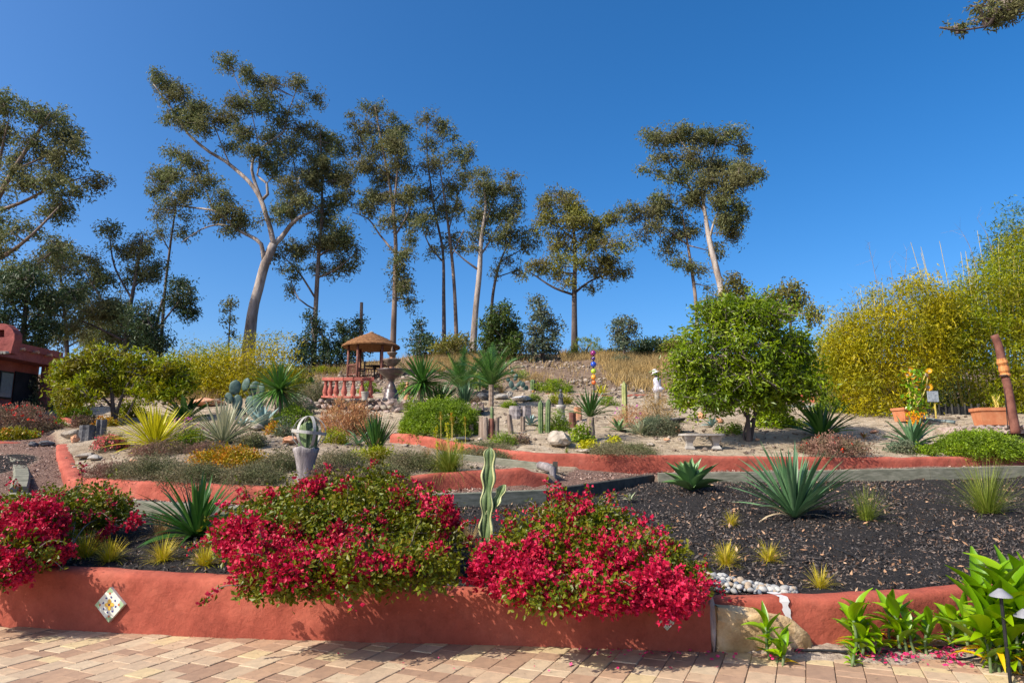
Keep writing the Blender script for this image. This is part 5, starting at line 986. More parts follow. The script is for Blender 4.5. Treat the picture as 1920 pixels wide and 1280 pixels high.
# bushes
bush('round_bush', 'smooth mounded bright green bush beside the sandy terrace', 826, 812, 66, 34, 'bushgreen', .055, .35, 2.6, clump=.10, fill=.18, lump=9, seed=1)
bush('dark_shrub', 'dark green shrub squeezed behind the mounded bright bush', 780, 800, 26, 24, 'midleaf', .06, .3, 1.0, seed=2)
bush('low_shrub', 'blue grey low shrub left of the bird bath', 1232, 812, 40, 16, 'greyleaf', .05, .4, 1.2, seed=3)
bush('wispy_shrub', 'wispy brown twiggy shrub behind the blue grey low shrub', 1232, 792, 34, 30, 'grass_dry', .07, .15, .9, seed=4, up=1.2)
bush('heather_mat', 'strip of dull heather along the top of the long wall', 1168, 850, 62, 8, 'heather', .04, .3, 1.0, seed=5)
bush('ground_cover', 'wide low green ground cover mound at the right end of the terrace', 1840, 852, 74, 22, 'bushgreen', .05, .45, 2.6, seed=6, fill=.3, depth=.7)
bush('round_shrub', 'fine leaved round green shrub in front of the golden bamboo', 1558, 772, 34, 20, 'bushgreen', .06, .25, 1.2, seed=7)
bush('leafy_shrub', 'broad leaved dark green shrub right of the green garden tree trunk', 1452, 800, 32, 26, 'midleaf', .12, .6, 1.1, seed=8, clump=.2)
bush('succulent_mat', 'dark red leaved succulent mat with blooms under the sword plant', 1556, 850, 62, 15, 'purpleheather', .05, .5, .9, seed=9, flowers=('redflower', 14, .04))
bush('succulent', 'grey white succulent cluster left of the dark strappy plant', 1690, 848, 22, 10, 'greyleaf', .05, .6, .9, seed=10)
bush('succulent', 'yellow green succulent at the foot of the dark strappy plant', 1730, 851, 22, 8, 'bushgreen', .05, .6, .9, seed=11)
bush('succulent', 'bright green leafy succulent right of the pale boulder', 1089, 829, 17, 13, 'midleaf', .07, .6, 1.0, seed=12)
bush('succulent', 'lime yellow succulent clump on the sand near the wall', 1105, 842, 15, 7, 'limeleaf', .05, .6, 1.1, seed=13)
bush('succulent', 'second smaller lime yellow clump behind the heather strip', 1148, 830, 10, 4, 'limeleaf', .05, .6, 1.0, seed=14)
bush('low_shrub', 'dark green shrub behind the pale boulder beside the twin cacti', 1045, 808, 26, 17, 'bushgreen', .05, .3, 1.1, seed=15)
bush('low_shrub', 'grey green low bush below the bare hillside, left of the orb pole', 1036, 735, 36, 12, 'midleaf', .08, .4, .8, seed=16)
bush('sprawling_shrub', 'sprawling yellow green plant in front of the stumps', 945, 832, 26, 10, 'bushgreen', .045, .3, .7, seed=17)
bush('twiggy_shrub', 'pinkish twiggy shrub around the ribbed yellow cactus', 1180, 802, 38, 22, 'grass_red', .06, .15, .6, seed=18, up=1.0, flowers=('purpleflower', 8, .04))
bush('succulent', 'red brown small succulents by the stumps', 975, 830, 14, 6, 'purpleheather', .05, .5, .8, seed=19)
bush('russet_grass_bush', 'rounded russet brown grassy bush under the balustrade', 652, 814, 50, 31, 'grass_red', .11, .16, 2.2, seed=20, up=1.3, fill=.7)
bush('low_shrub', 'green ivy like planting between balustrade and fountain', 690, 738, 20, 9, 'midleaf', .10, .35, 1.0, seed=21)
bush('low_shrub', 'dark green planting directly right of the fountain stem', 755, 738, 14, 9, 'midleaf', .10, .35, 1.0, seed=22)
bush('low_shrub', 'olive mound left of the balustrade', 590, 752, 30, 17, 'heather', .06, .4, 1.0, seed=23)
bush('yellow_shrub', 'yellow leaved shrub on the slope above the olive mound', 568, 735, 14, 10, 'limeleaf', .07, .4, .8, seed=24)
bush('green_shrub', 'yellow green shrub behind the cactus planter', 548, 798, 36, 17, 'bushgreen', .06, .4, 1.1, seed=25)
bush('orange_succulent', 'vivid orange succulent left of the cactus planter', 514, 815, 14, 10, 'orangeleaf', .06, .5, 1.3, seed=26)
bush('succulent', 'pale green spiky succulent between orange one and cactus planter', 533, 818, 13, 16, 'greyleaf', .09, .3, .9, seed=27, up=.8)
bush('orange_ground_cover', 'orange and green ground cover mound in front of the striped yucca', 440, 872, 66, 16, 'orangeleaf', .05, .5, 1.2, seed=28, depth=.8)
bush('orange_ground_cover', 'orange tinged ground cover at the lower left of the striped yucca', 392, 872, 30, 12, 'orangeleaf', .05, .5, 1.1, seed=29)
for k, (u, v, ru, rv, lm, lb) in enumerate([(215, 893, 46, 12, 'purpleheather', 'brown mauve heather at the left corner of the bed'), (285, 893, 60, 16, 'heather', 'olive heather mat below the golden yucca'), (370, 902, 64, 15, 'heather', 'grey olive heather mat behind the left dark yucca'),
        (470, 905, 62, 15, 'heather', 'dull heather mat left of the planter stump'), (525, 880, 36, 16, 'heather', 'taller heather clump touching the planter stump on its left'), (640, 880, 44, 17, 'heather', 'dense grey green heather right of the planter stump'), (620, 903, 50, 12, 'purpleheather', 'mauve heather just behind the middle bougainvillea'),
        (700, 898, 60, 13, 'heather', 'heather mat behind the top of the middle bougainvillea'), (770, 880, 52, 17, 'heather', 'tall grey heather left of the yellow flowered grass'), (905, 864, 60, 10, 'heather', 'heather strip below the middle red wall'), (300, 850, 50, 8, 'purpleheather', 'brown heather under the golden yucca skirt'), (395, 848, 40, 7, 'purpleheather', 'brown heather under the striped yucca skirt')]):
    bush('heather', lb, u, v, ru, rv, lm, .04, .3, 1.35, seed=40 + k, group='heather mats in the left bed', up=.4)
bush('green_orange_shrub', 'small green and orange shrub right of the planter stump', 700, 862, 36, 10, 'yellowgreen', .05, .5, 1.0, seed=60)
bush('pink_flower_patch', 'pink flowered patch left of the golden yucca', 205, 842, 28, 12, 'heather', .04, .4, .9, seed=61, flowers=('pinkflower', 130, .05))
bush('lime_bush', 'round lime green bush under the left garden tree', 137, 786, 26, 15, 'bushgreen', .08, .4, 1.3, seed=62)
bush('purple_shrub', 'russet and mauve low shrub beneath the left garden tree', 160, 800, 22, 11, 'purpleheather', .07, .35, 1.1, seed=63, up=.3)
bush('flower_bed_shrub', 'tall reddish flowered shrub at the left edge by the path', 30, 815, 66, 28, 'purpleheather', .07, .3, 1.0, seed=64, flowers=('redflower', 60, .05), up=.6)
bush('yellow_flower_patch', 'yellow and orange flower patch above the pink wall stub', 22, 824, 38, 9, 'yellowgreen', .05, .5, 1.0, seed=65, flowers=('orangeleaf', 90, .06))
bush('dark_archway_shrub', 'brown green climber beside the dark doorway of the red building', 72, 770, 26, 36, 'heather', .12, .4, 1.0, seed=66, clump=.3, Y=25)
bush('purple_flower_shrub', 'sparse magenta flowered shrub behind the striped yucca', 350, 818, 42, 16, 'heather', .05, .2, .45, seed=67, flowers=('purpleflower', 22, .05))
bush('yellow_shrub', 'yellow flowered shrub behind the left garden tree trunks', 245, 782, 24, 16, 'yellowgreen', .09, .4, 1.0, seed=68)
bush('dry_bush', 'brown green dry bush at the foot of the layered gum', 1096, 664, 36, 17, 'grass_g', .14, .2, .8, seed=69, Y=42, up=.8)
bush('dark_bush', 'dark low bush on the crest left of the bright garden tree', 1222, 664, 44, 14, 'darkleaf', .16, .5, 1.2, seed=70, Y=42, clump=.4)
bush('olive_bush', 'olive bush on the crest touching the bright garden tree', 1268, 662, 34, 16, 'gum2', .16, .5, 1.0, seed=71, Y=41, clump=.4)
bush('mound_shrub', 'leafy shrubs on top of the dry mound under the twin gums', 850, 664, 40, 18, 'gum2', .16, .45, 1.1, seed=72, Y=41.5, clump=.4)
bush('dark_bush', 'dark low bush on the crest by the lone grey tree', 1150, 668, 16, 6, 'darkleaf', .14, .5, 1.0, seed=73, Y=42, clump=.3)
bush('grass_bush', 'yellow green bush on the slope below the round dark tree', 981, 712, 12, 9, 'bushgreen', .09, .2, .9, seed=74, up=.8)
bush('thicket', 'thicket closing the gap behind the golden bamboo and garden tree', 1560, 740, 60, 55, 'gum2', .16, .45, .9, seed=75, Y=30, clump=.5)
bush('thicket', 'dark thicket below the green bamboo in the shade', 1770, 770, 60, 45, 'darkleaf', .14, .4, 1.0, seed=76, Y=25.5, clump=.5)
bush('thicket', 'dim shrubs behind the left garden tree', 250, 745, 90, 35, 'gum2', .16, .45, .8, seed=77, Y=31, clump=.5)
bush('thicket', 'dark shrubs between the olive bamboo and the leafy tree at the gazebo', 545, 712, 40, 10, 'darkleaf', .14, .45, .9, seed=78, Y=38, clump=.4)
# tuft with yellow pokers, hanging grass over the wall
r_ = tuft('green grass clump with yellow flower spikes spilling over the lower red wall', 842, 886, 72, 'grass_g', 800, 1.15, .016, 1.35, seed=40, flow=1)
g = r_.location
def pokers(label, lst, Y, name='torch_lily', matf='orangeleaf'):
    root = thing(name, onground(P(lst[0][0], 800, Y).x, Y), label, 'flower')
    for (u, v, vb) in lst:
        p, b = P(u, v, Y), P(u, vb, Y); mb = MB(); tube(mb, smooth([list(b), list((p + b) / 2 + Vector((.01, 0, 0))), list(p)], .1), .006, 5, cap=False); st = mb.build('flower_stem', M['bushstem'] if 'bushstem' in M else M['culm'], root)
        mb = MB(); n = 70; t = R.rand(n); a = R.rand(n) * 6.28; h = 16 * Y / F; r = .03 * (1 - t * .6)
        leaves(mb, np.stack([p.x + r * np.cos(a), p.y + r * np.sin(a), p.z - h * .4 + t * h], 1), .04, .3, .3); f_ = mb.build('flower_head', M[matf], root)
    return root
pokers('yellow flower spikes above the lower wall grass', [(820, 835, 885), (838, 802, 885), (855, 832, 885), (866, 838, 885), (840, 820, 885), (818, 810, 885)], 12.4, 'grass_flowers', 'limeleaf')
pokers('orange torch lilies in front of the mounded green bush', [(826, 780, 840), (848, 790, 840), (846, 782, 840), (872, 792, 838)], 15.9, 'torch_lily', 'orangeleaf')
# cacti
def cactus(label, u, v, wd, h, ribs=7, n=1, dx=0, mat='cactus', lean=(0, 0), name='column_cactus', group=None):
    g = G(u, v); s = S(g); mb = MB(); ribcactus(mb, (0, 0, -.03), wd * s / 2, h * s, ribs, lean); o = mb.build(name, M[mat], smooth_=True); o.location = g; return tag(o, label, 'cactus', group)
M['ycactus'] = surf('yellow_green_cactus', [(.16, .19, .06), (.28, .30, .10), (.42, .41, .18)], 9, .6, .3, .004, 40)
cactus('left of two slim green column cacti on the sand', 1014, 812, 8, 62, 6)
cactus('right of two slim green column cacti on the sand, slightly taller', 1027, 812, 8, 65, 6, lean=(.03, 0))
cactus('tall yellow green ribbed column cactus, left of the blue grey shrub', 1172, 792, 9, 78, 5, mat='ycactus')
cactus('short fat green column cactus on the slope near the prickly pear', 999, 734, 8, 24, 6)
cactus('thin yellow column cactus beside the young palm', 898, 734, 5, 28, 5, mat='ycactus')
cactus('thin green cactus rising between the standing stumps', 922, 812, 6, 52, 5)
def prickly(label, u, v, paddles, Y=None):
    g = G(u, v); s = S(g); root = thing('prickly_pear', g, label, 'cactus'); px = s
    for (du, dv, ru, rv, ang_, yaw) in paddles:
        mb = MB(); vv, f = ico(2); w = vv * np.array([ru * px, .035, rv * px]) * (1 - .12 * (vv[:, 2:3] < 0) * abs(vv[:, 2:3])); mt = Matrix.Rotation(rad(yaw), 3, 'Z') @ Matrix.Rotation(rad(ang_), 3, 'Y')
        mb.add(w @ np.array(mt).T + np.array([du * px, R.randn() * .06, dv * px]), tris=f); mb.build('pad', M['paddle'], root, local=True, smooth_=True)
prickly('blue green prickly pear with large pads behind the striped yucca', 450, 778, [(-12, 50, 11, 15, 5, 20), (8, 55, 9, 14, 20, -20), (22, 48, 11, 16, -4, 15), (35, 44, 9, 15, 8, -15), (-6, 22, 10, 16, 0, 10), (14, 22, 10, 16, 8, -20), (32, 20, 9, 16, -6, 10), (-20, 30, 8, 12, -20, 0), (24, 4, 10, 10, 0, 0), (0, 4, 10, 10, 0, 15)])
prickly('small dark green prickly pear on the slope below the bare hillside', 965, 732, [(-6, 10, 5, 8, -15, 10), (2, 24, 4, 8, 20, 0), (-4, 34, 3, 5, -10, 0), (8, 12, 4, 8, 35, 0), (15, 10, 5, 6, 10, 20), (0, 2, 6, 6, 0, 0), (-12, 20, 4, 5, -40, 0), (20, 4, 5, 6, 30, 0)])
# ------------------------------------------------------------------ stump planter with cactus in a hoop sphere
g = G(572, 905); s = S(g); sp = thing('stump_planter', g, 'tall weathered grey stump used as a pedestal in the left bed', 'planter')
mb = MB(); N_ = 18; V = []; prs = 1 + .07 * R.randn(N_)
prof = [(17, -4), (16.5, 4), (15, 14), (15.5, 26), (18, 40), (21.5, 52), (24, 60), (22, 62), (16, 60), (0.5, 58)]
for r, z in prof:
    for a in range(N_): th = a * 6.283 / N_; V.append((r * s * prs[a] * math.cos(th), r * s * prs[a] * math.sin(th), z * s * (1 + (.03 * R.randn() if 58 < z else 0))))
mb.add(V, [(k * N_ + a, k * N_ + (a + 1) % N_, (k + 1) * N_ + (a + 1) % N_, (k + 1) * N_ + a) for k in range(len(prof) - 1) for a in range(N_)]); mb.build('stump', M['greystump'], sp, local=True, smooth_=True)
ap = thing('armillary', (g.x, g.y, g.z + 59 * s), 'open sphere of pale metal bands round a cactus on the grey stump', 'garden ornament')
M['band'] = surf('weathered_band', [(.22, .20, .17), (.36, .34, .30), (.48, .46, .42)], 6, .6, .3, .004, 40)
def ring(mb, c, r, w, rot, n=40):
    V = []
    for k in range(n):
        a = k * 6.283 / n
        for rr, z in ((r, -w), (r * 1.03, -w), (r * 1.03, w), (r, w)): V.append(tuple(rot @ Vector((rr * math.cos(a), rr * math.sin(a), z)) + Vector(c)))
    mb.add(V, [(k * 4 + j, k * 4 + (j + 1) % 4, ((k + 1) % n) * 4 + (j + 1) % 4, ((k + 1) % n) * 4 + j) for k in range(n) for j in range(4)])
R_ = 29 * s; cc = (3 * s, 0, R_ * 1.06)
for a in (5, 65, 125):
    mb = MB(); ring(mb, cc, R_, 2.6 * s, Matrix.Rotation(rad(a), 3, 'Z') @ Matrix.Rotation(rad(90), 3, 'X')); mb.build('band', M['band'], ap, local=True)
mb = MB(); ring(mb, cc, R_ * 1.04, 2.8 * s, Matrix.Rotation(rad(6), 3, 'Y')); mb.build('band', M['band'], ap, local=True)
cx = thing('potted_cactus', (g.x, g.y, g.z + 59 * s), 'clump of dark ribbed cactus stems growing inside the band sphere', 'cactus')
for k in range(7):
    a = k * .9; r = 0 if k == 0 else 11 * s; mb = MB(); ribcactus(mb, (3 * s + r * math.cos(a), r * math.sin(a) * .7, -.02), 6.4 * s, (54 if k == 0 else 42 + 5 * (k % 3)) * s, 5, (r * .25 * math.cos(a), 0)); mb.build('stem', M['cactus'], cx, local=True, smooth_=True)
# ------------------------------------------------------------------ stumps and rocks
stump('pale yellow standing wood stump, widest of the group by the torch lilies', 906, 822, 18, 38, 'stump', seed=1)
stump('thin dark brown stump right of the pale yellow one', 921, 822, 11, 36, 'post', seed=2)
stump('small grey post stump near the wall left of the stump group', 884, 816, 9, 20, 'stump', seed=3)
stump('narrow split brown stump in front of the thin green cactus', 930, 822, 9, 38, 'stump', .05, seed=4)
stump('leaning red brown stump pair piece left of the grey stump seat', 958, 812, 10, 34, 'stump', -.12, seed=5)
stump('short brown stump under the right end of the grey stump seat', 980, 808, 9, 26, 'stump', seed=6)
stump('grey broad stump left half of the pair above the brown stumps', 966, 784, 22, 22, 'greystump', seed=7)
stump('pale grey broad stump right half of the pair above the brown stumps', 987, 784, 20, 22, 'greystump', seed=8)
stump('tan log stump behind the pale boulder', 1073, 800, 12, 26, 'post', seed=9)
stump('orange brown stump beneath the left of the cycad', 1084, 788, 14, 24, 'redrock', seed=10)
stump('dark slatted stump by the bark path under the left tree', 163, 824, 24, 26, 'darkrock', seed=11, top=1)
stump('grey stump right of the dark slatted one under the left tree', 187, 822, 16, 34, 'darkrock', seed=12, top=1)
RK = [('large pale boulder with a flat top behind the red wall', 1050, 836, 25, 17, 'rock', 4), ('white topped flat stone on the path edge under the left tree', 136, 822, 16, 9, 'rock', 5), ('tan stone below the white topped flat one', 140, 830, 9, 8, 'redrock', 6),
      ('orange boulder on the sand left of the garden tree', 1288, 764, 13, 7, 'redrock', 7), ('tan rock right of the bird bath', 1300, 790, 12, 7, 'rock', 8), ('ochre rock beside the tan rock near the bird bath', 1316, 785, 10, 7, 'redrock', 9),
      ('long pink sandstone slab behind the golden yucca', 388, 762, 30, 9, 'redrock', 10), ('pale flat stone left of the orange succulent', 478, 806, 20, 7, 'rock', 11), ('grey stone below the lime plant', 545, 832, 16, 8, 'redrock', 12),
      ('flat tan stone in front of the pink flowers', 160, 858, 20, 5, 'rock', 13), ('blue grey flat stone near the left bed corner', 178, 862, 14, 5, 'concrete', 14), ('dark rock at the path bend by the pink wall stub', 62, 838, 9, 6, 'darkrock', 15), ('mauve grey rock in the path bend', 86, 836, 14, 6, 'darkrock', 16),
      ('dark flat kerb stone edging the left path, nearer one', 58, 820, 14, 5, 'darkrock', 17), ('dark flat kerb stone edging the left path, farther one', 76, 806, 12, 4, 'darkrock', 18), ('white flat stone on the sand under the lime succulent', 1096, 848, 14, 4, 'rock', 19),
      ('pale flat rock right of the young palm', 940, 748, 15, 6, 'concrete', 20), ('white flat slab left of the far red wall', 978, 752, 22, 5, 'whitepaint', 21), ('dark boulder beside the young palm trunk', 905, 750, 12, 8, 'darkrock', 22), ('bluish stone near the young palm', 955, 745, 8, 7, 'concrete', 23),
      ('grey stone low in the stump group', 975, 826, 14, 5, 'darkrock', 24), ('small tan stone right of the garden tree', 1350, 792, 9, 5, 'redrock', 25), ('tiny pale block on the sand by the blue agave', 1341, 806, 5, 5, 'rock', 26), ('dark slate pieces under the torch lilies', 868, 826, 16, 4, 'darkrock', 27),
      ('small white marker stone behind the garden tree', 1476, 752, 8, 4, 'concrete', 28), ('round pale stone on the slope by the grass bush', 990, 712, 7, 5, 'rock', 29), ('grey stone beneath the yellow shrub', 575, 700, 14, 4, 'concrete', 30), ('pink pale rock stack left of the stone retaining wall', 574, 766, 14, 12, 'pinkstone', 31)]
for lb, u, v, ru, rv, mt, sd in RK: stonething(lb, u, v, ru, rv, mt, sd, rz=sd * 1.3)
# far-right log and brick terrace
a, b = P(1866, 842, 15.5), P(1960, 846, 15.6); mb = MB(); sm = smooth([list(a), list((a + b) / 2 + Vector((0, 0, .02))), list(b)], .12); tube(mb, sm, .085 + .01 * R.randn(len(sm)), 10)
tag(mb.build('log', M['greystump'], loc=(a.x, a.y, a.z - .09), smooth_=True), 'weathered grey log lying on top of the wall at the right edge', 'log')
def edge_pipe(label, pts, r):
    gs = np.array([list(G(u, v)) for u, v in pts]); sm = smooth(gs, .3); sm[:, 2] = np.maximum(sm[:, 2], TZ(sm[:, 0], sm[:, 1])) + .03; mb = MB(); tube(mb, sm, r, 8); return tag(mb.build('edging_pipe', M['pvc'], loc=tuple(sm[0]), smooth_=True), label, 'edging')
edge_pipe('grey green edging strip curving along the far side of the sand to the pots', [(1470, 762), (1530, 765), (1600, 770), (1660, 778), (1720, 786), (1790, 794)], .045)
# bench, bird bath
def bench(label, u0, u1, v, vt, Y):
    a, b = P(u0, v, Y), P(u1, v, Y); a, b = onground(a.x, Y), onground(b.x, Y); c = (a + b) / 2; s = Y / F; root = thing('bench', c, label, 'bench'); h = (v - vt) * s; w = (u1 - u0) * s
    mb = MB(); N_ = 24; V = []
    for z, k in ((-.055, .97), (-.045, 1), (-.012, 1), (0, .985)):
        for i in range(N_): t = i * 6.283 / N_; x = math.copysign(abs(math.cos(t)) ** .4, math.cos(t)) * w / 2 * k; y = math.copysign(abs(math.sin(t)) ** .5, math.sin(t)) * .19 * k; V.append((x, y + .05 * (x / w * 2) ** 2, h + z))
    n = len(V); V.append((0, 0, h)); V.append((0, 0, h - .055)); mb.add(V, [(k * N_ + i, k * N_ + (i + 1) % N_, (k + 1) * N_ + (i + 1) % N_, (k + 1) * N_ + i) for k in range(3) for i in range(N_)], [(n, 3 * N_ + i, 3 * N_ + (i + 1) % N_) for i in range(N_)] + [(n + 1, (i + 1) % N_, i) for i in range(N_)]); mb.build('seat', M['concrete'], root, local=True)
    for sx in (-1, 1):
        mb = MB(); pr = [(.62, -.05), (.66, .02), (.60, .1), (.42, .25), (.40, .45), (.5, .62), (.72, .82), (.80, .95), (.80, 1.0)]; V = []
        for k, (ww, z) in enumerate(pr):
            for x, y in ((-1, -1), (1, -1), (1, 1), (-1, 1)): V.append((sx * w * .29 + x * ww * .16, y * ww * .17 + .02, z * (h - .056)))
        mb.add(V, [(k * 4 + j, k * 4 + (j + 1) % 4, k * 4 + 4 + (j + 1) % 4, k * 4 + 4 + j) for k in range(len(pr) - 1) for j in range(4)]); mb.build('leg', M['concrete'], root, local=True, smooth_=False)
bench('low curved cast concrete bench left of the green garden tree', 1276, 1360, 846, 818, 15.6)
g = G(1271, 812); s = S(g); bb = thing('bird_bath', g, 'dark shallow bird bath on an orange and black pedestal', 'bird bath')
mb = MB(); lathe(mb, (0, 0, 0), [(6 * s, -.03), (5 * s, 4 * s), (4 * s, 9 * s), (3.4 * s, 14 * s), (4.4 * s, 19 * s)], 14); mb.build('pedestal', M['redrock'], bb, local=True, smooth_=True)
mb = MB(); lathe(mb, (0, 0, 0), [(4 * s, 18 * s), (9 * s, 20 * s), (14.5 * s, 25 * s), (15.2 * s, 27 * s), (14 * s, 27 * s), (9 * s, 23 * s), (.2 * s, 22 * s)], 24); mb.build('bowl', M['darkrock'], bb, local=True, smooth_=True)
# ------------------------------------------------------------------ gazebo
Yg = 37.0; s = Yg / F; gc = P(694, 708, Yg); gz = float(TZ(np.array([gc.x]), np.array([Yg]))[0]); gc = Vector((gc.x, Yg, min(gz, gc.z))); gh = P(694, 650, Yg).z - gc.z
gr = 52 * s; gb = thing('gazebo', gc, 'round open gazebo with a stepped orange brown conical roof on the hill', 'gazebo')
top = P(697, 624, Yg).z - gc.z; K = 7
for k in range(K):
    t0, t1 = k / K, (k + 1) / K; r0, r1 = gr * (1.04 - t0 * 1.0), gr * (1.04 - t1 * 1.0); f_ = lambda t: gh + (top - gh) * (t ** .8)
    mb = MB(); lathe(mb, (0, 0, 0), [(r0, f_(t0) - .07), (r0 + .015, f_(t0)), (r0, f_(t0) + .035), (max(r1 - .04, .01), f_(t1) + .03), (max(r1 - .05, .01), f_(t1) - .06)], 32); mb.build('roof_tier', M['thatch'], gb, local=True)
mb = MB(); lathe(mb, (0, 0, 0), [(gr * .99, gh - .08), (gr * .5, gh - .05 + (top - gh) * .3), (.02, gh + (top - gh) * .6)], 32); mb.build('ceiling', M['plankwood'], gb, local=True)
mb = MB(); lathe(mb, (0, 0, 0), [(.10, top), (.13, top + .04), (.02, top + .09)], 14); mb.build('roof_cap', M['band'], gb, local=True)
pa = [rad(a) for a in (-152, -112, -50, 20, 75, 130)]
for a in pa:
    mb = MB(); x, y = gr * .82 * math.cos(a), gr * .82 * math.sin(a); tube(mb, [(x, y, -.5), (x, y, gh + .02)], [.075, .07], 10); mb.build('post', M['post'], gb, local=True, smooth_=True)
for i, j in ((0, 1), (2, 3), (3, 4), (4, 5), (5, 0)):
    a, b = pa[i], pa[j]; p0, p1 = np.array([gr * .82 * math.cos(a), gr * .82 * math.sin(a), 0]), np.array([gr * .82 * math.cos(b), gr * .82 * math.sin(b), 0])
    mb = MB(); beam(mb, p0 + [0, 0, .72], p1 + [0, 0, .72], .07, .07); beam(mb, p0 + [0, 0, .2], p1 + [0, 0, .2], .06, .06); mb.build('rail', M['post'], gb, local=True)['kind'] = 'stuff'
    mb = MB()
    for k in range(1, 7): q = p0 + (p1 - p0) * k / 7; box(mb, (q[0], q[1], .43), (.03, .03, .44))
    mb.build('balusters', M['post'], gb, local=True)['kind'] = 'stuff'
tb = thing('garden_table', gc + Vector((.25, -.1, 0)), 'dark metal garden table under the gazebo roof', 'table')
mb = MB(); lathe(mb, (0, 0, 0), [(.02, .68), (.50, .68), (.51, .70), (.50, .72), (.02, .72)], 22); mb.build('tabletop', M['iron'], tb, local=True); mb = MB(); lathe(mb, (0, 0, 0), [(.22, -.1), (.05, .02), (.035, .4), (.12, .68)], 12); mb.build('pedestal', M['iron'], tb, local=True)
for a, lb in ((200, 'left metal chair under the gazebo beside the dark table'), (330, 'right metal chair under the gazebo beside the dark table')):
    c = gc + Vector((.25 + .75 * math.cos(rad(a)), -.1 + .6 * math.sin(rad(a)), 0)); ch = thing('garden_chair', c, lb, 'chair', 'metal chairs under the gazebo', rad(a - 90))
    mb = MB(); box(mb, (0, 0, .42), (.42, .42, .04)); mb.build('seat', M['iron'], ch, local=True)
    mb = MB(); [box(mb, (x, -.2, .68), (.03, .03, .5)) for x in (-.18, -.06, .06, .18)]; box(mb, (0, -.2, .93), (.42, .035, .06)); mb.build('backrest', M['iron'], ch, local=True)
    for x in (-.18, .18):
        for y in (-.18, .18): mb = MB(); box(mb, (x, y, .17), (.03, .03, .5)); mb.build('leg', M['iron'], ch, local=True)
# ------------------------------------------------------------------ fountain, terrace walls, balustrade
Yf = 23.5; s = Yf / F; fc = P(733, 746, Yf); fz = fc.z
M['tanstone'] = surf('tan_stone', [(.08, .055, .04), (.16, .115, .085), (.26, .2, .155)], 4, .7, .4, .01, 20)
ft = thing('fountain', fc, 'three tiered brown stone fountain with a wide lower bowl right of the gazebo', 'fountain')
def z_(v): return P(733, v, Yf).z - fz
mb = MB(); lathe(mb, (0, 0, 0), [(15 * s, -.25), (15 * s, z_(745)), (13.5 * s, z_(743)), (14 * s, z_(737)), (11 * s, z_(735)), (12 * s, z_(731)), (9.5 * s, z_(729)), (7.5 * s, z_(723)), (5 * s, z_(718)), (6.5 * s, z_(713)), (8 * s, z_(708))], 28); mb.build('pedestal', M['bronze'], ft, local=True, smooth_=True)
def bowl(v0, v1, r, nm='bowl', mt='bronze'):
    mb = MB(); a, b = z_(v0), z_(v1); lathe(mb, (0, 0, 0), [(r * .18 * s, a), (r * .45 * s, a + (b - a) * .2), (r * .8 * s, a + (b - a) * .62), (r * .97 * s, a + (b - a) * .88), (r * 1.0 * s, b), (r * .95 * s, b + .012), (r * .90 * s, b - .02), (r * .4 * s, b - .06), (.001, b - .06)], 32); mb.build(nm, M[mt], ft, local=True, smooth_=True)
bowl(712, 693, 27); bowl(688, 674, 17, mt='tanstone'); bowl(670, 661, 10, mt='tanstone')
mb = MB(); lathe(mb, (0, 0, 0), [(6 * s, z_(698)), (3.5 * s, z_(692)), (5 * s, z_(686)), (4 * s, z_(684))], 16); lathe(mb, (0, 0, 0), [(3.4 * s, z_(680)), (2.4 * s, z_(674)), (3 * s, z_(668))], 14); mb.build('stem', M['redrock'], ft, local=True, smooth_=True)['kind'] = 'stuff'
mb = MB(); lathe(mb, (0, 0, 0), [(2 * s, z_(664)), (1.6 * s, z_(660)), (2.6 * s, z_(656)), (1 * s, z_(651)), (.01, z_(649))], 12); mb.build('finial', M['tanstone'], ft, local=True, smooth_=True)
smesh = []
for k in range(10):
    mb = MB(); rock(mb, (0, 0, 0), (1, .8, .72), 70 + k, 2, .28); smesh.append(mb.mesh('stone', M['pinkstone' if k % 3 else 'rock'], smooth_=False))
def stonewall(label, u0, u1, vt, vb, Y0, Y1, sz, seed):
    rg = np.random.RandomState(seed); a = P(u0, vb, Y0); root = thing('stone_wall', a, label, 'wall'); s = Y0 / F; L_ = (P(u1, vb, Y1) - a).length; rows = max(1, int(round((vb - vt) / sz))); n = max(1, int(L_ / (sz * s * 1.25)))
    mb = MB(); b = P(u1, vb, Y1); 
    for r in range(rows):
        for i in range(n + (r % 2)):
            t = (i + (0 if r % 2 else .5)) / n; u = u0 + (u1 - u0) * t; Y = Y0 + (Y1 - Y0) * t; p = P(u, vb - (r + .5) * (vb - vt) / rows + rg.randn() * .6, Y); o = bpy.data.objects.new('stone', smesh[rg.randint(10)]); COL.objects.link(o); o.parent = root
            o.location = p - root.location + Vector((0, rg.uniform(-.06, .06) + r * .03, 0)); q = sz * s * .66; o.scale = (q * rg.uniform(.85, 1.25), q, q * rg.uniform(.8, 1.0)); o.rotation_euler = (rg.randn() * .25, rg.randn() * .25, rg.rand() * 6.3)
    mb = MB(); w_ = Vector((0, .28, 0)); vs = [P(u0, vb + 6, Y0) + w_ * .5, P(u1, vb + 6, Y1) + w_ * .5, P(u1, vt + 3, Y1) + w_ * .6, P(u0, vt + 3, Y0) + w_ * .6]; vs += [v + Vector((0, .9, 0)) for v in vs]
    mb.add([list(v) for v in vs], [(0, 1, 2, 3), (5, 4, 7, 6), (3, 2, 6, 7), (0, 3, 7, 4), (1, 5, 6, 2)]); mb.build('backfill', M['pinkstone'], root)
stonewall('rubble stone retaining wall of pinkish blocks beneath the red balustrade', 594, 690, 747, 776, 22.6, 22.3, 11, 1)
stonewall('low course of stones between the pot and the fountain foot', 690, 742, 744, 756, 22.5, 22.3, 9, 2)
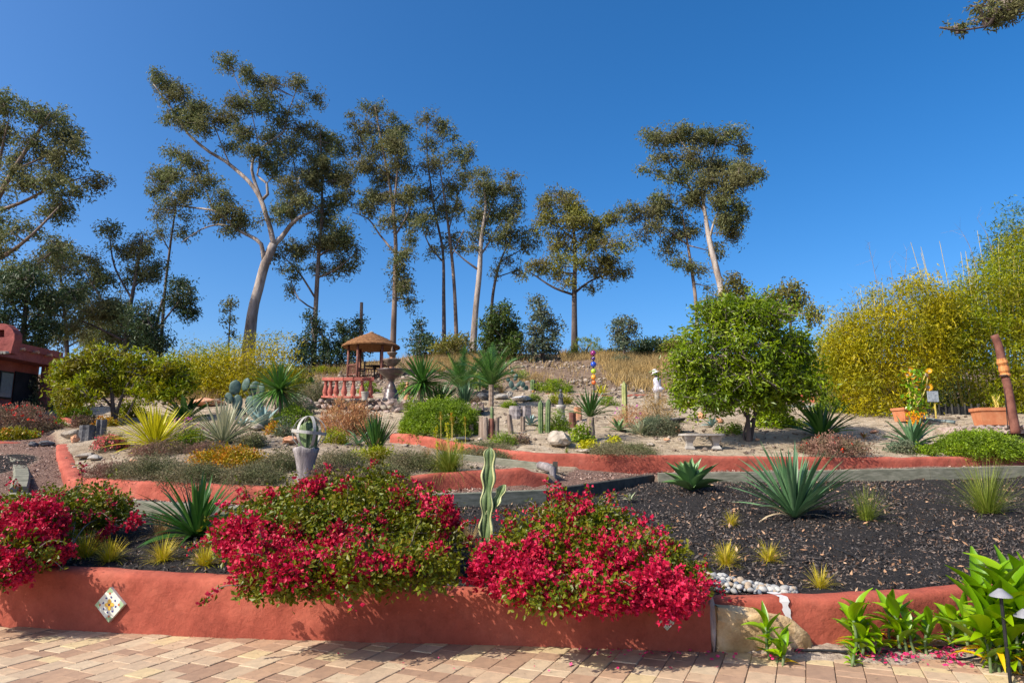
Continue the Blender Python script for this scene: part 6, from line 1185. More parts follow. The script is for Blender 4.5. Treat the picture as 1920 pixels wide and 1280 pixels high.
stonewall('chunky pale stone wall end right below the fountain', 732, 762, 748, 776, 21.2, 21.4, 14, 3)
stonewall('stacked grey stones of the little dry cascade below the fountain', 692, 732, 758, 800, 21.6, 21.4, 11, 4)
stonewall('loose grey stacked stones at the left end of the balustrade terrace', 568, 598, 752, 776, 22.8, 22.6, 9, 5)
stonewall('thin course of red brown stones right of the trunked yucca', 850, 905, 752, 762, 20.6, 20.8, 8, 6)
stonewall('low stone terrace edging under the far right terracotta pot', 1800, 1960, 796, 806, 17.3, 16.8, 10, 7)
bl = thing('balustrade', P(650, 745, 22.6), 'curved salmon red balustrade on the stone terrace before the gazebo', 'balustrade')
bu = [(608, 22.4), (617, 22.2), (628, 22.0), (643, 21.85), (660, 21.8), (676, 21.85), (692, 22.0)]
toprow = []
for u, Y in bu:
    p = P(u + 2, 744, Y); h = P(u, 711, Y).z - P(u, 744, Y).z; mb = MB(); c = (p.x, p.y, p.z); q = Y / F
    lathe(mb, c, [(5.2 * q, 0), (5.2 * q, h * .06), (4.0 * q, h * .10), (5.6 * q, h * .22), (5.4 * q, h * .36), (3.2 * q, h * .62), (2.5 * q, h * .76), (3.6 * q, h * .80), (2.8 * q, h * .84), (3.4 * q, h * .92)], 14)
    box(mb, (p.x, p.y, p.z + h * .96), (9 * q, 9 * q, h * .1)); mb.build('baluster', M['balus'], bl, smooth_=True); toprow.append([p.x, p.y, p.z + h * 1.10])
sm = smooth([[toprow[0][0] - .08, toprow[0][1] + .03, toprow[0][2]]] + toprow + [[toprow[-1][0] + .10, toprow[-1][1] + .02, toprow[-1][2]]], .3)
mb = MB(); [beam(mb, a, b + (b - a) * .03, .20, .10) for a, b in zip(sm[:-1], sm[1:])]; mb.build('handrail', M['balus'], bl)['kind'] = 'stuff'
mb = MB(); [beam(mb, a - [0, 0, .60], b + (b - a) * .03 - [0, 0, .60], .22, .06) for a, b in zip(sm[:-1], sm[1:])]; mb.build('base_rail', M['balus'], bl)['kind'] = 'stuff'
def pot(label, u, v, w, h, mat='terracotta', Y=None, name='plant_pot'):
    g = G(u, v) if Y is None else P(u, v, Y); q = g.y / F; mb = MB(); lathe(mb, (0, 0, 0), [(.001, 0), (w * .36 * q, 0), (w * .46 * q, h * .8 * q), (w * .5 * q, h * .82 * q), (w * .5 * q, h * q), (w * .43 * q, h * q), (w * .42 * q, h * .88 * q), (.001, h * .88 * q)], 20)
    o = mb.build(name, M[mat], smooth_=False); o.location = g; return tag(o, label, 'pot')
pot('small pale round pot standing on the terrace right of the balustrade', 684, 750, 15, 16, 'concrete', 21.7)
pot('small terracotta pot by the left end of the far red wall', 1000, 738, 6, 6)
# figures
def figure(name, label, cat, g, h, mat, wide=1.0, hat=None):
    root = thing(name, g, label, cat); mb = MB(); lathe(mb, (0, 0, 0), [(.22 * h * wide, -.02), (.24 * h * wide, .08 * h), (.20 * h * wide, .3 * h), (.13 * h * wide, .46 * h), (.15 * h * wide, .6 * h), (.12 * h * wide, .7 * h), (.05 * h, .76 * h)], 16, sq=.8); mb.build('body', M[mat], root, local=True, smooth_=True)
    mb = MB(); v, f = ico(3); mb.add(v * np.array([.085, .09, .11]) * h + np.array([0, 0, .86 * h]), tris=f); mb.add(v * np.array([.03, .03, .03]) * h + np.array([0, -.09 * h, .85 * h]), tris=f); mb.build('head', M[mat], root, local=True, smooth_=True)['kind'] = 'stuff'
    for sx in (-1, 1): mb = MB(); tube(mb, smooth([(sx * .12 * h * wide, 0, .66 * h), (sx * .2 * h * wide, -.06 * h, .5 * h), (sx * .07 * h, -.16 * h, .44 * h)], .04), .035 * h, 8); mb.build('arm', M[mat], root, local=True, smooth_=True)
    return root
g = P(763, 748, 21.6); figure('garden_statue', 'small terracotta coloured figurine on the stones right of the fountain', 'statue', g, 34 * 21.6 / F, 'redrock', .8)
g = G(1052, 792); q = S(g); mb = MB(); lathe(mb, (0, 0, 0), [(11 * q, -.05), (11 * q, 5 * q), (8 * q, 8 * q), (7 * q, 24 * q), (9 * q, 28 * q), (9 * q, 32 * q), (.01, 32 * q)], 14); o = mb.build('pedestal', M['concrete'], smooth_=True); o.location = g; tag(o, 'pale cast stone pedestal under the small grey statue behind the cycad', 'pedestal')
figure('garden_statue', 'small dark grey statue on the pale pedestal behind the cycad', 'statue', g + Vector((0, 0, 32 * q)), 30 * q, 'darkrock', .7)
# scarecrow like figure with a white hat
g = G(1233, 768); q = S(g); sc = thing('scarecrow', g, 'garden figure in a white blouse and tilted white hat by the bright tree', 'garden ornament')
mb = MB(); tube(mb, [(0, 0, -.05), (0, 0, 62 * q)], .035, 8); mb.build('pole', M['greystump'], sc, local=True)
mb = MB(); lathe(mb, (0, 0, 0), [(3 * q, 0), (5.5 * q, 10 * q), (5 * q, 26 * q), (4 * q, 34 * q)], 14); mb.build('skirt', M['concrete'], sc, local=True, smooth_=True)
mb = MB(); lathe(mb, (1 * q, 0, 0), [(4 * q, 30 * q), (8 * q, 33 * q), (9.5 * q, 38 * q), (7 * q, 43 * q), (6.5 * q, 49 * q), (7.5 * q, 55 * q), (5 * q, 59 * q), (2 * q, 60 * q)], 18, sq=.8); rock(mb, (5 * q, -.08, 37 * q), (7 * q, 5 * q, 5 * q), 3, 3, .2); mb.build('blouse', M['cloth'], sc, local=True, smooth_=True)['kind'] = 'stuff'
mb = MB(); v, f = ico(3); mb.add(v * np.array([3.4, 3.6, 5]) * q + np.array([-1 * q, 0, 65 * q]), tris=f); mb.build('head', M['darkrock'], sc, local=True, smooth_=True)
mb = MB(); pr = [(8.5, 0), (8.6, .5), (4.6, 1.6), (4.2, 5), (3, 7), (.1, 7.4)]; th = np.arange(20) * .314; mt = np.array(Matrix.Rotation(rad(-24), 3, 'Y')); V = np.array([[(r * q * math.cos(t), r * q * math.sin(t), z * q) for t in th] for r, z in pr]).reshape(-1, 3) @ mt.T + np.array([-2 * q, 0, 68 * q])
mb.add(V, [(i * 20 + k, i * 20 + (k + 1) % 20, (i + 1) * 20 + (k + 1) % 20, (i + 1) * 20 + k) for i in range(len(pr) - 1) for k in range(20)]); mb.build('hat', M['whitepaint'], sc, local=True, smooth_=True)
# orb pole
g = G(1114, 745); q = S(g); ot = thing('orb_pole', g, 'pole of six stacked glossy coloured balls from purple down to orange', 'garden ornament'); b = g.z
mb = MB(); tube(mb, [(0, 0, -.1), (0, 0, P(1112, 660, g.y).z - b)], .025, 8); mb.build('pole', M['iron'], ot, local=True)
for i, (v, r, col) in enumerate([(662, 5.2, (.22, .012, .12)), (672, 3.6, (.05, .02, .14)), (683, 5.4, (.015, .06, .42)), (696, 5.0, (.38, .50, .02)), (707, 5.0, (.72, .30, .02)), (717, 4.2, (.66, .13, .02))]):
    mt = surf('glazed_ball_%s' % 'abcdef'[i], [col, col, col], 5, .12, 0, spec=.8); vv, f = ico(3); mb = MB(); mb.add(vv * r * q + np.array([0, 0, P(1113, v, g.y).z - b]), tris=f); mb.build('ball', mt, ot, local=True, smooth_=True)
# ------------------------------------------------------------------ right terrace: planters, sunflowers, sign, post
def planter(label, u0, u1, vt, vb, Y, rz=0):
    c = P((u0 + u1) / 2, vb, Y); q = Y / F; root = thing('planter_box', c, label, 'planter', None, rz); w, h, d = (u1 - u0) * q, (vb - vt) * q, (u1 - u0) * q * .75
    mb = MB(); V = []
    for ww, z in ((.40, 0), (.46, .8)): V += [(-w * ww, -d * ww, h * z), (w * ww, -d * ww, h * z), (w * ww, d * ww, h * z), (-w * ww, d * ww, h * z)]
    mb.add(V, [(0, 1, 5, 4), (1, 2, 6, 5), (2, 3, 7, 6), (3, 0, 4, 7)]); mb.build('body', M['terracotta'], root, local=True)
    mb = MB(); V = []
    for ww, z in ((.462, .8), (.5, .82), (.5, 1.0), (.44, 1.0), (.43, .86)): V += [(-w * ww, -d * ww, h * z), (w * ww, -d * ww, h * z), (w * ww, d * ww, h * z), (-w * ww, d * ww, h * z)]
    mb.add(V, [(k * 4 + j, k * 4 + (j + 1) % 4, k * 4 + 4 + (j + 1) % 4, k * 4 + 4 + j) for k in range(4) for j in range(4)] + [(16, 17, 18, 19)]); mb.build('rim', M['terracotta'], root, local=True)
    return root
planter('left of two square terracotta planters, partly behind the sunflowers', 1681, 1726, 765, 790, 19.2, rad(12))
planter('right of two square terracotta planters, beside the leaning post', 1832, 1888, 765, 797, 17.8, rad(-10))
bush('potted_bamboo', 'sparse golden canes growing in the right terracotta planter', 1870, 768, 12, 22, 'bamboo_g', .10, .2, .3, seed=90, Y=17.8, up=1.0, stem='culm')
sf = thing('sunflowers', onground(P(1712, 800, 18.6).x, 18.6), 'cluster of orange yellow sunflowers on green stalks in front of the bamboo', 'flower'); 
def sunflower(u, v, r, yaw):
    c = np.array(P(u, v, 18.6)); b = np.array(sf.location) + [R.randn() * .08, 0, .35]; mb = MB(); s_ = smooth([b, (b + c) / 2 + R.randn(3) * .05, c + [0, .03, 0]], .1); tube(mb, s_, .012, 5); st = mb.build('stalk', M['culm'], sf)
    q = 18.6 / F; mt = np.array(Matrix.Rotation(rad(yaw), 3, 'Z') @ Matrix.Rotation(rad(-15), 3, 'X')); mb = MB(); V = []; F_ = []
    for k in range(18):
        a = k * 6.283 / 18; 
        for rr, da in ((.35, 0), (.75, -.16), (1.15 + .15 * R.rand(), 0), (.75, .16)): V.append((rr * r * q * math.cos(a + da), -.01 - .03 * rr, rr * r * q * math.sin(a + da)))
        F_.append((k * 4, k * 4 + 1, k * 4 + 2, k * 4 + 3))
    mb.add(np.array(V) @ mt.T + c, F_); mb.build('petals', M['sunpetal'], sf)['kind'] = 'stuff'
    vv, f = ico(2); mb = MB(); mb.add((vv * np.array([.50, .25, .50]) * r * q) @ mt.T + c + [0, -.02, 0], tris=f); mb.build('flower_centre', M['drystem'], sf)
M['sunpetal'] = leafmat('sunflower_petal', [(.70, .26, .012), (.80, .40, .02), (.82, .50, .04)], .25, .6)
for a in ((1706, 695, 7.5, 20), (1711, 706, 6, -20), (1719, 712, 6.5, 0), (1736, 703, 8.5, 40), (1742, 696, 5, -30), (1718, 726, 6.5, 10), (1739, 726, 7.5, -10), (1701, 703, 6, 0)): sunflower(*a)
mb = MB(); n = 240; k = R.rand(n); pts = np.array([list(P(1708 + 16 * a + R.randn() * 8, 780 - 90 * b_, 18.6 + R.randn() * .12)) for a, b_ in zip(R.rand(n), R.rand(n))]); leaves(mb, pts, .13, .6, .4); mb.build('foliage', M['canna'], sf)['kind'] = 'stuff'
mb = MB(); n = 120; pts = np.array([list(P(1715 + R.randn() * 9, 768 + 26 * R.rand(), 18.4 + R.randn() * .08)) for _ in range(n)]); leaves(mb, pts, .10, .35, .9); mb.build('flowers', M['sunpetal'], sf)['kind'] = 'stuff'
sg = thing('sign', onground(P(1751, 790, 19.6).x, 19.6), 'small weathered grey notice board in front of the dark gap in the bamboo', 'sign'); q = 19.6 / F
c = P(1749, 743, 19.6); mb = MB(); box(mb, c, (20 * q, .03, 20 * q)); mb.build('board', M['signgrey'], sg) if 'signgrey' in M else mb.build('board', M.setdefault('signgrey', surf('faded_sign', [(.16, .18, .19), (.30, .33, .35), (.42, .45, .46)], 14, .6, .1, .002, 50)), sg)
mb = MB(); b = P(1757, 790, 19.6); tube(mb, [(b.x, b.y + .03, b.z - .1), (c.x + .06, c.y + .03, c.z)], .022, 6); mb.build('post', M['culm'], sg)
mb = MB(); b = P(1742, 790, 19.6); tube(mb, [(b.x, b.y + .03, b.z - .1), (c.x - .08, c.y + .03, c.z)], .015, 6); mb.build('post', M['iron'], sg)
# dark shade cloth fence with upright slats behind the pots
fp = [P(1762, 790, 20.6), P(1835, 790, 20.4)]; fn = thing('low_fence', fp[0], 'low black shade cloth fence between the two terracotta planters', 'fence'); h = P(1762, 762, 20.6).z - fp[0].z
mb = MB(); a, b = np.array(fp[0]), np.array(fp[1]); beam(mb, a + [0, 0, h], b + [0, 0, h], .03, h + .2); mb.build('cloth', M['fencecloth'], fn)
for k in range(7): q_ = a + (b - a) * k / 6; mb = MB(); box(mb, (q_[0], q_[1] - .04, q_[2] + h * .55), (.035, .035, h * 1.25)); mb.build('picket', M['darktimber'], fn)
g = P(1900, 792, 16.9); ps = thing('leaning_post', g, 'thick leaning red brown wooden post with a carved orange section', 'post'); q = 16.9 / F
def pp(u, v): p = P(u, v, 16.9); return (p.x, p.y, p.z)
mb = MB(); s_ = smooth([pp(1905, 812), pp(1897, 770), pp(1889, 722), pp(1884, 706)], .1); tube(mb, s_, np.linspace(8.2, 7, len(s_)) * q, 14); mb.build('lower_shaft', M['post'], ps, smooth_=True)
mb = MB(); s_ = smooth([pp(1885, 706), pp(1882, 690), pp(1877, 672)], .05); tube(mb, s_, [(8.6 + 1.2 * math.sin(i * 2.3)) * q for i in range(len(s_))], 10); mb.build('carved_section', M['carved'] if 'carved' in M else M.setdefault('carved', surf('carved_orange_wood', [(.34, .11, .03), (.52, .20, .06), (.60, .30, .11)], 8, .7, .8, .01, 30, sc3=(3, 3, .6))), ps)
mb = MB(); s_ = smooth([pp(1878, 674), pp(1873, 650), pp(1867, 634), pp(1864, 628)], .05); tube(mb, s_, np.linspace(7.4, 6.5, len(s_)) * q, 14); mb.build('upper_shaft', M['post'], ps, smooth_=True)
mb = MB(); lathe(mb, P(1882, 706, 16.9), [(8.9 * q, 0), (9.2 * q, .02), (8.9 * q, .04)], 14); mb.build('strap', M['iron'], ps)
mb = MB(); tube(mb, [pp(1890, 806), pp(1884, 730), pp(1877, 650)], .012, 6); tag(mb.build('iron_rod', M['iron'], loc=pp(1890, 806)), 'thin black iron rod standing along the leaning post', 'rod')
mb = MB(); tube(mb, [pp(1882, 716), pp(1877, 690), pp(1876, 672)], [.02, .035, .02], 8); tag(mb.build('hanging_ornament', M['carved'], loc=pp(1882, 716), smooth_=True), 'slim red brown ornament hanging left of the carved post section', 'ornament')
# ------------------------------------------------------------------ red building at the left
bd = thing('building', P(0, 775, 25), 'red stucco building with arched parapet and shaded porch at the left edge', 'building')
def prism(mb, pts, y0, y1):
    n = len(pts); V = [(x, y0, z) for x, z in pts] + [(x, y1, z) for x, z in pts]; mb.add(V, [(k, (k + 1) % n, n + (k + 1) % n, n + k) for k in range(n)])
    c = np.mean(pts, 0); V2 = [(x, y0, z) for x, z in pts] + [(c[0], y0, c[1])]; mb.add(V2, tris=[(k, n, (k + 1) % n) for k in range(n)])
A, Bp = Vector((-16.8, 17.0, 0)), Vector((-16.75, 25.1, 0))
e = (Bp - A); e.z = 0; e.normalize(); nrm = Vector((e.y, -e.x, 0))
def slab(a, b, z0, z1, off0, off1, mat, nm, parent=bd):
    a0, b0 = a + nrm * off0, b + nrm * off0; a1, b1 = a + nrm * off1, b + nrm * off1; mb = MB()
    V = [(a0.x, a0.y, z0), (b0.x, b0.y, z0), (b1.x, b1.y, z0), (a1.x, a1.y, z0), (a0.x, a0.y, z1), (b0.x, b0.y, z1), (b1.x, b1.y, z1), (a1.x, a1.y, z1)]
    mb.add(V, [(0, 3, 2, 1), (4, 5, 6, 7), (0, 1, 5, 4), (1, 2, 6, 5), (2, 3, 7, 6), (3, 0, 4, 7)]); return mb.build(nm, M[mat], parent)
A2, B2 = Vector((A.x, A.y, 0)), Vector((Bp.x, Bp.y, 0)); zt = P(103, 662, 25.1).z; zb = P(103, 688, 25.1).z
slab(A2, B2, zb, zt, .0, -6, 'building', 'parapet')
slab(A2, B2, zb + (zt - zb) * .62, zt + .02, .08, .0, 'building', 'cornice')
gz_ = 1.2
slab(A2, B2, gz_, zb, -.75, -6, 'building', 'wall'); slab(A2 + e * 9.2, B2, gz_, zb + .02, -.1, -.5, 'painted_shade', 'porch_pier') if False else None
for k in range(9):
    t = .30 + k * .085; p = A2 + (B2 - A2) * t; mb = MB(); c_ = p + nrm * .16; tube(mb, [(p.x, p.y, zb + .32), (c_.x + nrm.x * .1, c_.y + nrm.y * .1, zb + .32)], .05, 8); mb.build('roof_beam', M['redrock'], bd)
for t0, t1 in ((.36, .48), (.50, .62), (.64, .74), (.76, .84)):
    a, b = A2 + (B2 - A2) * t0, A2 + (B2 - A2) * t1; f_ = slab(a, b, zb - 1.3, zb - .35, -.70, -.749, 'iron', 'window'); ee = e * .06; slab(a + ee, b - ee, zb - 1.24, zb - .41, -.67, -.699, 'pane', 'window_pane')
a, b = A2 + (B2 - A2) * .85, A2 + (B2 - A2) * .985; slab(a, b, gz_, zb - .3, -.70, -.749, 'painted_shade', 'doorway')  # flat dark slab on the wall, shade of the opening put into its colour
for t in (.34, .63, .97):
    p = A2 + (B2 - A2) * t + nrm * -.25; mb = MB(); box(mb, (p.x, p.y, (gz_ + zb) / 2), (.3, .3, zb - gz_), math.atan2(e.y, e.x)); mb.build('porch_column', M['building'], bd)
# arched parapet (faces the viewer) with a small square opening
Ya = 21.2; outline = [(-70, 662), (-70, 610)] + [(-30 + 56 * t, 608 + 0 * t) for t in (0, .5)] + [(5, 606), (14, 609), (22, 616), (27, 625), (27, 636), (23, 650), (20, 662)]
P2 = lambda u, v: (P(u, v, Ya).x, P(u, v, Ya).z)
hole = [(-3, 618), (8, 618), (8, 632), (-3, 632)]
mb = MB(); o_ = [P2(*p) for p in outline]; 
def quadp(u0, v0, u1, v1): prism(mb, [P2(u0, v0), P2(u1, v0), P2(u1, v1), P2(u0, v1)], Ya, Ya + .35)
quadp(-70, 662, -3, 608); quadp(-3, 662, 8, 632); quadp(-3, 618, 8, 606.5)
prism(mb, [P2(8, 662), P2(20, 662), P2(23, 650), P2(27, 636), P2(27, 625), P2(22, 616), P2(14, 609), P2(8, 606.5)], Ya, Ya + .35)
mb.build('arched_parapet', M['building'], bd)['kind'] = 'stuff'
for u in (3, 9, 15): p = P(u, 661, 20.9); mb = MB(); tube(mb, [(p.x, p.y, p.z), (p.x, p.y - .16, p.z - .02)], .045, 8); mb.build('roof_beam', M['concrete'], bd)
# ------------------------------------------------------------------ foreground plants in front of the right wall
def fleshy(label, u, v, h_px, stems, seed, Y=None, lm='canna'):
    stems = stems + [(a + 7, b * .55, 5) for a, b, c in stems[:3]]
    g2 = gnd(u, v); g = Vector((g2[0], g2[1], 0)); s = S(g); root = thing('fleshy_plant', g, label, 'plant', None); rg = np.random.RandomState(seed)
    ms = []
    for k in range(4):
        vv, q = blade_geo(1, .21 + .03 * k, .10 + .20 * k, 8, .35, 'broad', .15 * (k - 1)); mb = MB(); mb.add(vv, q, rnd=.2 + .2 * k); ms.append(mb.mesh('leaf', M[lm], smooth_=True))
    yb = MB(); vv, q = blade_geo(1, .12, .9, 6, .3, 'broad'); yb.add(vv, q); ym = yb.mesh('leaf', M['yleaf'], smooth_=True)
    for (du, hh, nl) in stems:
        b = np.array([du * s, rg.randn() * .05, -.02]); t = b + [rg.randn() * .04, rg.randn() * .03, hh * h_px * s * .62]; mb = MB(); tube(mb, smooth([b, (b + t) / 2 + rg.randn(3) * .01, t], .04), .012, 6); mb.build('stem', M['cactus'], root, local=True, smooth_=True)
        for i in range(nl):
            f_ = (i + .5) / nl; p = b + (t - b) * (.2 + .8 * f_); az = i * 2.4 + rg.randn() * .3; e = rad(12 + 62 * f_ + rg.randn() * 7); l = h_px * s * rg.uniform(.42, .6) * (.65 + .45 * f_); o = bpy.data.objects.new('leaf', ym if f_ < .22 and rg.rand() < .8 else ms[rg.randint(4)]); COL.objects.link(o); o.parent = root
            o.location = p; o.rotation_euler = (Matrix.Rotation(az, 3, 'Z') @ Matrix.Rotation(-e, 3, 'Y')).to_euler(); o.scale = (l, l, l)
M['yleaf'] = leafmat('yellowing_leaf', [(.45, .28, .05), (.60, .42, .08)], .3, .5)
M['canna'].node_tree  # fleshy leaves
fleshy('single upright light green plant with pointed leaves in front of the boulder', 1452, 1242, 96, [(0, 1, 13), (4, .5, 6)], 1, 5.05)
fleshy('pointed leaved green plant cluster just right of the boulder', 1612, 1232, 112, [(-14, 1.0, 8), (10, 1.0, 9), (22, .8, 6), (-2, .6, 6)], 2, 5.2)
fleshy('pointed leaved green plant cluster at the middle of the right wall', 1700, 1226, 112, [(-16, .95, 8), (0, 1.0, 9), (28, .8, 8), (12, .7, 7)], 3, 5.3)
fleshy('narrow leaved green plant cluster left of the white path light', 1796, 1220, 100, [(-12, .9, 8), (6, 1.0, 8), (22, .8, 7)], 4, 5.4)
fleshy('large fleshy leaved green plant filling the bottom right corner', 1896, 1262, 200, [(-16, 1.0, 14), (12, 1.1, 15), (34, 1.05, 14), (0, .7, 11), (56, 1.1, 14), (-34, .6, 10), (22, .5, 9), (70, .7, 10)], 5, 4.6)
fleshy('low leafy green plant around the stake of the white path light', 1872, 1258, 120, [(-8, .8, 12), (10, 1.0, 12), (26, .7, 9)], 8)
fleshy('short yellow green seedling in front of the plant cluster right of the boulder', 1594, 1248, 42, [(0, .9, 7), (8, .7, 5)], 6, 4.98)
for (u, v, Y, lb) in ((1876, 1112, 5.15, 'upper white cone shaped path light among the corner leaves'), (1922, 1150, 5.1, 'lower white cone shaped path light at the right edge')):
    c = P(u, v, Y); q = Y / F; root = thing('path_light', (c.x, c.y, 0), lb, 'lamp'); mb = MB(); lathe(mb, (c.x, c.y, c.z), [(18 * q, -5 * q), (17 * q, -3 * q), (4 * q, 8 * q), (.01, 9 * q)], 24); mb.build('lamp_shade', M['lamp'], root, smooth_=True)
    mb = MB(); tube(mb, [(c.x, c.y, -.02), (c.x, c.y, c.z - 4 * q)], .012, 8); mb.build('stake', M['iron'], root)
# sandy strip, hoses, litter
xs = np.linspace(float(FB[-1][0]) + .06, 6.5, 90); sm_ = MB(); V = []
for x in xs:
    yf = float(Yfront(x)) + .08; w = .14 + .26 * min(1, (x - xs[0]) / 1.2) + .03 * math.sin(x * 9)
    for k in range(7): t = k / 6; V.append((x, yf - w * 1.25 * t - .02 * math.sin(x * 23) * t, .045 * (1 - t) ** .8 + .014 * math.sin(x * 31 + k * 2) * (t < .9) * (t > .05) + (-.006 if k == 6 else .004)))
sm_.add(V, [(i * 7 + k, i * 7 + k + 1, i * 7 + 8 + k, i * 7 + 7 + k) for i in range(len(xs) - 1) for k in range(6)]); M['strip'] = surf('sandy_soil', [(.16, .11, .085), (.34, .27, .205), (.50, .42, .33)], 9, .95, .9, .02, 40)
tag(sm_.build('soil_strip', M['strip'], smooth_=True), kind='structure')
def zhose(label, pts, r, z=.03):
    sm = smooth([list(p) + [z] for p in pts], .08); mb = MB(); tube(mb, sm, r, 8); tag(mb.build('hose', M['hose'], loc=tuple(sm[0]), smooth_=True), label, 'hose')
def zp(u, v): return gnd(u, v)
zhose('black hose lying along the foot of the right wall', [zp(1490, 1228), zp(1560, 1229), zp(1620, 1233), zp(1700, 1226), zp(1770, 1222), zp(1840, 1212), zp(1890, 1205)], .011, .04)
zhose('second black hose looping out over the soil near the corner plant', [zp(1760, 1240), zp(1800, 1243), zp(1840, 1235), zp(1862, 1222), zp(1850, 1208)], .009, .03)
rg = np.random.RandomState(21)
def litter(name, label, kind, n, fn, size, mat, aspect=.8, lift=.006, flat=.25, vary=.5):
    pts = fn(n); d = rg.randn(len(pts), 3); d[:, 2] *= flat; d /= np.linalg.norm(d, axis=1)[:, None]; s = np.cross(d, np.array([0, 0, 1.]) + rg.randn(len(pts), 3) * flat); s /= np.linalg.norm(s, axis=1)[:, None]
    L = (size * (1 + vary * (rg.rand(len(pts)) * 2 - 1)))[:, None]; c = pts + [0, 0, lift]; V = np.stack([c - d * L / 2, c + s * L * aspect / 2, c + d * L / 2, c - s * L * aspect / 2], 1).reshape(-1, 3); mb = MB(); mb.add(V, np.arange(len(V)).reshape(-1, 4), rnd=np.repeat(rg.rand(len(pts)), 4)); o = mb.build(name, M[mat]); o['kind'] = 'stuff'
    return o
def petals_at(n):
    out = []
    cl = [(1495, 1222, 25, .1), (1690, 1238, 60, .35), (1780, 1234, 30, .35), (1800, 1255, 40, .1), (1880, 1235, 60, .3), (1450, 1235, 10, .2), (1620, 1234, 25, .15), (1180, 1226, 140, .2), (700, 1225, 300, .03), (1000, 1255, 400, .05), (1350, 1230, 50, .1)]
    w = np.array([c[3] for c in cl]); w /= w.sum()
    for _ in range(n): c = cl[rg.choice(len(cl), p=w)]; p = gnd(c[0] + rg.randn() * c[2] * .5, c[1] + rg.randn() * 6); out.append((p[0], p[1], .012 + (.03 if c[0] > 1400 else 0))) if p[1] < Yfront(p[0]) + .05 else None
    return np.array(out)
litter('fallen_petals', 'x', 'stuff', 420, petals_at, .030, 'petal', lift=.004, flat=.5)
def debris_at(n):
    x = rg.uniform(-4.6, 4.6, n); yf = Yfront(x); y = yf - .02 - np.abs(rg.randn(n)) * .35 * (rg.rand(n) < .6) - rg.rand(n) * 1.4 * (rg.rand(n) < .45); m = y > 3.6; return np.column_stack([x, y, np.full(n, .004)])[m]
M['debris'] = leafmat('mixed_debris', [(.10, .06, .035), (.22, .15, .09), (.36, .28, .18)], 0, .8)
litter('paving_debris', 'x', 'stuff', 2600, debris_at, .011, 'debris', .5, .002, .15, .7)
M['chip_dark'] = leafmat('dark_mulch_chip', [(.012, .010, .010), (.035, .030, .028), (.075, .062, .055), (.15, .12, .10), (.20, .105, .06)], 0, .8)
M['chip_bark'] = leafmat('brown_bark_chip', [(.09, .045, .035), (.20, .115, .085), (.34, .22, .17), (.48, .36, .29)], 0, .85)
M['dryleaf'] = leafmat('dry_fallen_leaf', [(.24, .12, .06), (.42, .23, .12), (.55, .36, .22)], .1, .7)
def scatter(zone, x0, x1, y0, y1, near=True):
    def f(n):
        y = y0 + (y1 - y0) * rg.rand(n) ** 1.3; x = x0 + (x1 - x0) * rg.rand(n); m = zones(x, y) == zone; m &= np.abs(x) < y * .86; m &= rg.rand(n) < .35 + 1.6 * np.clip(vnoise(x, y, 1.1, 44) + .5 * vnoise(x, y, 3.5, 45) + .25, 0, 1); x, y = x[m], y[m]; return np.column_stack([x, y, TZ(x, y)])
    return f
litter('mulch', 'x', 'stuff', 170000, scatter(1, -9, 11.5, 5.6, 14.4), .040, 'chip_dark', .32, .012, .7, .75)
litter('mulch_leaves', 'x', 'stuff', 3400, scatter(1, -9, 11.5, 5.6, 14.4), .060, 'dryleaf', .35, .022, .6, .5)
litter('bark_mulch', 'x', 'stuff', 70000, scatter(2, -14, 10, 9.5, 18.5), .045, 'chip_bark', .4, .012, .6, .6)
# small stones over the sand and the hillside, dry grass on the hill
def stones(name, n, x0, x1, y0, y1, r0, r1, mat, zone=4, sub=1, yb=1.0):
    v, f = ico(1); mb = MB(); y = y0 + (y1 - y0) * rg.rand(n) ** yb; x = x0 + (x1 - x0) * rg.rand(n); m = (zones(x, y) == zone); x, y = x[m], y[m]; z = TZ(x, y); n = len(x); r = r0 + (r1 - r0) * rg.rand(n) ** 3
    w = v[None] * (1 + .25 * rg.randn(n, len(v), 1)) * (r[:, None] * np.array([[1, .85, .6]]))[:, None] + np.stack([x, y, z + r * .2], 1)[:, None]; F_ = (f[None] + (np.arange(n) * len(v))[:, None, None]).reshape(-1, 3)
    mb.add(w.reshape(-1, 3), tris=F_, rnd=np.repeat(rg.rand(n), len(v))); o = mb.build(name, M[mat]); o['kind'] = 'stuff'
M['stonemix'] = leafmat('mixed_stone', [(.10, .07, .05), (.17, .125, .09), (.25, .195, .15), (.36, .30, .24)], 0, .9)
stones('gravel', 5200, -9, 15, 15, 26, .012, .06, 'stonemix', 4)
stones('hillside_rubble', 12000, -18, 18, 26, 43, .02, .13, 'stonemix', 4)
stones('bed_gravel', 2600, -9, 2, 11, 18, .010, .05, 'stonemix', 3)
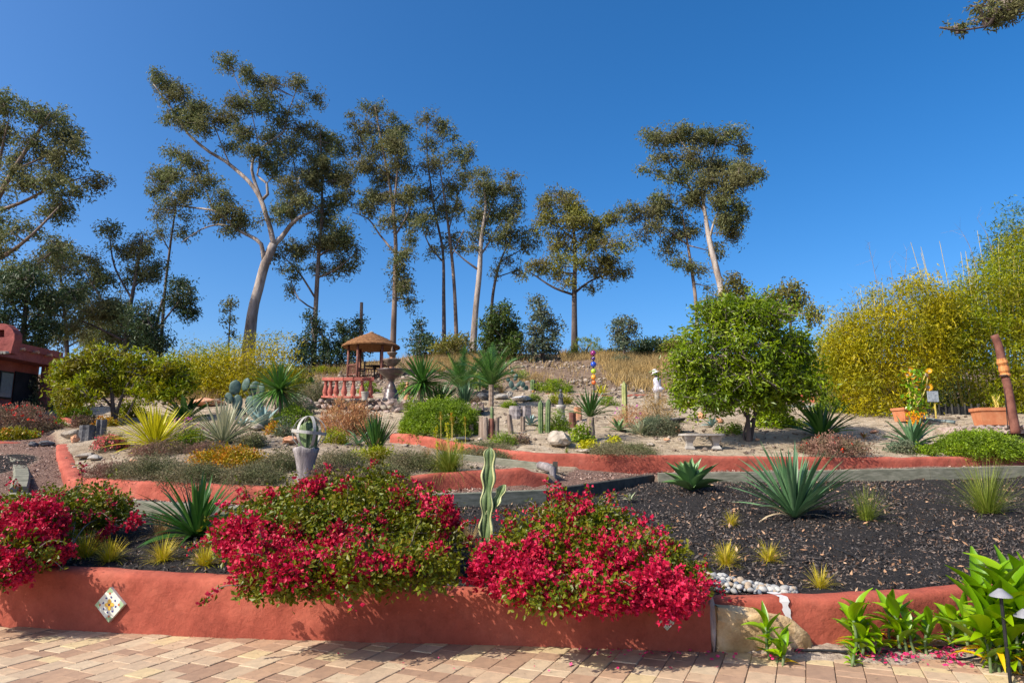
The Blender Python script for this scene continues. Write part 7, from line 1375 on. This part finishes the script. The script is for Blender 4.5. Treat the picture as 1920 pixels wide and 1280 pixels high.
def drygrass(name, boxes, n, h, mat='grass_dry', w=.02):
    mb = MB(); V = []; rr = []
    tot = sum(b[4] for b in boxes)
    for (x0, x1, y0, y1, wt) in boxes:
        k = int(n * wt / tot); x = x0 + (x1 - x0) * rg.rand(k); y = y0 + (y1 - y0) * rg.rand(k); m = vnoise(x, y, .6, 33) + .35 * rg.randn(k) > -.05; x, y = x[m], y[m]; z = TZ(x, y); k = len(x)
        hh = h * rg.uniform(.4, 1.2, k); a = rg.rand(k) * 6.28; dx = rg.randn(k) * .35 * hh; dy = rg.randn(k) * .35 * hh; ww = w * rg.uniform(.6, 1.4, k)
        p = np.stack([x, y, z - .02], 1); s_ = np.stack([np.cos(a), np.sin(a), 0 * a], 1) * ww[:, None]; V.append(np.stack([p - s_, p + s_, p + np.stack([dx, dy, hh], 1)], 1).reshape(-1, 3)); rr.append(np.repeat(rg.rand(k), 3))
    V = np.concatenate(V); mb.add(V, tris=np.arange(len(V)).reshape(-1, 3), rnd=np.concatenate(rr)); o = mb.build(name, M[mat]); o['kind'] = 'stuff'
X_ = lambda u, Y: P(u, 700, Y).x
drygrass('dry_grass', [(X_(1130, 36), X_(1300, 36), 33, 41, 3.0), (X_(1050, 41), X_(1260, 41), 39, 43, 2.2), (X_(800, 39), X_(900, 39), 35.5, 42, 3.0), (X_(560, 40), X_(1000, 40), 39, 43.5, 1.2), (X_(300, 36), X_(620, 36), 33, 42, .8), (X_(1150, 30), X_(1250, 30), 28, 34, .6), (X_(900, 33), X_(1250, 33), 29, 38, .35), (X_(350, 27), X_(430, 27), 25.5, 28, .5)], 52000, .48, w=.018)
# ------------------------------------------------------------------ fill-in planting of the crowded left and middle beds
for k, a in enumerate([
 ('shrub', 'dark green low shrub between the golden yucca and the striped yucca', 352, 838, 26, 14, 'midleaf', .05, .4, 1.0),
 ('shrub', 'olive shrub at the right foot of the striped yucca', 470, 838, 24, 14, 'heather', .05, .4, 1.3),
 ('shrub', 'grey green shrub behind the vivid orange succulent', 560, 776, 30, 16, 'greyleaf', .07, .4, 1.0),
 ('shrub', 'small yellow and green shrub right of the cactus sphere', 628, 832, 22, 14, 'yellowgreen', .06, .4, .9),
 ('shrub', 'olive green shrub spreading behind the blue green upright leaves', 905, 728, 30, 18, 'bushgreen', .08, .3, .9),
 ('shrub', 'red leaved small shrub under the young palm', 885, 756, 16, 9, 'purpleheather', .06, .4, 1.0),
 ('shrub', 'red leaved small shrub left of the young palm shrub', 868, 760, 14, 8, 'grass_red', .07, .3, 1.2),
 ('shrub', 'tiny green shrub on the sand right of the young palm', 955, 764, 14, 6, 'midleaf', .06, .4, 1.0),
 ('shrub', 'green yellow shrub behind the twin column cacti', 1052, 756, 20, 9, 'yellowgreen', .07, .4, 1.0),
 ('shrub', 'low green plant left of the twin column cacti', 1000, 752, 12, 6, 'bushgreen', .06, .4, 1.0),
 ('shrub', 'small olive plant between the orb pole and the ribbed cactus', 1140, 760, 16, 8, 'bushgreen', .07, .3, .9),
 ('shrub', 'dry brown grassy shrub on the slope above the far red wall', 1005, 716, 22, 8, 'grass_dry', .09, .2, 1.0),
 ('shrub', 'grey twiggy shrub on the hillside in the dry grass', 1166, 682, 22, 9, 'greyleaf', .10, .25, .8),
 ('shrub', 'low yellow green shrub at the slope edge left of the balustrade', 612, 700, 26, 7, 'yellowgreen', .10, .3, .9),
 ('shrub', 'green shrub against the left side of the balustrade terrace', 540, 748, 26, 18, 'yellowgreen', .09, .35, .9),
 ('shrub', 'dusty green shrub by the path under the flowered shrub', 112, 800, 12, 6, 'bushgreen', .06, .4, .9),
 ('shrub', 'orange brown low shrub between the left tree trunks', 200, 800, 20, 9, 'orangeleaf', .07, .4, .9),
 ('shrub', 'green leafy shrub behind the bench at the tree shadow', 1372, 812, 22, 8, 'bushgreen', .06, .4, .8),
 ('shrub', 'small dark succulent on the sand beside the leafy shrub', 1505, 800, 16, 5, 'midleaf', .06, .4, .9),
 ('shrub', 'pale grey mat between the round green shrub and golden bamboo', 1602, 768, 26, 6, 'heather', .07, .3, 1.0)]):
    bush('shrub' if False else 'low_shrub', a[1], *a[2:10], seed=200 + k)
rosette('agave', 'pale upright narrow leaved agave rising in front of the prickly pear', 482, 776, 58, 'greyyucca', 16, .10, (.0, .15), (55, 86), 'agave', 5, seed=61)
rosette('sword_plant', 'thin pale sword plant standing on the mound in front of the dark thicket', 548, 760, 34, 'yucca', 26, .08, (.0, .2), (20, 85), seed=62, parts=False)
rosette('small_yucca', 'yellow green small yucca right of the orb pole foot', 1128, 740, 26, 'goldyucca', 24, .09, (.0, .2), (15, 85), seed=63, parts=False)
rosette('small_agave', 'tiny blue agave beside the white flat stone near the wall', 1128, 846, 12, 'blueagave', 14, .18, (.1, .3), (15, 75), 'agave', 4, parts=False, seed=64)
tuft('small grass clump at the wall edge beside the pale boulder', 1062, 848, 12, 'grass_g', 90, .9, .03, .4, seed=65)
tuft('reddish dry grass behind the yellow flower spikes', 800, 858, 26, 'grass_red', 140, .9, .02, .4, seed=66)
tuft('tan dry grass beside the young palm trunk', 940, 738, 22, 'grass_dry', 140, 1.0, .03, .4, seed=67)
for i, (u, v, r) in enumerate([(1640, 812, .05), (1660, 800, .035), (1250, 826, .04), (1220, 836, .05), (1420, 826, .035), (640, 855, .05), (250, 868, .06), (760, 838, .05)]):
    stonething(['beige stone on the open sand left of the dark strappy plant', 'tiny stone higher on the open sand by the bamboo', 'small stone left of the bench', 'flat stone on the sand below the blue grey shrub', 'small stone on the sand right of the bench', 'tan stone in the heather right of the planter stump', 'tan stone in the heather below the golden yucca', 'stone at the base of the middle red wall tip'][i], u, v, r * 140, r * 70, 'rock' if i % 2 else 'redrock', 90 + i, rz=i)
